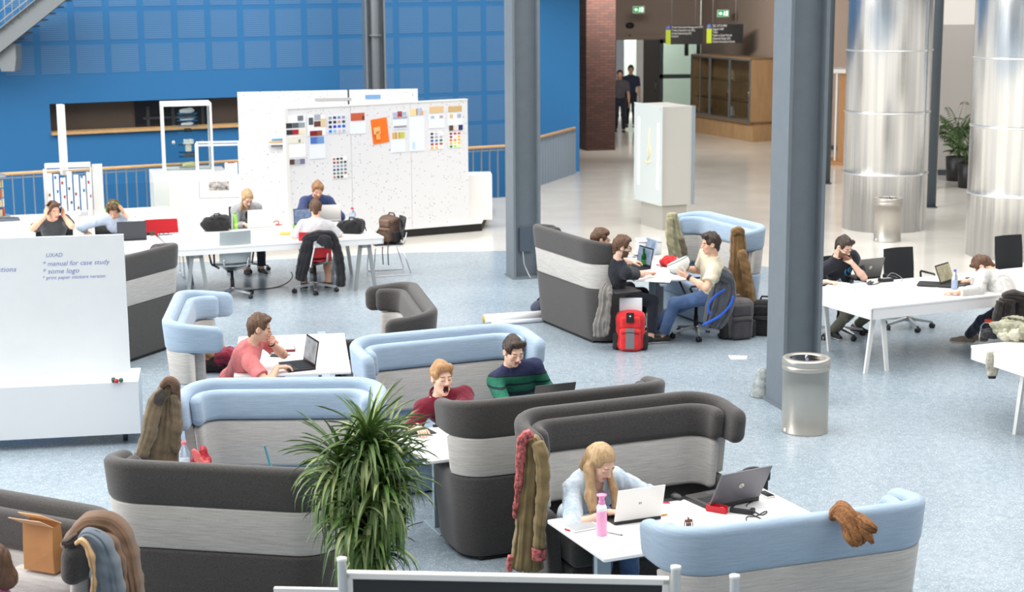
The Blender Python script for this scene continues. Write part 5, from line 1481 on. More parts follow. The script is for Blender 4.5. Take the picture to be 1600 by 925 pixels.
# ================================================================ ROLLING WHITEBOARD
wa, wb2 = G(-260, 704, .1), G(220, 679, .1); wd = wb2 - wa; WL = wd.length; WR = math.atan2(wd.y, wd.x)
wbd = thing('rolling_whiteboard', 'large rolling whiteboard with faint blue handwriting and a box base', 'whiteboard', (wa.x, wa.y, 0), WR)
m = MB(); m.box((WL/2, .29, .355), (WL, .56, .49)); m.build('box_base', mat('whiteboard_base', (226, 229, 232), .35), wbd)
M_WB = mat('whiteboard_face', (224, 228, 230), .22, noise=.02, nscale=3)
m = MB(); m.box((WL/2 - .08, .46, 1.25), (WL - .02, .05, 1.30)); m.build('board', M_WB, wbd)
for x in (WL - .15, WL*.45):
    m = MB(); m.tube([(x - .02, .2, .06), (x + .02, .2, .06)], .06, seg=18); m.box((x, .2, .11), (.09, .05, .03)); m.build('caster', mat('caster_grey', (60, 62, 66), .4), wbd)
INK = mat('blue_ink', (128, 142, 196), .6)
def hand_line(txt, px, py, px2):
    # meet the board face, write in slanting strokes
    def face(px, py):
        dv = G(px, py, 0) - Vector((0, 0, CAM_H)); nx, ny = -math.sin(WR), math.cos(WR)
        p0_ = Vector((wa.x - math.sin(WR)*.433, wa.y + math.cos(WR)*.433, 0))
        k = (p0_.x*nx + p0_.y*ny)/(dv.x*nx + dv.y*ny); p = Vector((0, 0, CAM_H)) + dv*k
        return (p.x - wa.x)*math.cos(WR) + (p.y - wa.y)*math.sin(WR), p.z
    x0, z0 = face(px, py); x1, _ = face(px2, py)
    vs, fs = text_mesh(txt, 1.0, shear=.25)
    w_ = max(v[0] for v in vs); s = (x1 - x0)/w_
    MB().add([(x0 + v[0]*s, .4335 - v[2]*.2, z0 + v[1]*min(s, .085)) for v in vs], fs).build('handwriting', INK, wbd)
for a in (('UXAD', 71, 402, 98), ('* manual for case study', 66, 416, 172), ('* some logo', 66, 428, 124), ('* print paper stickers version', 66, 437, 165), ('questions', -22, 426, 26)): hand_line(*a)
o = thing('marker_magnets', 'red and green magnets lying on the whiteboard base', 'magnet', G(183, 598, .60))
for k, (dx, dy, c) in enumerate(((-.03, 0, (24, 84, 60)), (.0, -.02, (190, 40, 60)), (.035, .01, (60, 110, 80)), (-.04, .03, (40, 60, 80)))):
    m = MB(); m.sphere((dx, dy, .022), .022, seg=10, ring=6); m.build('magnet', mat('magnet_%d' % k, c, .5), o)

# ================================================================ ENTRANCE HALL
kf0, kf1, kf2 = Vector((2.13, 28.7, 0)), Vector((2.52, 27.75, 0)), Vector((3.03, 28.05, 0))
kd = (kf1 - kf0); kr = math.atan2(kd.y, kd.x)
kio = thing('light_kiosk', 'tall grey light box kiosk with a glowing frosted face', 'kiosk', kf0, kr)
KL, KD, KZ = 1.0, .58, .42
M_KG = mat('kiosk_grey', (188, 186, 180), .5)
m = MB(); m.box((KL/2, KD/2 + .03, (KZ + 2.08)/2), (KL - .02, KD, 2.08 - KZ)); m.build('cabinet', M_KG, kio)
m = MB(); m.box((KL/2 + .06, KD/2, KZ/2), (KL - .2, KD - .12, KZ)); m.build('pedestal', mat('kiosk_foot', (172, 168, 160), .5), kio)
m = MB(); m.box((KL/2, .012, (KZ + 2.1)/2), (KL + .04, .012, 2.1 - KZ)); m.build('frosted_panel', mat('frosted_glass', (198, 205, 203), .4, spec=.5, emit=.04), kio)
m = MB(); m.box((.16, .003, 1.28), (.045, .004, 1.15)); m.box((KL - .12, .003, 1.25), (.04, .004, 1.1)); m.build('light_tube', mat('tube_glow', (255, 246, 216), .4, emit=2.2), kio)
m = MB()
fl = [(.50, 1.15), (.545, 1.25), (.53, 1.36), (.56, 1.48), (.545, 1.56), (.57, 1.70)]
m.tube([(x, .001, z) for x, z in fl], .012, seg=6); m.tube([(.40, .001, 1.14), (.5, .001, 1.10), (.64, .001, 1.14)], .012, seg=6); m.tube([(.56, .001, 1.2), (.60, .001, 1.32), (.57, .001, 1.42)], .01, seg=6)
m.build('flame_emblem', mat('emblem_gold', (232, 220, 176), .4), kio)
m = MB(); m.box((KL + .005, KD + .03, (KZ + 2.08)/2), (.02, .05, 2.08 - KZ)); m.build('corner_strip', mat('strip_blue_grey', (140, 152, 162), .4), kio)
m = MB()
for x in (.03, KL - .03):
    for z in (KZ + .05, 2.05): m.tube([(x, .008, z), (x, -.006, z)], .012, seg=8)
m.build('panel_bolts', M_CHR, kio)
# hanging direction signs
def hang_sign(label, px0, px1, py0, py1, Y, lines):
    a, b = V(px0, py0, Y), V(px1, py1, Y); wv, h = b.x - a.x, a.z - b.z
    t = thing('direction_sign', label, 'sign', (a.x, Y, b.z), 0, None)
    m = MB(); m.box((wv/2, .03, h/2), (wv, .05, h)); m.build('sign_board', mat('sign_black', (30, 30, 30), .5), t)
    m = MB(); m.box((.055, -.002, h*.39), (.13, .012, h*.78)); m.build('green_strip', mat('lime_strip', (186, 208, 44), .5), t)
    m = MB(); m.tube([(.055, .01, h*.88), (.055, -.012, h*.88)], .062, seg=20); m.build('round_badge', mat('badge_blue', (112, 124, 196), .5), t)
    m = MB(); vs, fs = text_mesh('\n'.join(lines), .054, extrude=.002)
    m.add([(.145 + v[0], -.003 - v[2], h*.86 + v[1]*1.5) for v in vs], fs); m.build('sign_text', mat('sign_white', (236, 236, 236), .5), t)
    m = MB()
    for x in (.15, wv - .2): m.tube([(x, .03, h), (x, .03, 4.4 - b.z)], .012, seg=6)
    m.build('hanger_rods', mat('rod_grey', (150, 150, 150), .4, .5), t)
hang_sign('black hanging sign with lime strip, the left one of two', 1041, 1098, 40, 69, 45.2, ['Product Innovation Management (PIM)', 'Product Evaluation Lab (PEL)', 'Design Engineering (DE)', 'Room B'])
hang_sign('black hanging sign with lime strip, the right one of two', 1105, 1161, 38, 67, 44.0, ['SSC, ICT & MPD', 'Support Staff', 'Toilet', 'Studio in Exam Periods', 'Industrial Design (ID)', 'Student Association Room'])
EXG = mat('exit_green', (36, 150, 84), .5, emit=.5); EXW = mat('exit_white', (226, 250, 232), .5, emit=.9)
def exit_sign(label, px, py, Y, left):
    c = V(px, py, Y); t = thing('exit_sign', label, 'exit sign', c)
    m = MB(); m.box((0, .05, 0), (.32, .08, .19)); m.build('housing', mat('housing_white', (222, 226, 222), .5), t)
    m = MB(); m.box((0, .005, 0), (.29, .012, .16)); m.build('green_face', EXG, t)
    s = -1 if left else 1; m = MB()
    m.slab([(s*-.02, -.004, 0), (s*-.08, -.004, .05), (s*-.08, -.004, .02), (s*-.12, -.004, .02), (s*-.12, -.004, -.02), (s*-.08, -.004, -.02), (s*-.08, -.004, -.05)] if not left else [(-.12, -.004, 0), (-.07, -.004, .05), (-.07, -.004, .02), (-.03, -.004, .02), (-.03, -.004, -.02), (-.07, -.004, -.02), (-.07, -.004, -.05)], (0, -.004, 0))
    x = .035
    m.box((x + .065, -.005, 0), (.05, .006, .12)); m.tube([(x, -.004, .045), (x, -.008, .045)], .016, seg=10); m.bar((x, -.006, .03), (x - .01, -.006, -.02), .03, .006, up=(0, 1, 0)); m.bar((x - .01, -.006, -.02), (x - .035, -.006, -.06), .016, .006, up=(0, 1, 0)); m.bar((x - .01, -.006, -.02), (x + .025, -.006, -.055), .016, .006, up=(0, 1, 0))
    m.build('pictogram', EXW, t)
    m = MB()
    for x in (-.1, .1): m.tube([(x, .05, .09), (x, .05, 4.4 - c.z)], .006, seg=6)
    m.build('hanger_rods', mat('rod_grey', (150, 150, 150), .4, .5), t)
exit_sign('green running man exit sign above the open doorway', 998, 15, 46.5, True)
exit_sign('green running man exit sign above the right hanging sign', 1130, 21, 45.5, False)
o = thing('wall_sensor', 'small black dome sensor on the taupe wall above the doorway', 'sensor', V(984, 40, EY - .03)); S = SDF((-.2, -.2, -.2), (.2, .2, .2), .02); S.ell((0, -.02, 0), (.13, .08, .09)); S.build('dome', M_BLK, o); MB().tube([(0, 0, -.3), (0, -.03, -.3)], .04, seg=12).build('lens', M_BLK, o)

# glass fronted wooden cabinet
c0, c1_ = Vector((4.97, 46.0, 0)), Vector((6.17, 42.95, 0)); cdv = c1_ - c0; CL = cdv.length; CR = math.atan2(cdv.y, cdv.x)
CAB = thing('display_cabinet', 'wooden display cabinet with three glass doors in the entrance hall', 'cabinet', c0, CR)
M_BIR = mat('birch_ply', (170, 138, 100), .5, noise=.12, nscale=9, stretch=(1, 1, .2))
DC, HC = .72, 2.14
m = MB(); m.box((CL/2, DC/2 + .05, .24), (CL - .06, DC - .1, .48)); m.build('base_cupboard', M_BIR, CAB)
m = MB(); m.box((CL - .02, DC/2, (HC + .48)/2), (.04, DC, HC - .48)); m.box((.02, DC/2, (HC + .48)/2), (.04, DC, HC - .48)); m.box((CL/2, DC - .02, (HC + .48)/2), (CL, .04, HC - .48)); m.box((CL/2, DC/2, HC - .02), (CL, DC, .04)); m.box((CL/2, DC/2, .50), (CL, DC, .04)); m.build('carcass', M_BIR, CAB)
for z in (1.0, 1.5): MB().box((CL/2, DC/2, z), (CL - .08, DC - .08, .012)).build('shelf', GL, CAB)
for i in range(3):
    x0 = CL*i/3; x1 = CL*(i + 1)/3
    dr_ = MB(); 
    for x in (x0 + .03, x1 - .03): dr_.box((x, -.012, (HC + .5)/2), (.05, .03, HC - .54))
    for z in (.54, HC - .04): dr_.box(((x0 + x1)/2, -.012, z), (x1 - x0, .03, .05))
    if i == 0: dr_.box(((x0 + x1)/2, -.012, (HC + .5)/2), (.04, .03, HC - .54))
    do = dr_.build('door', mat('door_frame_grey', (104, 108, 110), .4, .3), CAB)
    MB().box(((x0 + x1)/2, -.006, (HC + .5)/2), (x1 - x0 - .1, .006, HC - .6)).build('door_glass', GL, do)
    MB().tube([(x1 - .05, -.03, 1.2), (x1 - .05, -.03, 1.3)], .01, seg=8).build('door_handle', M_CHR, do)
for k, (x, z, c, lab) in enumerate(((.5, .56, (70, 60, 60), 'dark figurine on the cabinet bottom'), (1.75, .56, (200, 204, 210), 'grey framed card at the cabinet bottom'), (2.9, .56, (52, 74, 92), 'dark blue model at the cabinet bottom'), (1.6, 1.03, (150, 70, 50), 'red brown model on the cabinet middle shelf'), (2.6, 1.03, (120, 92, 60), 'tan model on the cabinet middle shelf'), (1.7, 1.53, (206, 180, 140), 'cream model on the cabinet upper shelf'))):
    o = thing('exhibit', lab, 'exhibit', c0 + Vector((math.cos(CR)*x - math.sin(CR)*.3, math.sin(CR)*x + math.cos(CR)*.3, z)), CR, 'exhibits in the wooden cabinet')
    S = SDF((-.2, -.2, -.02), (.2, .2, .4), .014); S.box((0, 0, .06), (.10, .05, .06), r=.02); S.ell((.02, 0, .17), (.06, .05, .09), k=.04); S.ell((-.05, 0, .12), (.05, .04, .05), k=.03); S.build('exhibit_body', mat('exh_%d' % k, c, .5), o)

# timber counter beyond the front column
wc = thing('reception_counter', 'oak counter with a white top edge and a notice, beside the silver duct', 'counter', (7.12, 37.9, 0), R(-34))
m = MB(); m.box((.55, .45, 2.1), (1.25, .95, .09)); m.build('white_top', mat('counter_white', (232, 228, 222), .4), wc)
m = MB(); m.box((.75, .3, 1.03), (.85, .5, 2.06)); m.box((.6, .2, .04), (1.3, .9, .08)); m.build('oak_body', mat('oak_door', (176, 128, 80), .5, noise=.15, nscale=7, stretch=(6, 6, .4)), wc)
m = MB(); m.box((.27, .06, 1.05), (.04, .05, 2.1)); m.build('white_edge', mat('counter_white', (232, 228, 222), .4), wc)
m = MB(); m.box((.62, .04, 1.45), (.16, .012, .36)); m.build('notice', PAPER, wc)

# palms in black pots
LEAF = mat('palm_leaf', (48, 78, 38), .5, rgb2=(80, 112, 54), nscale=6)
def frond(m, base, az, L, droop, rise, n=9, leaflets=11, w=.02):
    pts = []; d_ = Vector((math.cos(az), math.sin(az), 0))
    for i in range(n):
        f = i/(n - 1); pts.append(Vector(base) + d_*(L*.75*f) + Vector((0, 0, rise*f - droop*f*f)))
    m.tube(pts, [.008*(1 - .8*i/n) for i in range(n)], 0, seg=5)
    sd = Vector((-d_.y, d_.x, 0))
    for i in range(1, leaflets):
        f = .2 + .8*i/leaflets; k = min(n - 2, int(f*(n - 1))); p = pts[k].lerp(pts[k + 1], f*(n - 1) - k); ll = L*.34*(1 - .5*f)
        for s in (-1, 1):
            t_ = p + sd*s*ll*.8 + d_*ll*.5 + Vector((0, 0, -ll*.35)); mid_ = p.lerp(t_, .5) + Vector((0, 0, ll*.12)); o_ = d_*w
            m.add([p, mid_ + o_, t_, mid_ - o_], [(0, 1, 2, 3)], 0, True)
def palm(label, p, h, seed):
    t = thing('potted_palm', label, 'plant', p); rg = random.Random(seed)
    m = MB(); m.lathe([(.20, 0), (.235, .5), (.22, .5), (.21, .46)], seg=24); m.build('pot', mat('pot_black', (36, 36, 38), .4), t)
    m = MB(); m.lathe([(.21, .45), (.0, .46)], seg=20, cap=False); m.build('soil', mat('soil', (60, 48, 40), .9), t)
    m = MB()
    for i in range(5): m.tube([(rg.uniform(-.08, .08), rg.uniform(-.08, .08), .45), (rg.uniform(-.12, .12), rg.uniform(-.12, .12), h*.55)], .014, seg=6)
    m.build('stems', mat('palm_stem', (96, 110, 60), .6), t)
    m = MB()
    for i in range(30): frond(m, (rg.uniform(-.1, .1), rg.uniform(-.1, .1), h*(.35 + .25*rg.random())), rg.uniform(0, 2*PI), rg.uniform(.5, .8), rg.uniform(.3, .7), rg.uniform(.6, 1.1))
    m.build('fronds', LEAF, t)
palm('potted palm between the silver ducts, the left of two', G(1494, 282), 1.85, 2)
palm('potted palm between the silver ducts, the nearer right one', G(1513, 293), 1.45, 5)

# steel bins
M_BIN = mat('satin_steel', (188, 184, 176), .34, .6)
def bin_(label, p, r, h, rz=0):
    t = thing('steel_bin', label, 'bin', p, rz)
    m = MB(); m.lathe([(r + .004, 0), (r + .004, .015), (r, .02), (r, h - .11), (r + .003, h - .11)], seg=48); m.build('bin_body', M_BIN, t)
    m = MB(); m.lathe([(r + .002, h - .11), (r + .008, h - .105), (r + .008, h - .07), (r + .003, h - .066), (r + .003, h - .055), (r + .009, h - .05), (r + .009, h - .012), (r, h), (r*.74, h), (r*.72, h - .012)], seg=48, cap=False); m.build('lid_ring', M_BIN, t)
    m = MB(); m.lathe([(r*.73, h - .05), (0.001, h - .05)], seg=36, cap=False); m.build('inner_tray', mat('tray_steel', (96, 96, 98), .3, .8), t)
    m = MB(); m.add([(-.02 - r*.6, -.02, h - .035), (r*.1, -.02 - r*.6, h - .03), (r*.15, .05, h + .01), (-r*.55, r*.4, h - .01)], [(0, 1, 2, 3)]); m.tube([(0, 0, h - .05), (0, 0, h + .025)], .014, seg=10); m.build('swing_flap', mat('flap_chrome', (150, 152, 160), .15, 1.0), t)
    m = MB(); m.box((-r*.93, -r*.42, .035), (.006, .03, .03), rz=R(24)); m.build('sticker', PAPER, t)
    return t
bin_('brushed steel bin in front of the large steel column', G(1257, 673), .215, .71)
bin_('brushed steel bin standing in front of the silver duct', G(1386, 376), .215, .70)
# ================================================================ THINGS ON THE TABLES
def logo_disc(m, x, y, z, r): m.tube([(x, y, z), (x, y + .0015, z)], r, seg=20)
def laptop(label, loc, head, w=.36, dp=.245, lid=(40, 40, 42), base=(40, 40, 42), ang=108, logo=None, screen=(150, 168, 190), lt=.008, bt=.022):
    # head: the direction from the machine to its user
    t = thing('laptop', label, 'laptop', loc, R(head + 90), 'laptops on the tables')
    mb = mat('lap_%d_%d_%d' % base, base, .4, .2); ml = mat('laplid_%d_%d_%d' % lid, lid, .35, .3)
    m = MB(); m.rbox((0, 0, bt/2), (w, dp, bt), .012, rv=.005); bo = m.build('base', mb, t)
    m = MB()
    for r_ in range(5):
        for k in range(13): m.box((-w*.43 + w*.86*(k + .5)/13, dp*.36 - dp*.11*r_, bt + .001), (w*.86/13 - .003, dp*.11 - .003, .003))
    m.build('keyboard', mat('keys_dark', (26, 26, 28), .5), bo)
    m = MB(); m.rbox((0, -dp*.33, bt + .0005), (w*.28, dp*.2, .0015), .004); m.build('trackpad', mat('pad_grey', (70, 70, 74), .4), bo)
    a = R(ang - 90); H = dp*.97
    M = Matrix.Translation((0, dp/2 - .008, bt)) @ Matrix.Rotation(-a, 4, 'X')
    m = MB().at(M); m.rbox((0, 0, H/2), (w, lt, H), .003); lo = m.build('lid', ml, t)
    m = MB().at(M); m.box((0, -lt/2 - .0008, H*.52), (w*.92, .0015, H*.82)); m.build('display', mat('disp_%d_%d_%d' % screen, screen, .2, rgb2=tuple(max(0, c - 50) for c in screen), nscale=9), lo)
    if logo:
        m = MB().at(M)
        if logo == 'disc': 
            m.tube([(0, lt/2, H*.52), (0, lt/2 + .002, H*.52)], .020, seg=22)
            m.build('logo', mat('logo_pale', (236, 226, 210), .4), lo)
            m = MB().at(M); m.bar((-.006, lt/2 + .003, H*.52 - .010), (-.002, lt/2 + .003, H*.52 + .010), .003, .001, up=(0, 1, 0)); m.bar((.004, lt/2 + .003, H*.52 - .010), (.008, lt/2 + .003, H*.52 + .010), .003, .001, up=(0, 1, 0)); m.build('logo_strokes', mat('logo_grey', (120, 110, 100), .5), lo)
        elif logo == 'small':
            for k in (-.006, .006): m.box((k, lt/2 + .001, H*.52), (.006, .001, .014))
            m.build('logo', mat('logo_grey', (120, 110, 100), .5), lo)
        elif logo == 'ring':
            m.tube([(.026*math.cos(q), lt/2 + .001, H*.5 + .026*math.sin(q)) for q in [2*PI*i/20 for i in range(20)]], .004, seg=6, closed=True)
            vs, fs = text_mesh('DELL', .017, 'CENTER', .0005); m.add([(-v[0], lt/2 + .0015, H*.5 - .006 + v[1]) for v in vs], fs)
            m.build('logo', mat('logo_silver', (200, 200, 204), .3), lo)
        elif logo == 'slant':
            m.bar((w*.36, lt/2 + .001, H*.82), (w*.42, lt/2 + .001, H*.70), .016, .002, up=(0, 1, 0)); m.box((-w*.38, lt/2 + .001, H*.9), (w*.14, .002, .008)); m.build('logo', mat('logo_silver', (200, 200, 204), .3), lo)
        elif logo == 'apple':
            m.sphere((0, lt/2, H*.5), (.018, .002, .02), seg=14, ring=8); m.sphere((.004, lt/2, H*.5 + .026), (.005, .0015, .008), seg=8, ring=6); m.build('logo', mat('logo_white', (250, 250, 250), .3), lo)
    return t
def bottle(name, label, loc, prof, mt, capprof=None, capm=None, lab=None, cat='bottle'):
    t = thing(name, label, cat, loc)
    MB().lathe(prof, seg=24).build('bottle_body', mt, t)
    if capprof: MB().lathe(capprof, seg=20).build('cap', capm, t)
    if lab: MB().lathe([(lab[0], lab[1]), (lab[0], lab[2])], seg=24, cap=False).build('bottle_label', lab[3], t)
    return t
def phone(label, loc, rz, c=(40, 36, 34), group='phones on the booth table', thick=.012, w=.068, L=.138):
    t = thing('phone', label, 'phone', loc, rz, group)
    MB().rbox((0, 0, thick/2), (w, L, thick), .012, rv=.004).build('phone_body', mat('phone_edge', (210, 206, 200), .35, .3), t)
    MB().rbox((0, 0, thick + .0006), (w*.92, L*.93, .0014), .009, rv=.0004).build('phone_screen', mat('phone_%d_%d_%d' % c, c, .12), t)
    return t
def sheets(label, pts, z, n=2, mt=None, name='paper_sheet', group=None):
    c = sum((Vector(p) for p in pts), Vector())/len(pts)
    o = MB().prism([((p[0] - c.x), (p[1] - c.y)) for p in pts], 0, .0012*n).build(name, mt or PAPER2); o.location = (c.x, c.y, z)
    return tag(o, label, 'paper', group)
def cable(label, pts, r, c=(36, 36, 38), name='cable'):
    P = [Vector(p) for p in pts]
    # smooth the run
    for _ in range(3):
        q = [P[0]]
        for a, b in zip(P[:-1], P[1:]): q += [a*.75 + b*.25, a*.25 + b*.75]
        P = q + [P[-1]]
    o = MB().tube([p - P[0] for p in P], r, seg=6).build(name, mat('cable_%d_%d_%d' % c, c, .5)); o.location = P[0]
    return tag(o, label, 'cable')
def mouse(label, loc, rz, c=(44, 44, 48)):
    t = thing('computer_mouse', label, 'mouse', loc, rz)
    S = SDF((-.05, -.07, -.005), (.05, .07, .05), .003); S.ell((0, 0, .008), (.032, .054, .028), k=.0); S.plane((0, 0, 0), (0, 0, -1)); S.build('mouse_shell', mat('mouse_grey', c, .35), t)
    MB().tube([(0, .028, .036), (0, .018, .038)], .004, seg=8).build('scroll_wheel', M_BLK, t)
ZT = .7205
# -------- front table
laptop('white laptop in front of the blonde woman in denim', G(985, 806, .735).xy.to_3d() + Vector((.0, .02, ZT)), 112, .34, .24, (232, 230, 226), (40, 40, 42), 104, 'small')
laptop('large grey laptop with a round logo, open and unattended', G(1128, 778, .735).xy.to_3d() + Vector((0, 0, ZT)), 120, .42, .29, (112, 110, 116), (58, 56, 56), 118, 'disc', lt=.011, bt=.03)
bottle('drinking_bottle', 'pink drinking bottle with a white shoulder beside the white laptop', G(940, 836, ZT), [(.032, 0), (.034, .004), (.034, .155), (.032, .165)], mat('pink_plastic', (238, 168, 204), .35), [(.022, .205), (.022, .225), (.017, .232), (.018, .25), (.033, .262), (.033, .268), (.012, .27)], mat('pink_cap', (240, 150, 200), .35))
pb = children(bpy.data.objects['drinking_bottle'])
MB().lathe([(.032, .165), (.033, .168), (.033, .188), (.022, .206)], seg=24).build('shoulder', mat('white_plastic', (240, 238, 240), .35), bpy.data.objects['drinking_bottle'])
phone('white edged phone on a dark case near the pink bottle', G(897, 808, ZT), R(40))
phone('black phone near the far end of the front booth table', G(1197, 774, ZT), R(25), (30, 30, 32))
o = thing('tablet', 'grey tablet lying flat left of the pink bottle', 'tablet', G(910, 824, ZT), R(118)); MB().rbox((0, 0, .005), (.155, .22, .010), .012, rv=.004).build('tablet_body', mat('tablet_pale', (206, 208, 208), .35), o); MB().rbox((0, 0, .0105), (.13, .18, .0015), .004).build('tablet_screen', mat('tablet_grey', (166, 170, 172), .25), o)
o = thing('pen', 'short red pen beside the grey tablet', 'pen', G(887, 828, ZT + .006), R(-40)); MB().tube([(-.022, 0, 0), (.022, 0, 0)], .006, seg=8).build('pen_barrel', mat('pen_red', (210, 40, 60), .4), o); MB().tube([(.022, 0, 0), (.03, 0, 0)], [.005, .001], seg=8).build('pen_tip', PAPER, o)
o = thing('pen', 'silver pen on the papers in front of the white laptop', 'pen', G(958, 833, ZT + .006), R(-35)); MB().tube([(-.07, 0, 0), (.06, 0, 0)], .005, seg=8).build('pen_barrel', mat('pen_silver', (188, 188, 190), .3, .6), o); MB().tube([(.06, 0, 0), (.075, 0, 0)], [.005, .001], seg=8).build('pen_tip', M_BLK, o)
o = thing('pen', 'red pen lying near the computer mouse on the front table', 'pen', G(1035, 785, ZT + .006), R(-10)); MB().tube([(-.06, 0, 0), (.05, 0, 0)], .005, seg=8).build('pen_barrel', mat('pen_pink', (220, 60, 90), .4), o); MB().tube([(.05, 0, 0), (.065, 0, 0)], [.005, .001], seg=8).build('pen_tip', PAPER, o)
LN = mat('printed_paper', (240, 240, 242), .7, rgb2=(214, 216, 222), nscale=30, stretch=(.4, 4, 1))
sheets('stack of printed sheets between the two laptops', [G(1030, 792, 0), G(1070, 782, 0), G(1124, 803, 0), G(1078, 814, 0)], ZT, 4, LN)
sheets('loose printed sheet near the blue booth rim', [G(1010, 815, 0), G(1045, 803, 0), G(1075, 822, 0), G(1040, 832, 0)], ZT, 1, LN)
sheets('printed sheet under the silver pen', [G(955, 838, 0), G(1000, 828, 0), G(1015, 842, 0), G(975, 855, 0)], ZT, 1, LN)
mouse('dark computer mouse beside the large grey laptop', G(1057, 779, ZT), R(30))
# red stapler-like holder, adapter, cables, clip, earrings
o = thing('red_holder', 'bright red plastic holder beside the power adapter', 'holder', G(1120, 800, ZT), R(-32))
m = MB(); m.rbox((0, 0, .012), (.15, .04, .024), .008); m.box((0, .017, .035), (.14, .006, .03)); m.box((0, -.017, .03), (.14, .006, .024)); m.build('holder_body', M_RED, o); MB().rbox((.03, .03, .02), (.04, .05, .03), .012).build('tape_roll', PAPER, o)
o = thing('power_adapter', 'black laptop power adapter with a printed label', 'power adapter', G(1160, 801, ZT), R(-25)); MB().rbox((0, 0, .018), (.16, .07, .034), .008).build('adapter_body', M_BLK, o); MB().box((0, 0, .0356), (.11, .045, .001)).build('adapter_label', mat('label_grey', (150, 150, 154), .5), o)
za = ZT + .006
cable('thin black laptop cable coiled beside the power adapter', [G(1178, 776, za + .01), G(1180, 782, za), G(1170, 786, za), G(1164, 792, za), G(1180, 800, za), G(1190, 806, za), G(1200, 800, za), G(1196, 798, za), G(1180, 808, za), G(1166, 806, za), G(1166, 815, za), G(1172, 822, za)], .0035)
cable('black adapter lead running off over the front table edge', [G(1172, 803, za), G(1184, 808, za), G(1192, 812, za), G(1188, 820, za)], .004)
o = thing('hair_claw', 'small brown hair claw standing on the front table', 'hair clip', G(1076, 824, ZT), R(20))
m = MB()
for s in (-1, 1):
    for k in range(4): m.tube([(-.02 + .013*k, s*.002, .045), (-.02 + .013*k, s*.022, .028), (-.02 + .013*k, s*.018, .003)], .0035, seg=6)
    m.rbox((0, s*.006, .045), (.05, .008, .016), .003)
m.build('claw', mat('tortoise', (96, 62, 46), .3), o); MB().tube([(0, 0, .05), (0, .01, .065)], .006, seg=8).build('spring_grip', mat('tortoise', (96, 62, 46), .3), o)
o = thing('earrings', 'pair of small golden earrings beside the white laptop', 'earring', G(1034, 806, ZT)); 
for k in range(2):
    m = MB(); m.tube([(.02*k + .014*math.cos(q), .01*k + .014*math.sin(q), .004) for q in [2*PI*i/12 for i in range(12)]], .003, seg=6, closed=True); m.sphere((.02*k + .014, .01*k, .006), .006, seg=8, ring=5); m.build('earring_hoop', mat('gold', (196, 150, 84), .3, .8), o)
# black bag behind the table end
def sdf_thing(name, label, cat, loc, parts, group=None, rz=0.0, lo=(-.4, -.4, -.05), hi=(.4, .4, .7), vox=.008):
    t = thing(name, label, cat, loc, rz, group)
    for pn, fn, mt in parts:
        S = SDF(lo, hi, vox); fn(S); S.build(pn, mt, t)
    return t
M_BAGK = cloth('black_nylon', (38, 38, 40), .2, 14); M_BAGG = cloth('grey_nylon', (88, 86, 88), .18, 12)
p = G(1174, 752, .60)
sdf_thing('shoulder_bag', 'black leather bag on the booth seat behind the large grey laptop', 'bag', (p.x, p.y, .49), [
    ('bag_body', lambda S: (S.box((0, 0, .09), (.11, .07, .09), r=.03), S.fold(.005, 20)), mat('black_leather', (34, 33, 34), .4)),
    ('flap', lambda S: (S.box((0, -.03, .16), (.115, .06, .04), r=.02), S.fold(.004, 18, 4)), mat('black_leather', (34, 33, 34), .4)),
    ('handle', lambda S: [S.cone((.07*math.cos(a), 0, .175 + .03*math.sin(a)), (.07*math.cos(a + .35), 0, .175 + .03*math.sin(a + .35)), .011) for a in [i*.35 for i in range(9)]], mat('black_leather', (34, 33, 34), .4))], vox=.007, rz=R(22))
# -------- second table row
def lap_at(px, py, z=.735): q = G(px, py, z); return Vector((q.x, q.y, ZT))
laptop('dark laptop seen from behind in front of the man in stripes', lap_at(853, 634), 112, .36, .25, (62, 60, 60), (40, 40, 42), 112, None)
laptop('dark laptop of the yawning man, only its screen top above the charcoal rim', lap_at(768, 664), 105, .36, .25, (50, 48, 48), (40, 40, 42), 100, None)
o = tag(MB().rbox((0, 0, .0025), (.22, .19, .005), .012, rv=.002).build('mouse_pad', mat('pad_black', (54, 54, 56), .8)), 'black mouse pad under the yawning man\'s hand', 'mouse pad'); q = G(655, 676, ZT); o.location = (q.x, q.y, ZT); o.rotation_euler.z = R(30)
mouse('black computer mouse under the yawning man\'s hand', G(659, 676, ZT + .005), R(110), (30, 30, 32))
o = thing('small_stapler', 'tiny dark gadget at the charcoal booth end of the mouse table', 'gadget', G(681, 667, ZT), R(20)); MB().rbox((0, 0, .01), (.05, .02, .02), .006).build('gadget_body', M_BLK, o); MB().rbox((.03, .01, .006), (.03, .012, .012), .004).build('gadget_clip', mat('label_grey', (150, 150, 154), .5), o)
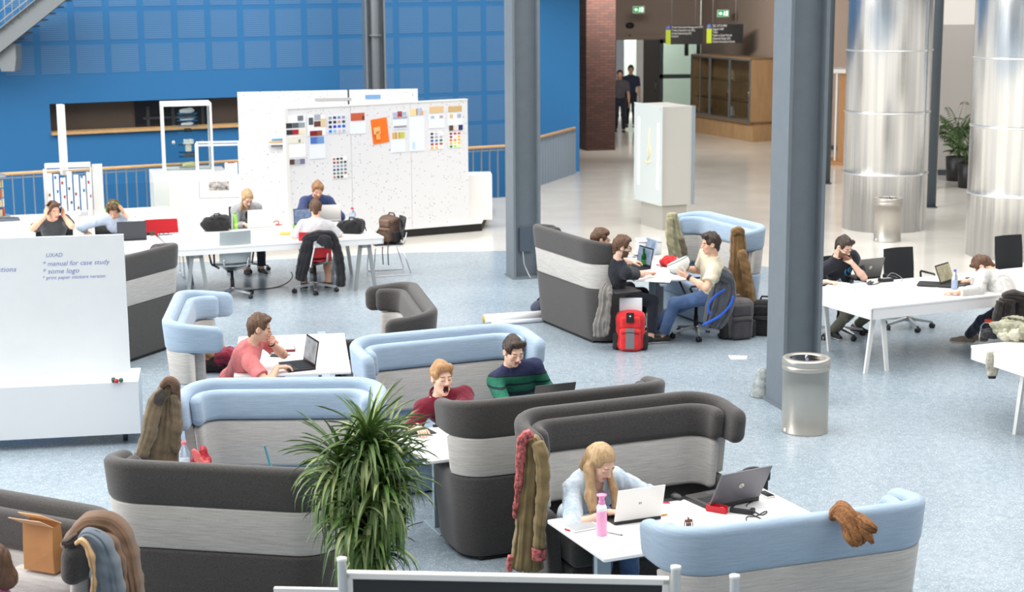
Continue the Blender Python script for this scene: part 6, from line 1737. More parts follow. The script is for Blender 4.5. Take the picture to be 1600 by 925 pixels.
# -------- red t-shirt man's table
laptop('black laptop in front of the man in the red t-shirt', lap_at(464, 571), 204, .37, .25, (54, 40, 44), (38, 38, 40), 100, None, (176, 184, 190))
o = thing('notebook', 'grey notebook with a dark red edge behind the black laptop', 'notebook', G(440, 547, ZT), R(8)); MB().rbox((0, 0, .012), (.26, .20, .022), .006).build('cover', mat('note_red', (120, 40, 52), .6), o); MB().rbox((0, 0, .0245), (.25, .19, .004), .004).build('pages', mat('note_grey', (186, 188, 188), .6), o)
o = thing('phone', 'dark phone and charger beside the grey notebook', 'phone', G(434, 557, ZT), R(75)); MB().rbox((0, 0, .006), (.07, .14, .012), .01, rv=.004).build('phone_body', M_BLK, o); MB().tube([(.06, -.1, .008), (.05, .02, .008), (.065, .12, .008)], .006, seg=6).build('charger', mat('charger_grey', (90, 94, 96), .5), o)
def pile(name, label, cat, loc, mats, seeds, r=(.14, .10, .08), rz=0.0, n=4, group=None, vox=.009):
    t = thing(name, label, cat, loc, rz, group)
    for k, (mt, sd) in enumerate(zip(mats, seeds)):
        rg = random.Random(sd); S = SDF((-.45, -.45, -.04), (.45, .45, .5), vox)
        for i in range(n): S.ell((rg.uniform(-r[0], r[0])*.7, rg.uniform(-r[1], r[1])*.7, r[2]*(.5 + .6*k*.6 + .4*rg.random())), (r[0]*rg.uniform(.45, .7), r[1]*rg.uniform(.45, .75), r[2]*rg.uniform(.4, .7)), k=.05)
        S.fold(.030, 19, sd, (1, 1, 1), True); S.plane((0, 0, 0), (0, 0, -1)); S.build('fabric', mt, t)
    return t
q = G(335, 575, .52)
pile('bundled_clothes', 'dark and crimson clothes bundled on the seat left of the red t-shirt man', 'clothes', (q.x, q.y, .49), [cloth('dark_knit', (52, 44, 44), .3, 10), cloth('crimson_scarf', (128, 40, 60), .4, 9), cloth('tan_strap', (170, 130, 96), .2)], [3, 8, 12], (.2, .16, .14))
# -------- table with the men and the helmet
laptop('silver laptop with a bright logo, seen from behind', lap_at(1000, 402), 200, .34, .24, (206, 206, 208), (200, 200, 202), 104, 'apple')
laptop('black laptop in front of the bearded man', lap_at(993, 417), 205, .35, .24, (44, 44, 46), (36, 36, 38), 100, None)
GRN = mat('green_glass', (26, 104, 44), .08, trans=.55, ior=1.3)
bottle('beer_bottle', 'green glass bottle on the table between two booths', G(1006, 418, ZT), [(.030, 0), (.033, .006), (.033, .12), (.028, .15), (.014, .18), (.0135, .225), (.015, .23), (.014, .24)], GRN, None, None, (.0338, .04, .10, mat('green_label', (60, 130, 60), .5)))
o = thing('storage_box', 'white plastic storage box with a lid beyond the green bottle', 'box', G(1009, 402, ZT) + Vector((.05, .2, 0)), R(5)); MB().rbox((0, 0, .09), (.30, .22, .17), .025).build('tub', mat('milky_plastic', (232, 236, 236), .35), o); MB().rbox((0, 0, .19), (.32, .24, .03), .02).build('lid', mat('milky_lid', (244, 246, 246), .3), o); MB().box((.155, 0, .15), (.02, .10, .03)).build('clip', mat('milky_lid', (244, 246, 246), .3), o)
sheets('white papers spread in front of the bearded man', [G(1005, 434, 0) + Vector((0, 0, 0)), G(1030, 412, 0), G(1060, 418, 0), G(1050, 436, 0)], ZT, 2, LN)
for q_ in (bpy.data.objects['paper_sheet.003'],): q_.location.xy = G(1030, 428, ZT).xy
o = tag(MB().lathe([(.028, 0), (.028, .004), (.02, .004), (.02, 0)], seg=24).build('tape_ring', mat('red_ring', (190, 80, 84), .5)), 'small red ring lying on the papers by the bottle', 'ring'); o.location = G(1028, 414, ZT + .003)
q = G(985, 400, .8)
pile('red_cloth', 'crumpled red cloth on the seat beside the storage box', 'cloth', (1.95, 20.1, .72), [cloth('red_cloth', (206, 50, 52), .2)], [5], (.10, .08, .07))
# white helmet in the man's hands
hp_ = np.array([2.02, 19.02, 1.0])
hp_ = np.array(G(1060, 412, .98))
t = thing('white_helmet', 'white helmet held by the man in the cream t-shirt', 'helmet', hp_)
S = SDF((-.22, -.22, -.22), (.22, .22, .22), .007); HMx = np.stack([hd(150, .1), hd(60), nrm((0.2, 0, 1))]); HMx = np.stack([nrm(hd(165, -.5)), hd(75), np.cross(nrm(hd(165, -.5)), hd(75))])
S.ell((0, 0, 0), (.135, .115, .12), HMx, k=0); S.ell((0, 0, 0), (.12, .10, .105), HMx, k=.0, op='s'); S.plane(HMx[2]*-.04, -HMx[2])
S.build('helmet_shell', mat('helmet_white', (236, 238, 230), .3), t)
b = MB(); u, v = HMx[0], HMx[1]; b.tube([tuple(u*.126*math.cos(a) + v*.107*math.sin(a) - HMx[2]*.035) for a in [2*PI*i/28 for i in range(28)]], .008, seg=6, closed=True); b.build('helmet_rim', mat('rim_grey', (150, 156, 156), .5), t)
b = MB(); b.tube([tuple(u*.137*math.sin(a) - v*.02 + HMx[2]*.122*math.cos(a)) for a in [-1.2 + .2*i for i in range(13)]], .005, seg=6); b.build('helmet_seam', mat('seam_dark', (60, 64, 64), .5), t)
# -------- right trestle table
def on74(px, py): return Vector((*G(px, py, .74).xy, .7405))
laptop('grey laptop with a round logo in front of the chin propping man', on74(1346, 434), 118, .37, .25, (116, 114, 112), (44, 44, 46), 106, 'disc')
laptop('laptop showing a web page in front of the slumped man', on74(1494, 446), -40, .34, .23, (46, 46, 48), (40, 40, 42), 112, None, (196, 190, 160))
o = tag(MB().rbox((0, 0, .012), (.40, .27, .022), .03, rv=.008).build('laptop_sleeve', mat('sleeve_black', (44, 44, 46), .7)), 'black laptop sleeve lying flat on the right trestle table', 'laptop sleeve'); o.location = on74(1462, 446); o.rotation_euler.z = R(-20)
PET = mat('clear_plastic', (216, 226, 240), .06, trans=.75, ior=1.2)
def pet(label, loc, capc, liquid=None, s=1.0):
    t = bottle('water_bottle', label, loc, [(.028*s, 0), (.032*s, .008), (.032*s, .05), (.030*s, .055), (.032*s, .06), (.032*s, .13), (.030*s, .15), (.014*s, .19), (.013*s, .205)], PET, [(.015*s, .205), (.015*s, .225), (.013*s, .227)], mat('cap_%d_%d_%d' % capc, capc, .4))
    if liquid: MB().lathe([(.029*s, .003), (.029*s, .10)], seg=20).build('contents', mat('contents_%d_%d_%d' % liquid, liquid, .3), t)
    return t
pet('clear water bottle with a violet cap beside the web page laptop', on74(1491, 452), (110, 110, 200), (196, 208, 232), 1.1)
pet('clear bottle with a red cap beside the man in the black printed t-shirt', on74(1281, 442), (214, 64, 50), (226, 170, 170), 1.1)
o = thing('tablet', 'silver tablet at the left end of the right trestle table', 'tablet', on74(1316, 452), R(-4)); MB().rbox((0, 0, .007), (.30, .20, .012), .012, rv=.004).build('tablet_body', mat('tablet_pale', (206, 208, 208), .35), o); MB().tube([(.13, -.08, .014), (.14, .08, .014)], .003, seg=6).build('tablet_edge', mat('label_grey', (150, 150, 154), .5), o)
sheets('white papers in front of the man in the black printed t-shirt', [G(1296, 446, 0), G(1308, 438, 0), G(1330, 441, 0), G(1318, 449, 0)], .7405, 3, LN); bpy.data.objects['paper_sheet.004'].location.xy = on74(1308, 446).xy
sheets('open sheets under the slumped man\'s arm', [G(1440, 462, 0), G(1470, 452, 0), G(1480, 462, 0), G(1462, 470, 0)], .7405, 2, LN); bpy.data.objects['paper_sheet.005'].location.xy = on74(1456, 460).xy
o = thing('power_adapter', 'black power adapter on the right trestle table', 'power adapter', on74(1384, 440), R(20)); MB().rbox((0, 0, .02), (.17, .08, .04), .008).build('adapter_body', M_BLK, o); MB().box((0, 0, .041), (.12, .05, .001)).build('adapter_label', mat('label_grey', (150, 150, 154), .5), o)
cable('black cable bundle beside the grey laptop on the right table', [on74(1354, 444) + Vector((0, 0, .01)), on74(1362, 440) + Vector((0, 0, .02)), on74(1358, 447) + Vector((0, 0, .01)), on74(1368, 443) + Vector((0, 0, .03)), on74(1352, 446) + Vector((0, 0, .01)), on74(1366, 446) + Vector((0, 0, .01)), on74(1376, 442) + Vector((0, 0, .01))], .006)
cable('thin grey cable arching from the adapter on the right table', [on74(1386, 437) + Vector((0, 0, .03)), on74(1392, 432) + Vector((0, 0, .05)), on74(1402, 433) + Vector((0, 0, .03)), on74(1412, 438) + Vector((0, 0, .01)), on74(1406, 441) + Vector((0, 0, .01))], .004, (150, 152, 156))
o = thing('phone', 'dark phone beyond the web page laptop', 'phone', on74(1518, 436), R(40)); MB().rbox((0, 0, .006), (.07, .14, .012), .01, rv=.004).build('phone_body', M_BLK, o); MB().rbox((0, 0, .0128), (.062, .125, .001), .008, rv=.0004).build('phone_screen', mat('phone_30_30_32', (30, 30, 32), .12), o)
# shirt print of the man with glasses, drawn on the chest
def chest_print(I, items):
    for txt, size, dx, dz, mt in items:
        vs, fs = text_mesh(txt, size, 'CENTER', .002, shear=.2); b = MB()
        c = I['chest'] + I['fw']*.142 + I['FC'][2]*dz; rt = I['FC'][0]*1
        b.add([rel(I, c - rt*(-(v[0] + dx)) + I['FC'][2]*v[1] + I['fw']*(v[2] - .9*((v[0] + dx)**2)*4)) for v in vs], fs); b.build('shirt_print', mt, I['root'])
chest_print(p13, [('9)', .15, -.03, -.02, mat('print_cyan', (70, 150, 200), .7)), ('8', .13, .08, -.13, mat('print_white', (226, 226, 226), .7)), ('--', .08, -.05, -.08, mat('print_white', (226, 226, 226), .7))])
# scarf pile and table at the right edge
p = Vector((*G(1584, 527, .76).xy, .741))
pile('scarf_heap', 'cream and olive scarf heaped on the table at the right edge', 'scarf', p, [cloth('cream_scarf', (198, 196, 176), .25, 14), cloth('pale_olive', (150, 150, 130), .3, 14)], [2, 9], (.17, .13, .11), R(-20), 7)
pile('dark_cloth', 'dark folded cloth at the table corner beside the scarf heap', 'cloth', p + Vector((-.20, .06, 0)), [cloth('dark_cloth', (50, 50, 54), .2)], [6], (.11, .08, .05))
o = thing('fingerless_glove', 'grey knitted glove hanging over the apron of the right edge table', 'glove', G(1551, 563, .66)); S = SDF((-.15, -.15, -.25), (.15, .15, .15), .008); S.box((0, 0, 0), (.06, .03, .09), r=.02); S.box((0, 0, -.10), (.045, .028, .05), r=.015, k=.02); S.fold(.006, 50, 4); S.build('knit', cloth('grey_cream_knit', (176, 172, 158), .25, 30), o); MB().rbox((0, 0, -.15), (.07, .05, .05), .012).build('cuff', cloth('dark_cloth', (50, 50, 54), .2), o)
pile('orange_item', 'orange and pink knit piece on the scarf heap at the right edge', 'scarf', p + Vector((.16, -.06, .06)), [cloth('orange_knit', (206, 128, 76), .3, 18)], [4], (.09, .12, .08))
# -------- the group at the back
def onb(px, py): return Vector((*G(px, py, .74).xy, .7405))
laptop('thin dark laptop with a slanted mark in front of the man with black headphones', onb(94, 369), 110, .33, .23, (62, 64, 64), (40, 40, 42), 104, 'slant')
laptop('dark laptop with a round maker\'s mark in front of the man with green headphones', onb(172, 366), 95, .37, .25, (66, 66, 68), (40, 40, 42), 104, 'ring')
laptop('black laptop back, nearer of the two by the man with green headphones', onb(206, 374), 105, .39, .26, (64, 66, 72), (40, 40, 42), 100, None)
laptop('white laptop in front of the woman in the grey cardigan', onb(404, 354), 110, .37, .26, (228, 226, 222), (214, 212, 208), 104, 'apple')
laptop('white laptop in front of the ginger bearded man', onb(515, 344), 95, .34, .24, (232, 228, 224), (214, 212, 208), 104, None)
laptop('dark laptop in front of the man seen from behind', onb(480, 356), -80, .36, .25, (60, 70, 90), (40, 40, 42), 108, None, (120, 136, 164))
def bagheap(name, label, cat, loc, mt, rz=0.0, s=1.0, seed=1, strap=True):
    def body(S):
        S.box((0, 0, .09*s), (.20*s, .13*s, .09*s), r=.06*s, k=.03); S.ell((.10*s, .02*s, .16*s), (.11*s, .10*s, .07*s), k=.06); S.ell((-.12*s, -.03*s, .10*s), (.12*s, .09*s, .08*s), k=.05); S.fold(.016*s, 20, seed); S.plane((0, 0, 0), (0, 0, -1))
    t = sdf_thing(name, label, cat, loc, [('bag_body', body, mt)], rz=rz)
    if strap:
        for sg in (-1, 1):
            MB().tube([(-.16*s, sg*.05*s, .14*s), (-.05*s, sg*.10*s, .21*s), (.08*s, sg*.11*s, .22*s), (.18*s, sg*.08*s, .14*s), (.22*s, sg*.10*s, .02)], .016*s, seg=8, flat=.4).build('strap', mt, t)
    MB().tube([(-.03*s, 0, .19*s), (-.02*s, -.02*s, .25*s), (.05*s, -.02*s, .255*s), (.07*s, 0, .21*s)], .011*s, seg=8).build('carry_handle', mt, t)
    return t
bagheap('backpack', 'black backpack lying on the long table beside the green bottle', 'backpack', onb(338, 360), M_BAGK, R(10), .95, 3)
bagheap('backpack', 'black backpack on the long table behind the man in pale grey', 'backpack', onb(549, 364), M_BAGK, R(-15), .88, 7)
LIME = mat('lime_liquid', (150, 214, 84), .25)
bottle('soft_drink_bottle', 'lime green bottle beside the black backpack', onb(368, 358), [(.030, 0), (.034, .01), (.034, .09), (.028, .12), (.032, .15), (.016, .20), (.015, .215)], LIME, [(.017, .215), (.017, .24), (.014, .242)], mat('cap_green', (90, 180, 60), .4), (.0345, .05, .085, mat('lime_label', (196, 226, 120), .5)))
pet('large clear water bottle with a red cap at the end of the long table', onb(551, 349), (210, 50, 70), (236, 236, 236), 1.55)
bottle('drink_can', 'small green drinks can beside the man seen from behind', onb(461, 365), [(.026, 0), (.033, .008), (.033, .115), (.027, .125)], mat('can_green', (110, 160, 60), .35), [(.025, .125), (.0, .122)], M_ALU, None, 'can')
o = thing('pencil_case', 'yellow tan pencil case on the long table by the green can', 'pencil case', onb(449, 367), R(5)); S = SDF((-.14, -.06, -.01), (.14, .06, .08), .006); S.cone((-.09, 0, .02), (.09, 0, .02), .024); S.fold(.004, 40); S.build('case_body', mat('tan_yellow', (222, 178, 96), .6), o); MB().tube([(-.09, 0, .045), (.09, 0, .045)], .003, seg=6).build('zip', M_BLK, o)
o = thing('glasses', 'folded dark glasses lying left of the black backpack', 'glasses', onb(256, 368), R(8)); m = MB()
for s in (-1, 1): m.tube([(s*.033 + .028*math.cos(q), 0, .028 + .024*math.sin(q)) for q in [2*PI*i/14 for i in range(14)]], .004, seg=6, closed=True); m.tube([(s*.062, 0, .035), (s*.062, .10, .01)], .004, seg=6)
m.build('frame', M_BLK, o); MB().box((0, .05, .004), (.24, .03, .008)).build('pen_below', M_BLK, o)
bottle('drink_cup', 'small brown glass with sunglasses beside it on the left table', onb(238, 368), [(.032, 0), (.036, .01), (.036, .05), (.030, .06)], mat('brown_glass', (92, 68, 52), .3), [(.03, .06), (.02, .066)], M_BLK, None, 'cup')
o = thing('sunglasses', 'black sunglasses beside the small brown glass', 'sunglasses', onb(228, 368), R(20)); m = MB(); m.rbox((-.035, 0, .02), (.055, .008, .04), .004); m.rbox((.035, 0, .02), (.055, .008, .04), .004); m.tube([(-.06, 0, .035), (-.065, .1, .03)], .004, seg=6); m.tube([(.06, 0, .035), (.065, .1, .03)], .004, seg=6); m.build('frame', M_BLK, o)
cable('red cables beside the white laptop of the cardigan woman', [onb(424, 350), onb(432, 346) + Vector((0, 0, .02)), onb(438, 349), onb(428, 352), onb(441, 351)], .008, (206, 70, 60))
o = thing('laptop', 'closed dark laptop on the counter beside the book carousel', 'laptop', (-7.75, 25.25, .62), R(20)); MB().rbox((0, 0, .012), (.42, .3, .024), .02, rv=.006).build('laptop_shell', mat('dark_blue_grey', (92, 100, 112), .4), o); MB().box((0, .13, .027), (.3, .02, .004)).build('hinge', M_BLK, o)
bagheap('backpack', 'white and black bag behind the man with black headphones', 'bag', (-6.75, 24.75, .62), M_BAGK, R(30), .6, 5, False)
cable('black cable running over the floor between the two swivel chairs', [G(455, 425, .35), G(458, 432, .2), G(452, 440, .05), G(440, 447, .006), G(420, 451, .006), G(400, 452, .006), G(376, 455, .006)], .007)
sw = tag(MB().lathe([(.19, 0), (.19, .004)], seg=30).build('wall_sticker', mat('sage_green', (168, 186, 152), .6)), 'pale green round sticker on the apron of the left table', 'sticker')
sw.rotation_euler = (R(90), 0, R(20)); q = G(222, 394, .64); sw.location = (q.x, q.y - .02, .645); sw.scale = (1, .28, 1)

# ================================================================ HUNG COATS AND SCARVES
def band(m, O, Y, spine, nf=5, amp=.02, seed=1, K=44, M=72, crump=.006, mi=0):
    # a hanging fold of cloth: a flattened tube following spine points (sight-line x, y, half width, depth m, dy), pleated lengthwise
    rg = np.random.RandomState(seed); n = len(spine); ph = rg.rand(8)*6.28; ks = nf*(1 + rg.rand(3)*.6); rows = []
    W3 = [V(p[0], p[1], Y + p[4]) for p in spine]; hw = [p[2]*(Y + p[4])/CAM_F for p in spine]; dp = [p[3] for p in spine]
    def cr(a, t):
        q = t*(n - 1); k = min(int(q), n - 2); f = q - k
        p0, p1, p2, p3 = a[max(k - 1, 0)], a[k], a[k + 1], a[min(k + 2, n - 1)]
        return p1 + (p2 - p0)*(.5*f) + (p0*2 - p1*5 + p2*4 - p3)*(.5*f*f) + (p1*3 - p0 - p2*3 + p3)*(.5*f**3)
    for i in range(K + 1):
        t = i/K; c = cr(W3, t); h = max(.006, cr(hw, t)); d_ = max(.006, cr(dp, t)); tg = cr(W3, min(1, t + .02)) - cr(W3, max(0, t - .02))
        tg.normalize(); sd = tg.cross(Vector((0, 1, 0))); sd.normalize(); fwd = sd.cross(tg)
        e = min(1.0, min(t, 1 - t)*14 + .35)**.5
        row = []
        for k in range(M):
            a = 2*PI*k/M; ca, sa = math.cos(a), math.sin(a)
            bx = math.copysign(abs(ca)**.75, ca)*h*e; by = math.copysign(abs(sa)**.75, sa)*d_*e
            u = bx/h
            w_ = abs(math.sin(ks[0]*u + ph[0] + .9*t + .35*math.sin(5*t + ph[3])))**.7 - .6 + .6*(abs(math.sin(ks[1]*1.7*u + ph[1] - 1.3*t))**.8 - .6)
            q = c + sd*bx + fwd*(by + math.copysign(1, sa)*amp*(.35 + .65*t)*w_*min(1, abs(sa)*2.2))
            s1 = math.sin(q.x*34 + 9*q.z + ph[4]) + math.sin(q.z*41 - 15*q.x + ph[5]) + .6*math.sin(q.z*90 + q.x*50 + ph[6])
            q = q + (fwd*math.copysign(1, sa) + sd*u)*crump*s1*.5
            row.append(tuple(q - O))
        rows.append(row)
    m.grid(rows, mi, True, True); m.add(rows[0], [tuple(range(M))], mi); m.add(rows[-1], [tuple(range(M - 1, -1, -1))], mi)
    return m
def coat(name, label, Y, mt, body, cat='jacket', extra=(), **kw):
    O = V(body[0][0][0], body[0][0][1], Y); t = thing(name, label, cat, O); m = MB()
    for i, b in enumerate(body): band(m, O, Y, b, seed=kw.get('seed', 1) + i, nf=kw.get('nf', 5), amp=kw.get('amp', .022), crump=kw.get('crump', .006))
    m.build('cloth', mt, t)
    for pn, b, m2, k2 in extra: band(MB(), O, Y, b, seed=kw.get('seed', 1) + 7, **k2).build(pn, m2, t)
    return t
SLV = dict(nf=3, amp=.008, crump=.007)
OLV = cloth('olive_cotton', (124, 108, 76), .16, 8)
TRIM = mat('pink_black_trim', (226, 124, 122), .9, rgb2=(48, 30, 34), nscale=38)
coat('olive_coat', 'olive coat with pink patterned trim hung on the charcoal booth', 10.62, OLV, [
    [(829, 682, 9, .05, 0), (832, 698, 17, .075, 0), (830, 760, 20, .085, 0), (826, 830, 24, .095, 0), (823, 890, 29, .10, 0)]], 'coat', seed=3, nf=6, amp=.026, extra=[
    ('sleeve', [(838, 690, 11, .05, -.08), (846, 716, 12, .055, -.10), (848, 770, 11, .05, -.11), (844, 820, 10, .05, -.11), (842, 856, 11, .052, -.11)], OLV, SLV),
    ('cuff', [(842, 855, 12, .055, -.11), (842, 864, 12.5, .058, -.11), (842, 873, 12, .055, -.11)], TRIM, dict(nf=3, amp=.004, crump=.002)),
    ('patterned_trim', [(832, 676, 8, .035, -.08), (818, 686, 9, .03, -.08), (813, 720, 7, .024, -.07), (808, 770, 5.5, .02, -.07), (804, 810, 4, .018, -.06)], TRIM, dict(nf=3, amp=.006, crump=.006)),
    ('hem_trim', [(798, 868, 5, .03, -.05), (796, 880, 5.5, .03, -.05), (796, 892, 5, .03, -.05)], TRIM, dict(nf=3, amp=.004, crump=.002))])
TAUP = cloth('faded_brown_canvas', (116, 103, 84), .28, 7)
DPT = cloth('dark_patch', (66, 62, 60), .2)
coat('brown_jacket', 'faded brown canvas jacket hung on the end of the light blue booth', 11.86, TAUP, [
    [(264, 594, 10, .05, 0), (262, 610, 15, .075, 0), (258, 650, 22, .085, 0), (252, 690, 29, .095, 0), (248, 730, 33, .10, 0)]], seed=5, nf=5, amp=.024, extra=[
    ('sleeve', [(254, 612, 11, .055, -.08), (243, 632, 13, .06, -.10), (234, 668, 13, .06, -.11), (226, 700, 11, .055, -.12), (221, 712, 11, .05, -.12)], TAUP, SLV),
    ('cuff', [(222, 710, 12, .055, -.12), (219, 722, 12, .055, -.12)], DPT, dict(nf=3, amp=.003, crump=.002)),
    ('shoulder_patch', [(258, 612, 8, .03, -.10), (250, 620, 10, .034, -.12), (247, 632, 9, .03, -.13)], DPT, dict(nf=2, amp=.003, crump=.003)),
    ('collar', [(252, 604, 5, .03, -.04), (264, 594, 7, .035, -.06), (274, 600, 7, .035, -.06), (277, 622, 6, .03, -.05), (276, 640, 5, .025, -.04)], cloth('brown_collar', (104, 82, 68), .25), dict(nf=2, amp=.004, crump=.004)),
    ('front_flap', [(272, 616, 7, .03, -.07), (276, 650, 9, .03, -.07), (274, 690, 9, .03, -.07), (278, 706, 6, .03, -.06)], TAUP, SLV)])
KHK = cloth('khaki_brown', (122, 95, 62), .22, 7)
coat('brown_coat', 'brown coat hung on the near end of the light blue booth far back', 19.62, KHK, [
    [(1153, 360, 8, .06, 0), (1153, 372, 12, .08, 0), (1154, 410, 15, .09, 0), (1156, 450, 24, .11, 0), (1160, 492, 26, .12, 0)]], 'coat', seed=8, nf=5, amp=.03, extra=[
    ('sleeve', [(1158, 390, 7, .05, -.10), (1166, 420, 8, .055, -.12), (1170, 455, 7, .05, -.13), (1176, 494, 6, .045, -.13)], KHK, SLV),
    ('collar', [(1144, 366, 5, .04, -.05), (1153, 360, 7, .05, -.06), (1161, 366, 5, .04, -.05)], KHK, SLV)])
PKH = cloth('pale_khaki', (146, 141, 114), .2, 8)
coat('khaki_jacket', 'pale khaki jacket hung on the far end of the light blue booth far back', 21.1, PKH, [
    [(1050, 332, 7, .06, 0), (1051, 344, 10, .08, 0), (1055, 370, 12, .085, 0), (1059, 392, 15, .09, 0), (1062, 412, 14, .09, 0)]], seed=4, nf=5, amp=.026, extra=[
    ('sleeve', [(1046, 340, 5, .045, -.09), (1046, 366, 6, .05, -.11), (1051, 400, 5, .045, -.12)], PKH, SLV),
    ('lining', [(1064, 372, 5, .03, -.06), (1068, 390, 6, .03, -.06), (1070, 406, 5, .03, -.06)], cloth('khaki_dark', (100, 92, 74), .2), SLV)])
GJ = cloth('mid_grey_jersey', (124, 120, 116), .15, 9)
coat('grey_scarf', 'long grey cloth hung over the arm of the charcoal booth', 18.72, GJ, [
    [(949, 447, 8, .04, .03), (946, 456, 10, .05, -.02), (944, 480, 9, .05, -.04), (938, 505, 11, .055, -.05), (939, 526, 12, .05, -.05)]], 'scarf', seed=6, nf=4, amp=.024, extra=[
    ('loose_end', [(953, 456, 4, .03, -.08), (951, 480, 4, .03, -.09), (948, 510, 5, .03, -.09), (945, 524, 3, .02, -.09)], GJ, SLV)])
o = tag(MB().rbox((0, 0, 0), (.34, .20, .02), .03, rv=.008).build('tray_pad', mat('dark_leather', (48, 47, 48), .5)), 'dark leather pad on the arm of the charcoal booth', 'pad'); q = G(977, 454, .68); o.location = (q.x, q.y, .672); o.rotation_euler.z = R(-65 + 90)
# rear bag loop and bag behind charcoal booth
# brown lace scarf on the front booth
LACE = mat('brown_lace', (156, 108, 66), .9, rgb2=(100, 64, 38), nscale=60, bump=.5, bscale=120)
coat('lace_scarf', 'brown lacy scarf thrown over the rim of the front light blue booth', 8.93, LACE, [
    [(1286, 809, 3, .03, .08), (1300, 805, 8, .05, .05), (1314, 801, 14, .06, .0), (1328, 815, 19, .06, -.08), (1337, 833, 20, .05, -.13), (1342, 849, 13, .04, -.13)],
    [(1316, 804, 8, .05, .0), (1336, 811, 12, .05, -.09), (1352, 822, 12, .045, -.14), (1370, 828, 5, .03, -.15)]], 'scarf', seed=2, nf=6, amp=.013, crump=.010, extra=[
    ('gathered_end', [(1344, 826, 5, .025, -.16), (1356, 836, 6, .025, -.17), (1364, 848, 4, .02, -.17)], LACE, dict(nf=3, amp=.006, crump=.006))])
# coats on the bottom left booth, paper bag
JB = cloth('brown_leather_coat', (112, 88, 70), .18, 6)
coat('brown_coat', 'brown coat draped over the wing of the bottom left booth', 8.80, JB, [
    [(98, 856, 5, .05, -.10), (112, 842, 12, .07, -.06), (140, 820, 17, .085, .0), (172, 822, 20, .09, .04), (192, 852, 20, .09, .03), (203, 895, 17, .09, .0), (212, 945, 15, .085, -.02)]], 'coat', seed=9, nf=4, amp=.018, extra=[
    ('sleeve', [(150, 836, 8, .04, -.05), (172, 846, 11, .05, -.06), (186, 880, 12, .055, -.07), (194, 945, 12, .055, -.08)], JB, SLV),
    ('collar', [(98, 848, 6, .035, -.12), (112, 846, 9, .04, -.12), (124, 838, 7, .04, -.10)], cloth('dark_lining', (62, 54, 50), .2), SLV)])
coat('grey_blue_jacket', 'grey blue jacket with a tan lining on the wing of the bottom left booth', 8.62, cloth('grey_blue_cotton', (96, 106, 116), .12, 7), [
    [(124, 842, 6, .04, -.05), (140, 836, 12, .06, -.05), (156, 850, 18, .075, -.05), (166, 890, 24, .08, -.06), (172, 945, 28, .085, -.06)]], seed=3, nf=4, amp=.018, extra=[
    ('lining', [(118, 850, 4, .025, -.12), (128, 846, 6, .03, -.12), (140, 862, 6, .03, -.13), (147, 900, 5, .03, -.13), (146, 945, 6, .03, -.13)], cloth('tan_lining', (196, 160, 118), .12), SLV)])
pb_ = thing('paper_bag', 'brown paper bag standing on the bottom left booth seat', 'bag', Vector((-2.68, 9.04, .91)), R(-24))
lc = tag(MB().rbox((0, .02, .205), (.5, .20, .41), .07).build('loose_cushion', F_GREY), 'pale grey cushion under the brown paper bag', 'cushion'); lc.location = pb_.location + Vector((0, 0, -.422)); lc.rotation_euler.z = R(-22)
KR = mat('kraft_paper', (186, 134, 84), .75, noise=.08, nscale=5)
m = MB(); w_, d2_, h_ = .22, .09, .27
P_ = [[(-w_/2, -d2_/2, 0), (w_/2, -d2_/2, 0), (w_/2, d2_/2, 0), (-w_/2, d2_/2, 0)], [(-w_/2, -d2_/2*.9, h_*.5), (w_/2, -d2_/2*1.05, h_*.5), (w_/2, d2_/2, h_*.5), (-w_/2, d2_/2, h_*.5)], [(-w_/2, -d2_*.35, h_), (w_/2, -d2_*.4, h_), (w_/2*.98, d2_*.4, h_*1.02), (-w_/2, d2_*.4, h_*1.02)]]
m.grid([[*r] for r in P_], 0, False, True); m.add(P_[0], [(3, 2, 1, 0)]); m.build('bag_body', KR, pb_, bevel=.004)
m = MB(); m.slab([(-w_/2, -d2_*.36, h_), (w_/2, -d2_*.41, h_), (w_/2*.6, -d2_*1.0, h_ + .045), (-w_/2*1.3, -d2_*1.2, h_ + .05)], (0, .003, .002)); m.slab([(-w_/2, d2_*.4, h_*1.02), (w_/2, d2_*.4, h_*1.02), (w_/2*.1, -d2_*.2, h_ + .055), (-w_/2*1.15, -d2_*.5, h_ + .065)], (0, .003, .002)); m.build('folded_flap', mat('kraft_inside', (226, 190, 150), .75), pb_)
# black jacket on the red chair, grey-blue pack on the swivel chair, jacket on the orange chair
BJK = cloth('black_jersey', (38, 38, 42), .2, 9)
coat('black_jacket', 'black jacket with white piping over the red swivel chair', 22.0, BJK, [
    [(474, 378, 5, .05, .0), (482, 372, 8, .06, .0), (500, 368, 9, .07, .0), (518, 370, 8, .06, .0), (526, 380, 5, .05, .0)],
    [(482, 374, 8, .05, -.02), (478, 396, 11, .06, -.02), (473, 420, 10, .055, .0), (469, 438, 9, .05, .02)],
    [(522, 374, 7, .05, -.02), (529, 400, 8, .055, -.02), (532, 425, 8, .05, .0), (532, 448, 8, .045, .0)]], seed=7, nf=4, amp=.016, extra=[
    ('hood', [(498, 372, 8, .03, -.07), (510, 380, 10, .035, -.09), (512, 388, 5, .03, -.08)], BJK, SLV),
    ('white_piping', [(492, 384, 1.0, .006, -.10), (488, 402, 1.0, .006, -.09), (485, 418, 1.0, .006, -.08)], mat('piping_white', (226, 224, 222), .8), dict(nf=1, amp=0, crump=0))])
WBK = cloth('worn_black', (52, 48, 46), .3, 8)
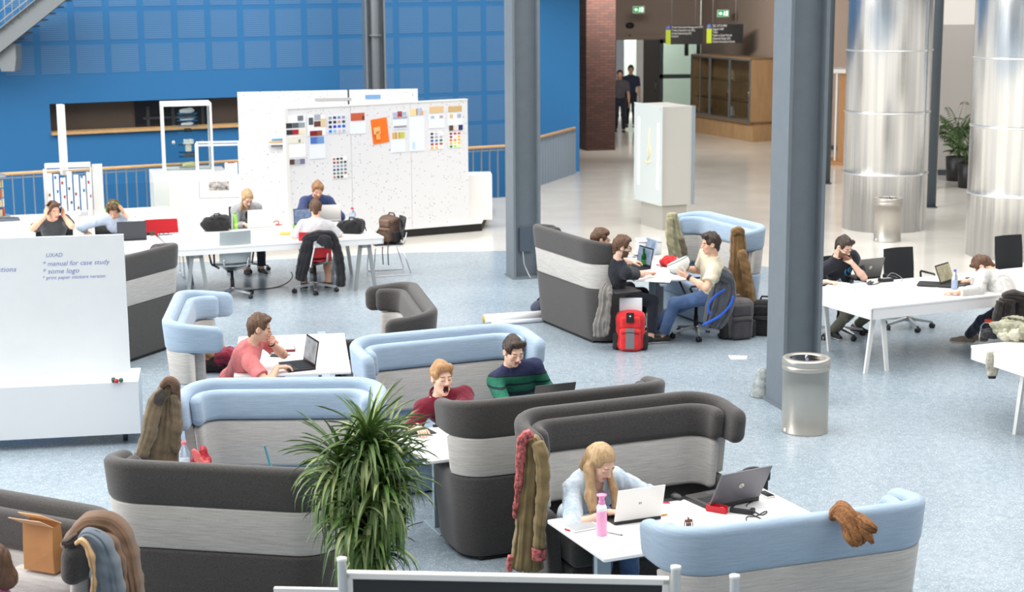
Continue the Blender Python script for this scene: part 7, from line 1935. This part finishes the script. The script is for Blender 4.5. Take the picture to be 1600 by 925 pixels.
coat('black_jacket', 'black jacket over the back of the orange red chair at the right', 17.75, WBK, [
    [(1566, 464, 5, .05, 0), (1580, 462, 9, .07, 0), (1600, 464, 9, .07, .05), (1620, 466, 6, .05, .1)],
    [(1574, 466, 13, .06, -.02), (1570, 490, 15, .065, -.02), (1566, 520, 16, .065, -.02)], [(1598, 466, 13, .06, .02), (1600, 490, 14, .06, .02), (1602, 522, 15, .06, .02)]], seed=5, nf=4, amp=.02, extra=[
    ('sleeve', [(1564, 470, 6, .045, -.08), (1557, 495, 6, .05, -.09), (1553, 518, 5, .045, -.09)], WBK, SLV)])
# backpacks
def backpack(label, loc, rz, main, front, strapm, h=.46, w=.32, lean=0.0, laptop_in=False, seed=1):
    t = thing('backpack', label, 'backpack', loc, rz, None)
    lo, hi = (-.35, -.35, -.02), (.35, .4, .65)
    S = SDF(lo, hi, .007); S.box((0, .0, h*.5), (w/2, .10, h*.5), r=.07, k=.02); S.ell((0, .0, h*.85), (w*.45, .10, h*.2), k=.05); S.fold(.007, 24, seed); S.plane((0, 0, .0), (0, 0, -1)); S.build('main_compartment', main, t)
    S = SDF(lo, hi, .006); S.box((0, -.105, h*.32), (w*.36, .05, h*.30), r=.04, k=.02); S.fold(.004, 30, seed + 1); S.plane((0, 0, .01), (0, 0, -1)); S.build('front_pocket', front, t)
    S = SDF(lo, hi, .006); S.box((0, -.09, h*.76), (w*.34, .04, h*.16), r=.03, k=.02); S.fold(.003, 30, seed + 2); S.build('top_pocket', front, t)
    for s in (-1, 1):
        S = SDF(lo, hi, .006); S.box((s*w*.5, -.01, h*.25), (.035, .07, h*.22), r=.025); S.fold(.004, 40, seed + 3 + s); S.plane((0, 0, .01), (0, 0, -1)); S.build('side_pocket', mat('mesh_black', (44, 44, 46), .85), t)
        MB().tube([(s*.08, .09, h*.95), (s*.10, .16, h*.8), (s*.11, .17, h*.45), (s*.13, .11, h*.1)], .026, seg=8, flat=.35).build('shoulder_strap', strapm, t)
    MB().tube([(-.06, .06, h), (-.04, .06, h + .045), (.04, .06, h + .045), (.06, .06, h)], .012, seg=8).build('carry_handle', strapm, t)
    MB().tube([(-w*.3, -.155, h*.50), (0, -.16, h*.53), (w*.3, -.155, h*.50)], .005, seg=6).build('zip', M_BLK, t)
    return t
RP = backpack('red and black backpack with a white laptop sticking out of its top', G(985, 546), R(-6), cloth('red_nylon', (204, 44, 50), .12), cloth('red_nylon_front', (214, 52, 54), .1), M_BAGK, .44, .33, seed=4)
MB().rbox((0, .03, .50), (.26, .02, .20), .01).build('white_laptop', mat('laptop_white', (232, 234, 236), .35), RP)
MB().rbox((0, -.145, .40), (.09, .012, .12), .01).build('black_emblem_patch', M_BAGK, RP)
m = MB(); m.box((0, -.154, .42), (.022, .006, .006)); m.box((0, -.154, .42), (.006, .006, .022)); m.build('cross_mark', PAPER, RP)
MB().prism([(-.05, -.16), (.05, -.16), (.05, -.152), (-.05, -.152)], .04, .28).build('grey_stripe', mat('stripe_grey', (120, 116, 120), .7), RP)
backpack('grey backpack on the floor in front of the brown coat', G(1152, 528), R(20), M_BAGG, cloth('dark_grey_nylon', (74, 72, 76), .15), cloth('pale_grey_strap', (130, 126, 126), .15), .46, .36, seed=6)
backpack('black backpack on the floor half behind the large steel column', G(1190, 526) + Vector((.05, .15, 0)), R(-15), M_BAGK, M_BAGK, M_BAGK, .40, .32, seed=9)
# pack hung on the back of the swivel chair
cq = G(1128, 452, .62)
GSH = cloth('grey_shell', (84, 86, 92), .2, 9); RBL = mat('royal_blue', (36, 92, 200), .6); EDG = dict(nf=1, amp=0, crump=.002)
coat('grey_rain_jacket', 'grey rain jacket with bright blue edges hung on the swivel chair back', 18.80, GSH, [
    [(1118, 426, 5, .05, 0), (1128, 426, 12, .08, 0), (1130, 450, 20, .10, 0), (1124, 480, 22, .10, 0), (1112, 510, 16, .09, 0)]], seed=11, nf=5, amp=.03, extra=[
    ('hood', [(1118, 428, 6, .04, -.06), (1132, 430, 10, .05, -.08), (1144, 440, 6, .04, -.06)], GSH, SLV),
    ('blue_edge', [(1133, 452, 1.6, .012, -.14), (1118, 462, 1.8, .012, -.15), (1107, 478, 1.8, .012, -.15), (1110, 492, 1.6, .012, -.14)], RBL, EDG),
    ('blue_edge', [(1146, 462, 1.8, .012, -.10), (1140, 478, 2, .014, -.12), (1124, 494, 2, .014, -.14), (1098, 508, 2.2, .014, -.12)], RBL, EDG)])
# brown pack on the sled chair
BRL = mat('brown_leather', (92, 70, 58), .5, noise=.3, nscale=10)
bpb = backpack('brown leather backpack on the black sled chair', (SB.location.x + .02, SB.location.y - .0, .455), R(-35), BRL, mat('brown_leather_front', (112, 88, 72), .5, noise=.3, nscale=10), BRL, .38, .28, seed=3)
for x in (.06, .16): MB().tube([(x, -.22, .08), (x + .01, -.25, -.1), (x + .02, -.25, -.28)], .012, seg=6, flat=.4).build('hanging_strap', M_BAGK, bpb)

# -------- light blue booth table behind the plant
o = thing('red_gift_bag', 'crinkled red bag on the seat beside the brown canvas jacket', 'bag', Vector((-2.28, 11.62, .58)))
S = SDF((-.2, -.2, -.02), (.2, .2, .4), .007); S.box((0, 0, .11), (.09, .06, .12), r=.03); S.cone((0, 0, .2), (.03, .0, .28), .05, .03, k=.03); S.fold(.014, 34, 2); S.build('bag_body', mat('red_foil', (176, 40, 52), .35, noise=.3, nscale=14), o); S = SDF((-.2, -.2, .1), (.25, .2, .4), .007); S.cone((.03, -.03, .20), (-.02, -.05, .29), .05, .02); S.fold(.01, 40, 5); S.build('bag_top', mat('red_foil2', (200, 96, 96), .4), o)
pet('clear bottle with a pink cap standing by the red bag', G(289, 732, .745).xy.to_3d() + Vector((0, 0, .722)), (226, 110, 130), (236, 240, 240), 1.25)
cable('black strap lying on the light blue booth seat', [(-2.2, 11.6, .60), (-2.1, 11.55, .60), (-1.95, 11.5, .595), (-1.8, 11.5, .595)], .016, (52, 48, 50), 'strap')
zf = .723 - V(412, 697, 11.15).z
o = tag(MB().slab([(0, 0, 0), (-.033, .22, -.055), (.037, .22, zf), (.07, 0, zf)], (.010, 0, .003)).build('teal_folder', mat('teal_card', (62, 134, 150), .5)), 'teal edged folder standing behind the charcoal booth rim', 'folder'); o.location = V(412, 697, 11.15)
# white roll on the floor, scrap of paper
o = thing('rolled_posters', 'white rolled posters lying on the floor beside the charcoal booth', 'roll', G(800, 503)); rz_ = (G(850, 498) - G(762, 504)); a = math.atan2(rz_.y, rz_.x); o.rotation_euler.z = a
MB().tube([(-.36, 0, .06), (.42, 0, .06)], .058, seg=18).build('poster_roll', PAPER, o); MB().tube([(-.30, -.14, .03), (.44, -.14, .03)], .028, seg=12).build('poster_roll', PAPER2, o); MB().tube([(-.37, 0, .06), (-.33, 0, .06)], .05, seg=14).build('roll_end', mat('mustard', (190, 168, 76), .7), o)
o = thing('dark_bag', 'dark round bag on the floor at the left foot of the charcoal booth', 'bag', G(845, 497) + Vector((.02, .15, 0))); S = SDF((-.25, -.25, -.02), (.25, .25, .3), .01); S.ell((0, 0, .10), (.15, .12, .11), k=.02); S.fold(.01, 24); S.plane((0, 0, .0), (0, 0, -1)); S.build('bag_body', cloth('navy_grey', (70, 74, 92), .2), o); MB().tube([(-.06, 0, .2), (0, 0, .26), (.06, 0, .2)], .012, seg=6).build('handle', M_BAGK, o)
sheets('small white paper lying on the blue floor', [G(1138, 556, 0), G(1142, 562, 0), G(1166, 562, 0), G(1168, 557, 0)], .004, 2, PAPER)
cable('white cable looping over the floor behind the big plant', [G(660, 815, .006), G(640, 820, .006), G(620, 832, .006), G(628, 848, .006), G(618, 862, .006), G(625, 882, .006), G(612, 890, .006)], .006, (196, 200, 204))

# ================================================================ BIG PLANT
def big_plant(loc):
    t = thing('potted_dracaena', 'large potted plant with long arching green leaves in front', 'plant', loc); rg = random.Random(21)
    m = MB(); m.lathe([(.20, 0), (.24, .02), (.27, .42), (.255, .43), (.245, .38)], seg=30); m.build('pot', mat('pot_grey', (120, 122, 124), .5), t)
    m = MB(); m.lathe([(.245, .37), (.001, .38)], seg=24, cap=False); m.build('soil', mat('soil', (60, 48, 40), .9), t)
    M_TR = mat('trunk_bark', (128, 112, 90), .9, noise=.3, nscale=14, stretch=(1, 1, 6))
    heads = [((.02, 0, .38), (.02, .02, 1.55), .022, .95, 190), ((-.07, .05, .38), (-.14, .05, 1.42), .019, .92, 170), ((.06, -.05, .38), (.10, -.04, 1.32), .018, .9, 160), ((.0, .06, .38), (-.06, -.06, 1.16), .016, .9, 160), ((.04, .08, .38), (.10, .06, 1.46), .018, .9, 150), ((-.02, -.05, .38), (.05, -.05, .98), .016, .85, 140)]
    for a, b_, r, s, n in heads:
        a, b_ = Vector(a), Vector(b_); MB().tube([a, a.lerp(b_, .35) + Vector((.01, .012, 0)), a.lerp(b_, .7) + Vector((-.01, .006, 0)), b_], [r*1.15, r, r*.95, r*.9], seg=8).build('trunk', M_TR, t)
        m = MB()
        for i in range(n):
            az = rg.uniform(0, 2*PI); q = i/n                       # young leaves stand up, old ones hang
            L = s*rg.uniform(.33, .47); up_ = (1.25 - 1.5*q) + rg.uniform(-.18, .18); base = b_ + Vector((0, 0, -.22*q + .03))
            d_ = Vector((math.cos(az), math.sin(az), 0)); sd = Vector((-d_.y, d_.x, 0)); tw = rg.uniform(-.5, .5)
            e = up_; p = base.copy(); K = 8; L_ = []; wd = rg.uniform(.012, .019)
            for k in range(K + 1):
                f = k/K; w_ = wd*(min(1, f*5 + .35))*(1 - f**2.2) + .0004
                sdk = (sd*math.cos(tw*f) + Vector((0, 0, 1))*math.sin(tw*f)*.5)
                nn = Vector((0, 0, .004)) if k < K else Vector((0, 0, 0))
                L_.append([p - sdk*w_ + nn, p - nn, p + sdk*w_ + nn])
                p = p + (d_*math.cos(e) + Vector((0, 0, math.sin(e))))*(L/K); e -= (.10 + .20*min(1, q*1.6) + .08*(1 - abs(up_))) * (1.0 if e > -1.25 else .1)
            m.grid(L_, 0 if rg.random() < .72 else 1, True)
        m.build('leaf_head', [mat('leaf_green', (54, 84, 40), .36, rgb2=(98, 128, 66), nscale=5), mat('leaf_highlight', (134, 156, 92), .4, rgb2=(170, 182, 130), nscale=6)], t)  # second, paler green puts bright highlights into the leaf colour
big_plant((-.86, 9.30, 0))

# ================================================================ FRAMED SCREEN AT THE BOTTOM EDGE
sa, sb = G(541, 893, 1.25), G(1046, 903, 1.25); sd_ = sb - sa; SR = math.atan2(sd_.y, sd_.x); SLn = sd_.length
scn = thing('screen_panel', 'white framed dark screen panel on tube posts at the bottom edge', 'screen', (sa.x, sa.y, 0), SR)
M_FRW = mat('frame_offwhite', (214, 214, 212), .4)
m = MB()
m.rbox((SLn/2, 0, 1.235), (SLn, .05, .035), .006); m.rbox((SLn/2, 0, .43), (SLn, .05, .04), .006)
for x in (.018, SLn - .018): m.rbox((x, 0, .83), (.036, .05, .84), .006)
m.build('frame', M_FRW, scn)
MB().box((SLn/2, 0, .83), (SLn - .06, .03, .79)).build('dark_panel', mat('screen_black', (28, 29, 33), .35), scn)
for px, py in ((534, 871), (1056, 884), (1148, 898)):
    q = V(px, py, sa.y + (px - 541)/505*(sb.y - sa.y) - .03); lx = (q.x - sa.x)*math.cos(SR) + (q.y - sa.y)*math.sin(SR)
    MB().lathe([(.024, 0), (.024, q.z - .02), (.027, q.z - .018), (.027, q.z - .002), (.022, q.z)], (lx, -.03, 0), seg=18).build('post', mat('post_white', (206, 208, 208), .35), scn)
m = MB()
for x in (-.03, SLn + .04): m.box((x, -.02, .02), (.06, .5, .03))
m.box((SLn + .22, -.02, 1.1), (.34, .03, .03)); m.box((-.20, -.02, 1.15), (.34, .03, .03))
m.build('feet', M_FRW, scn)
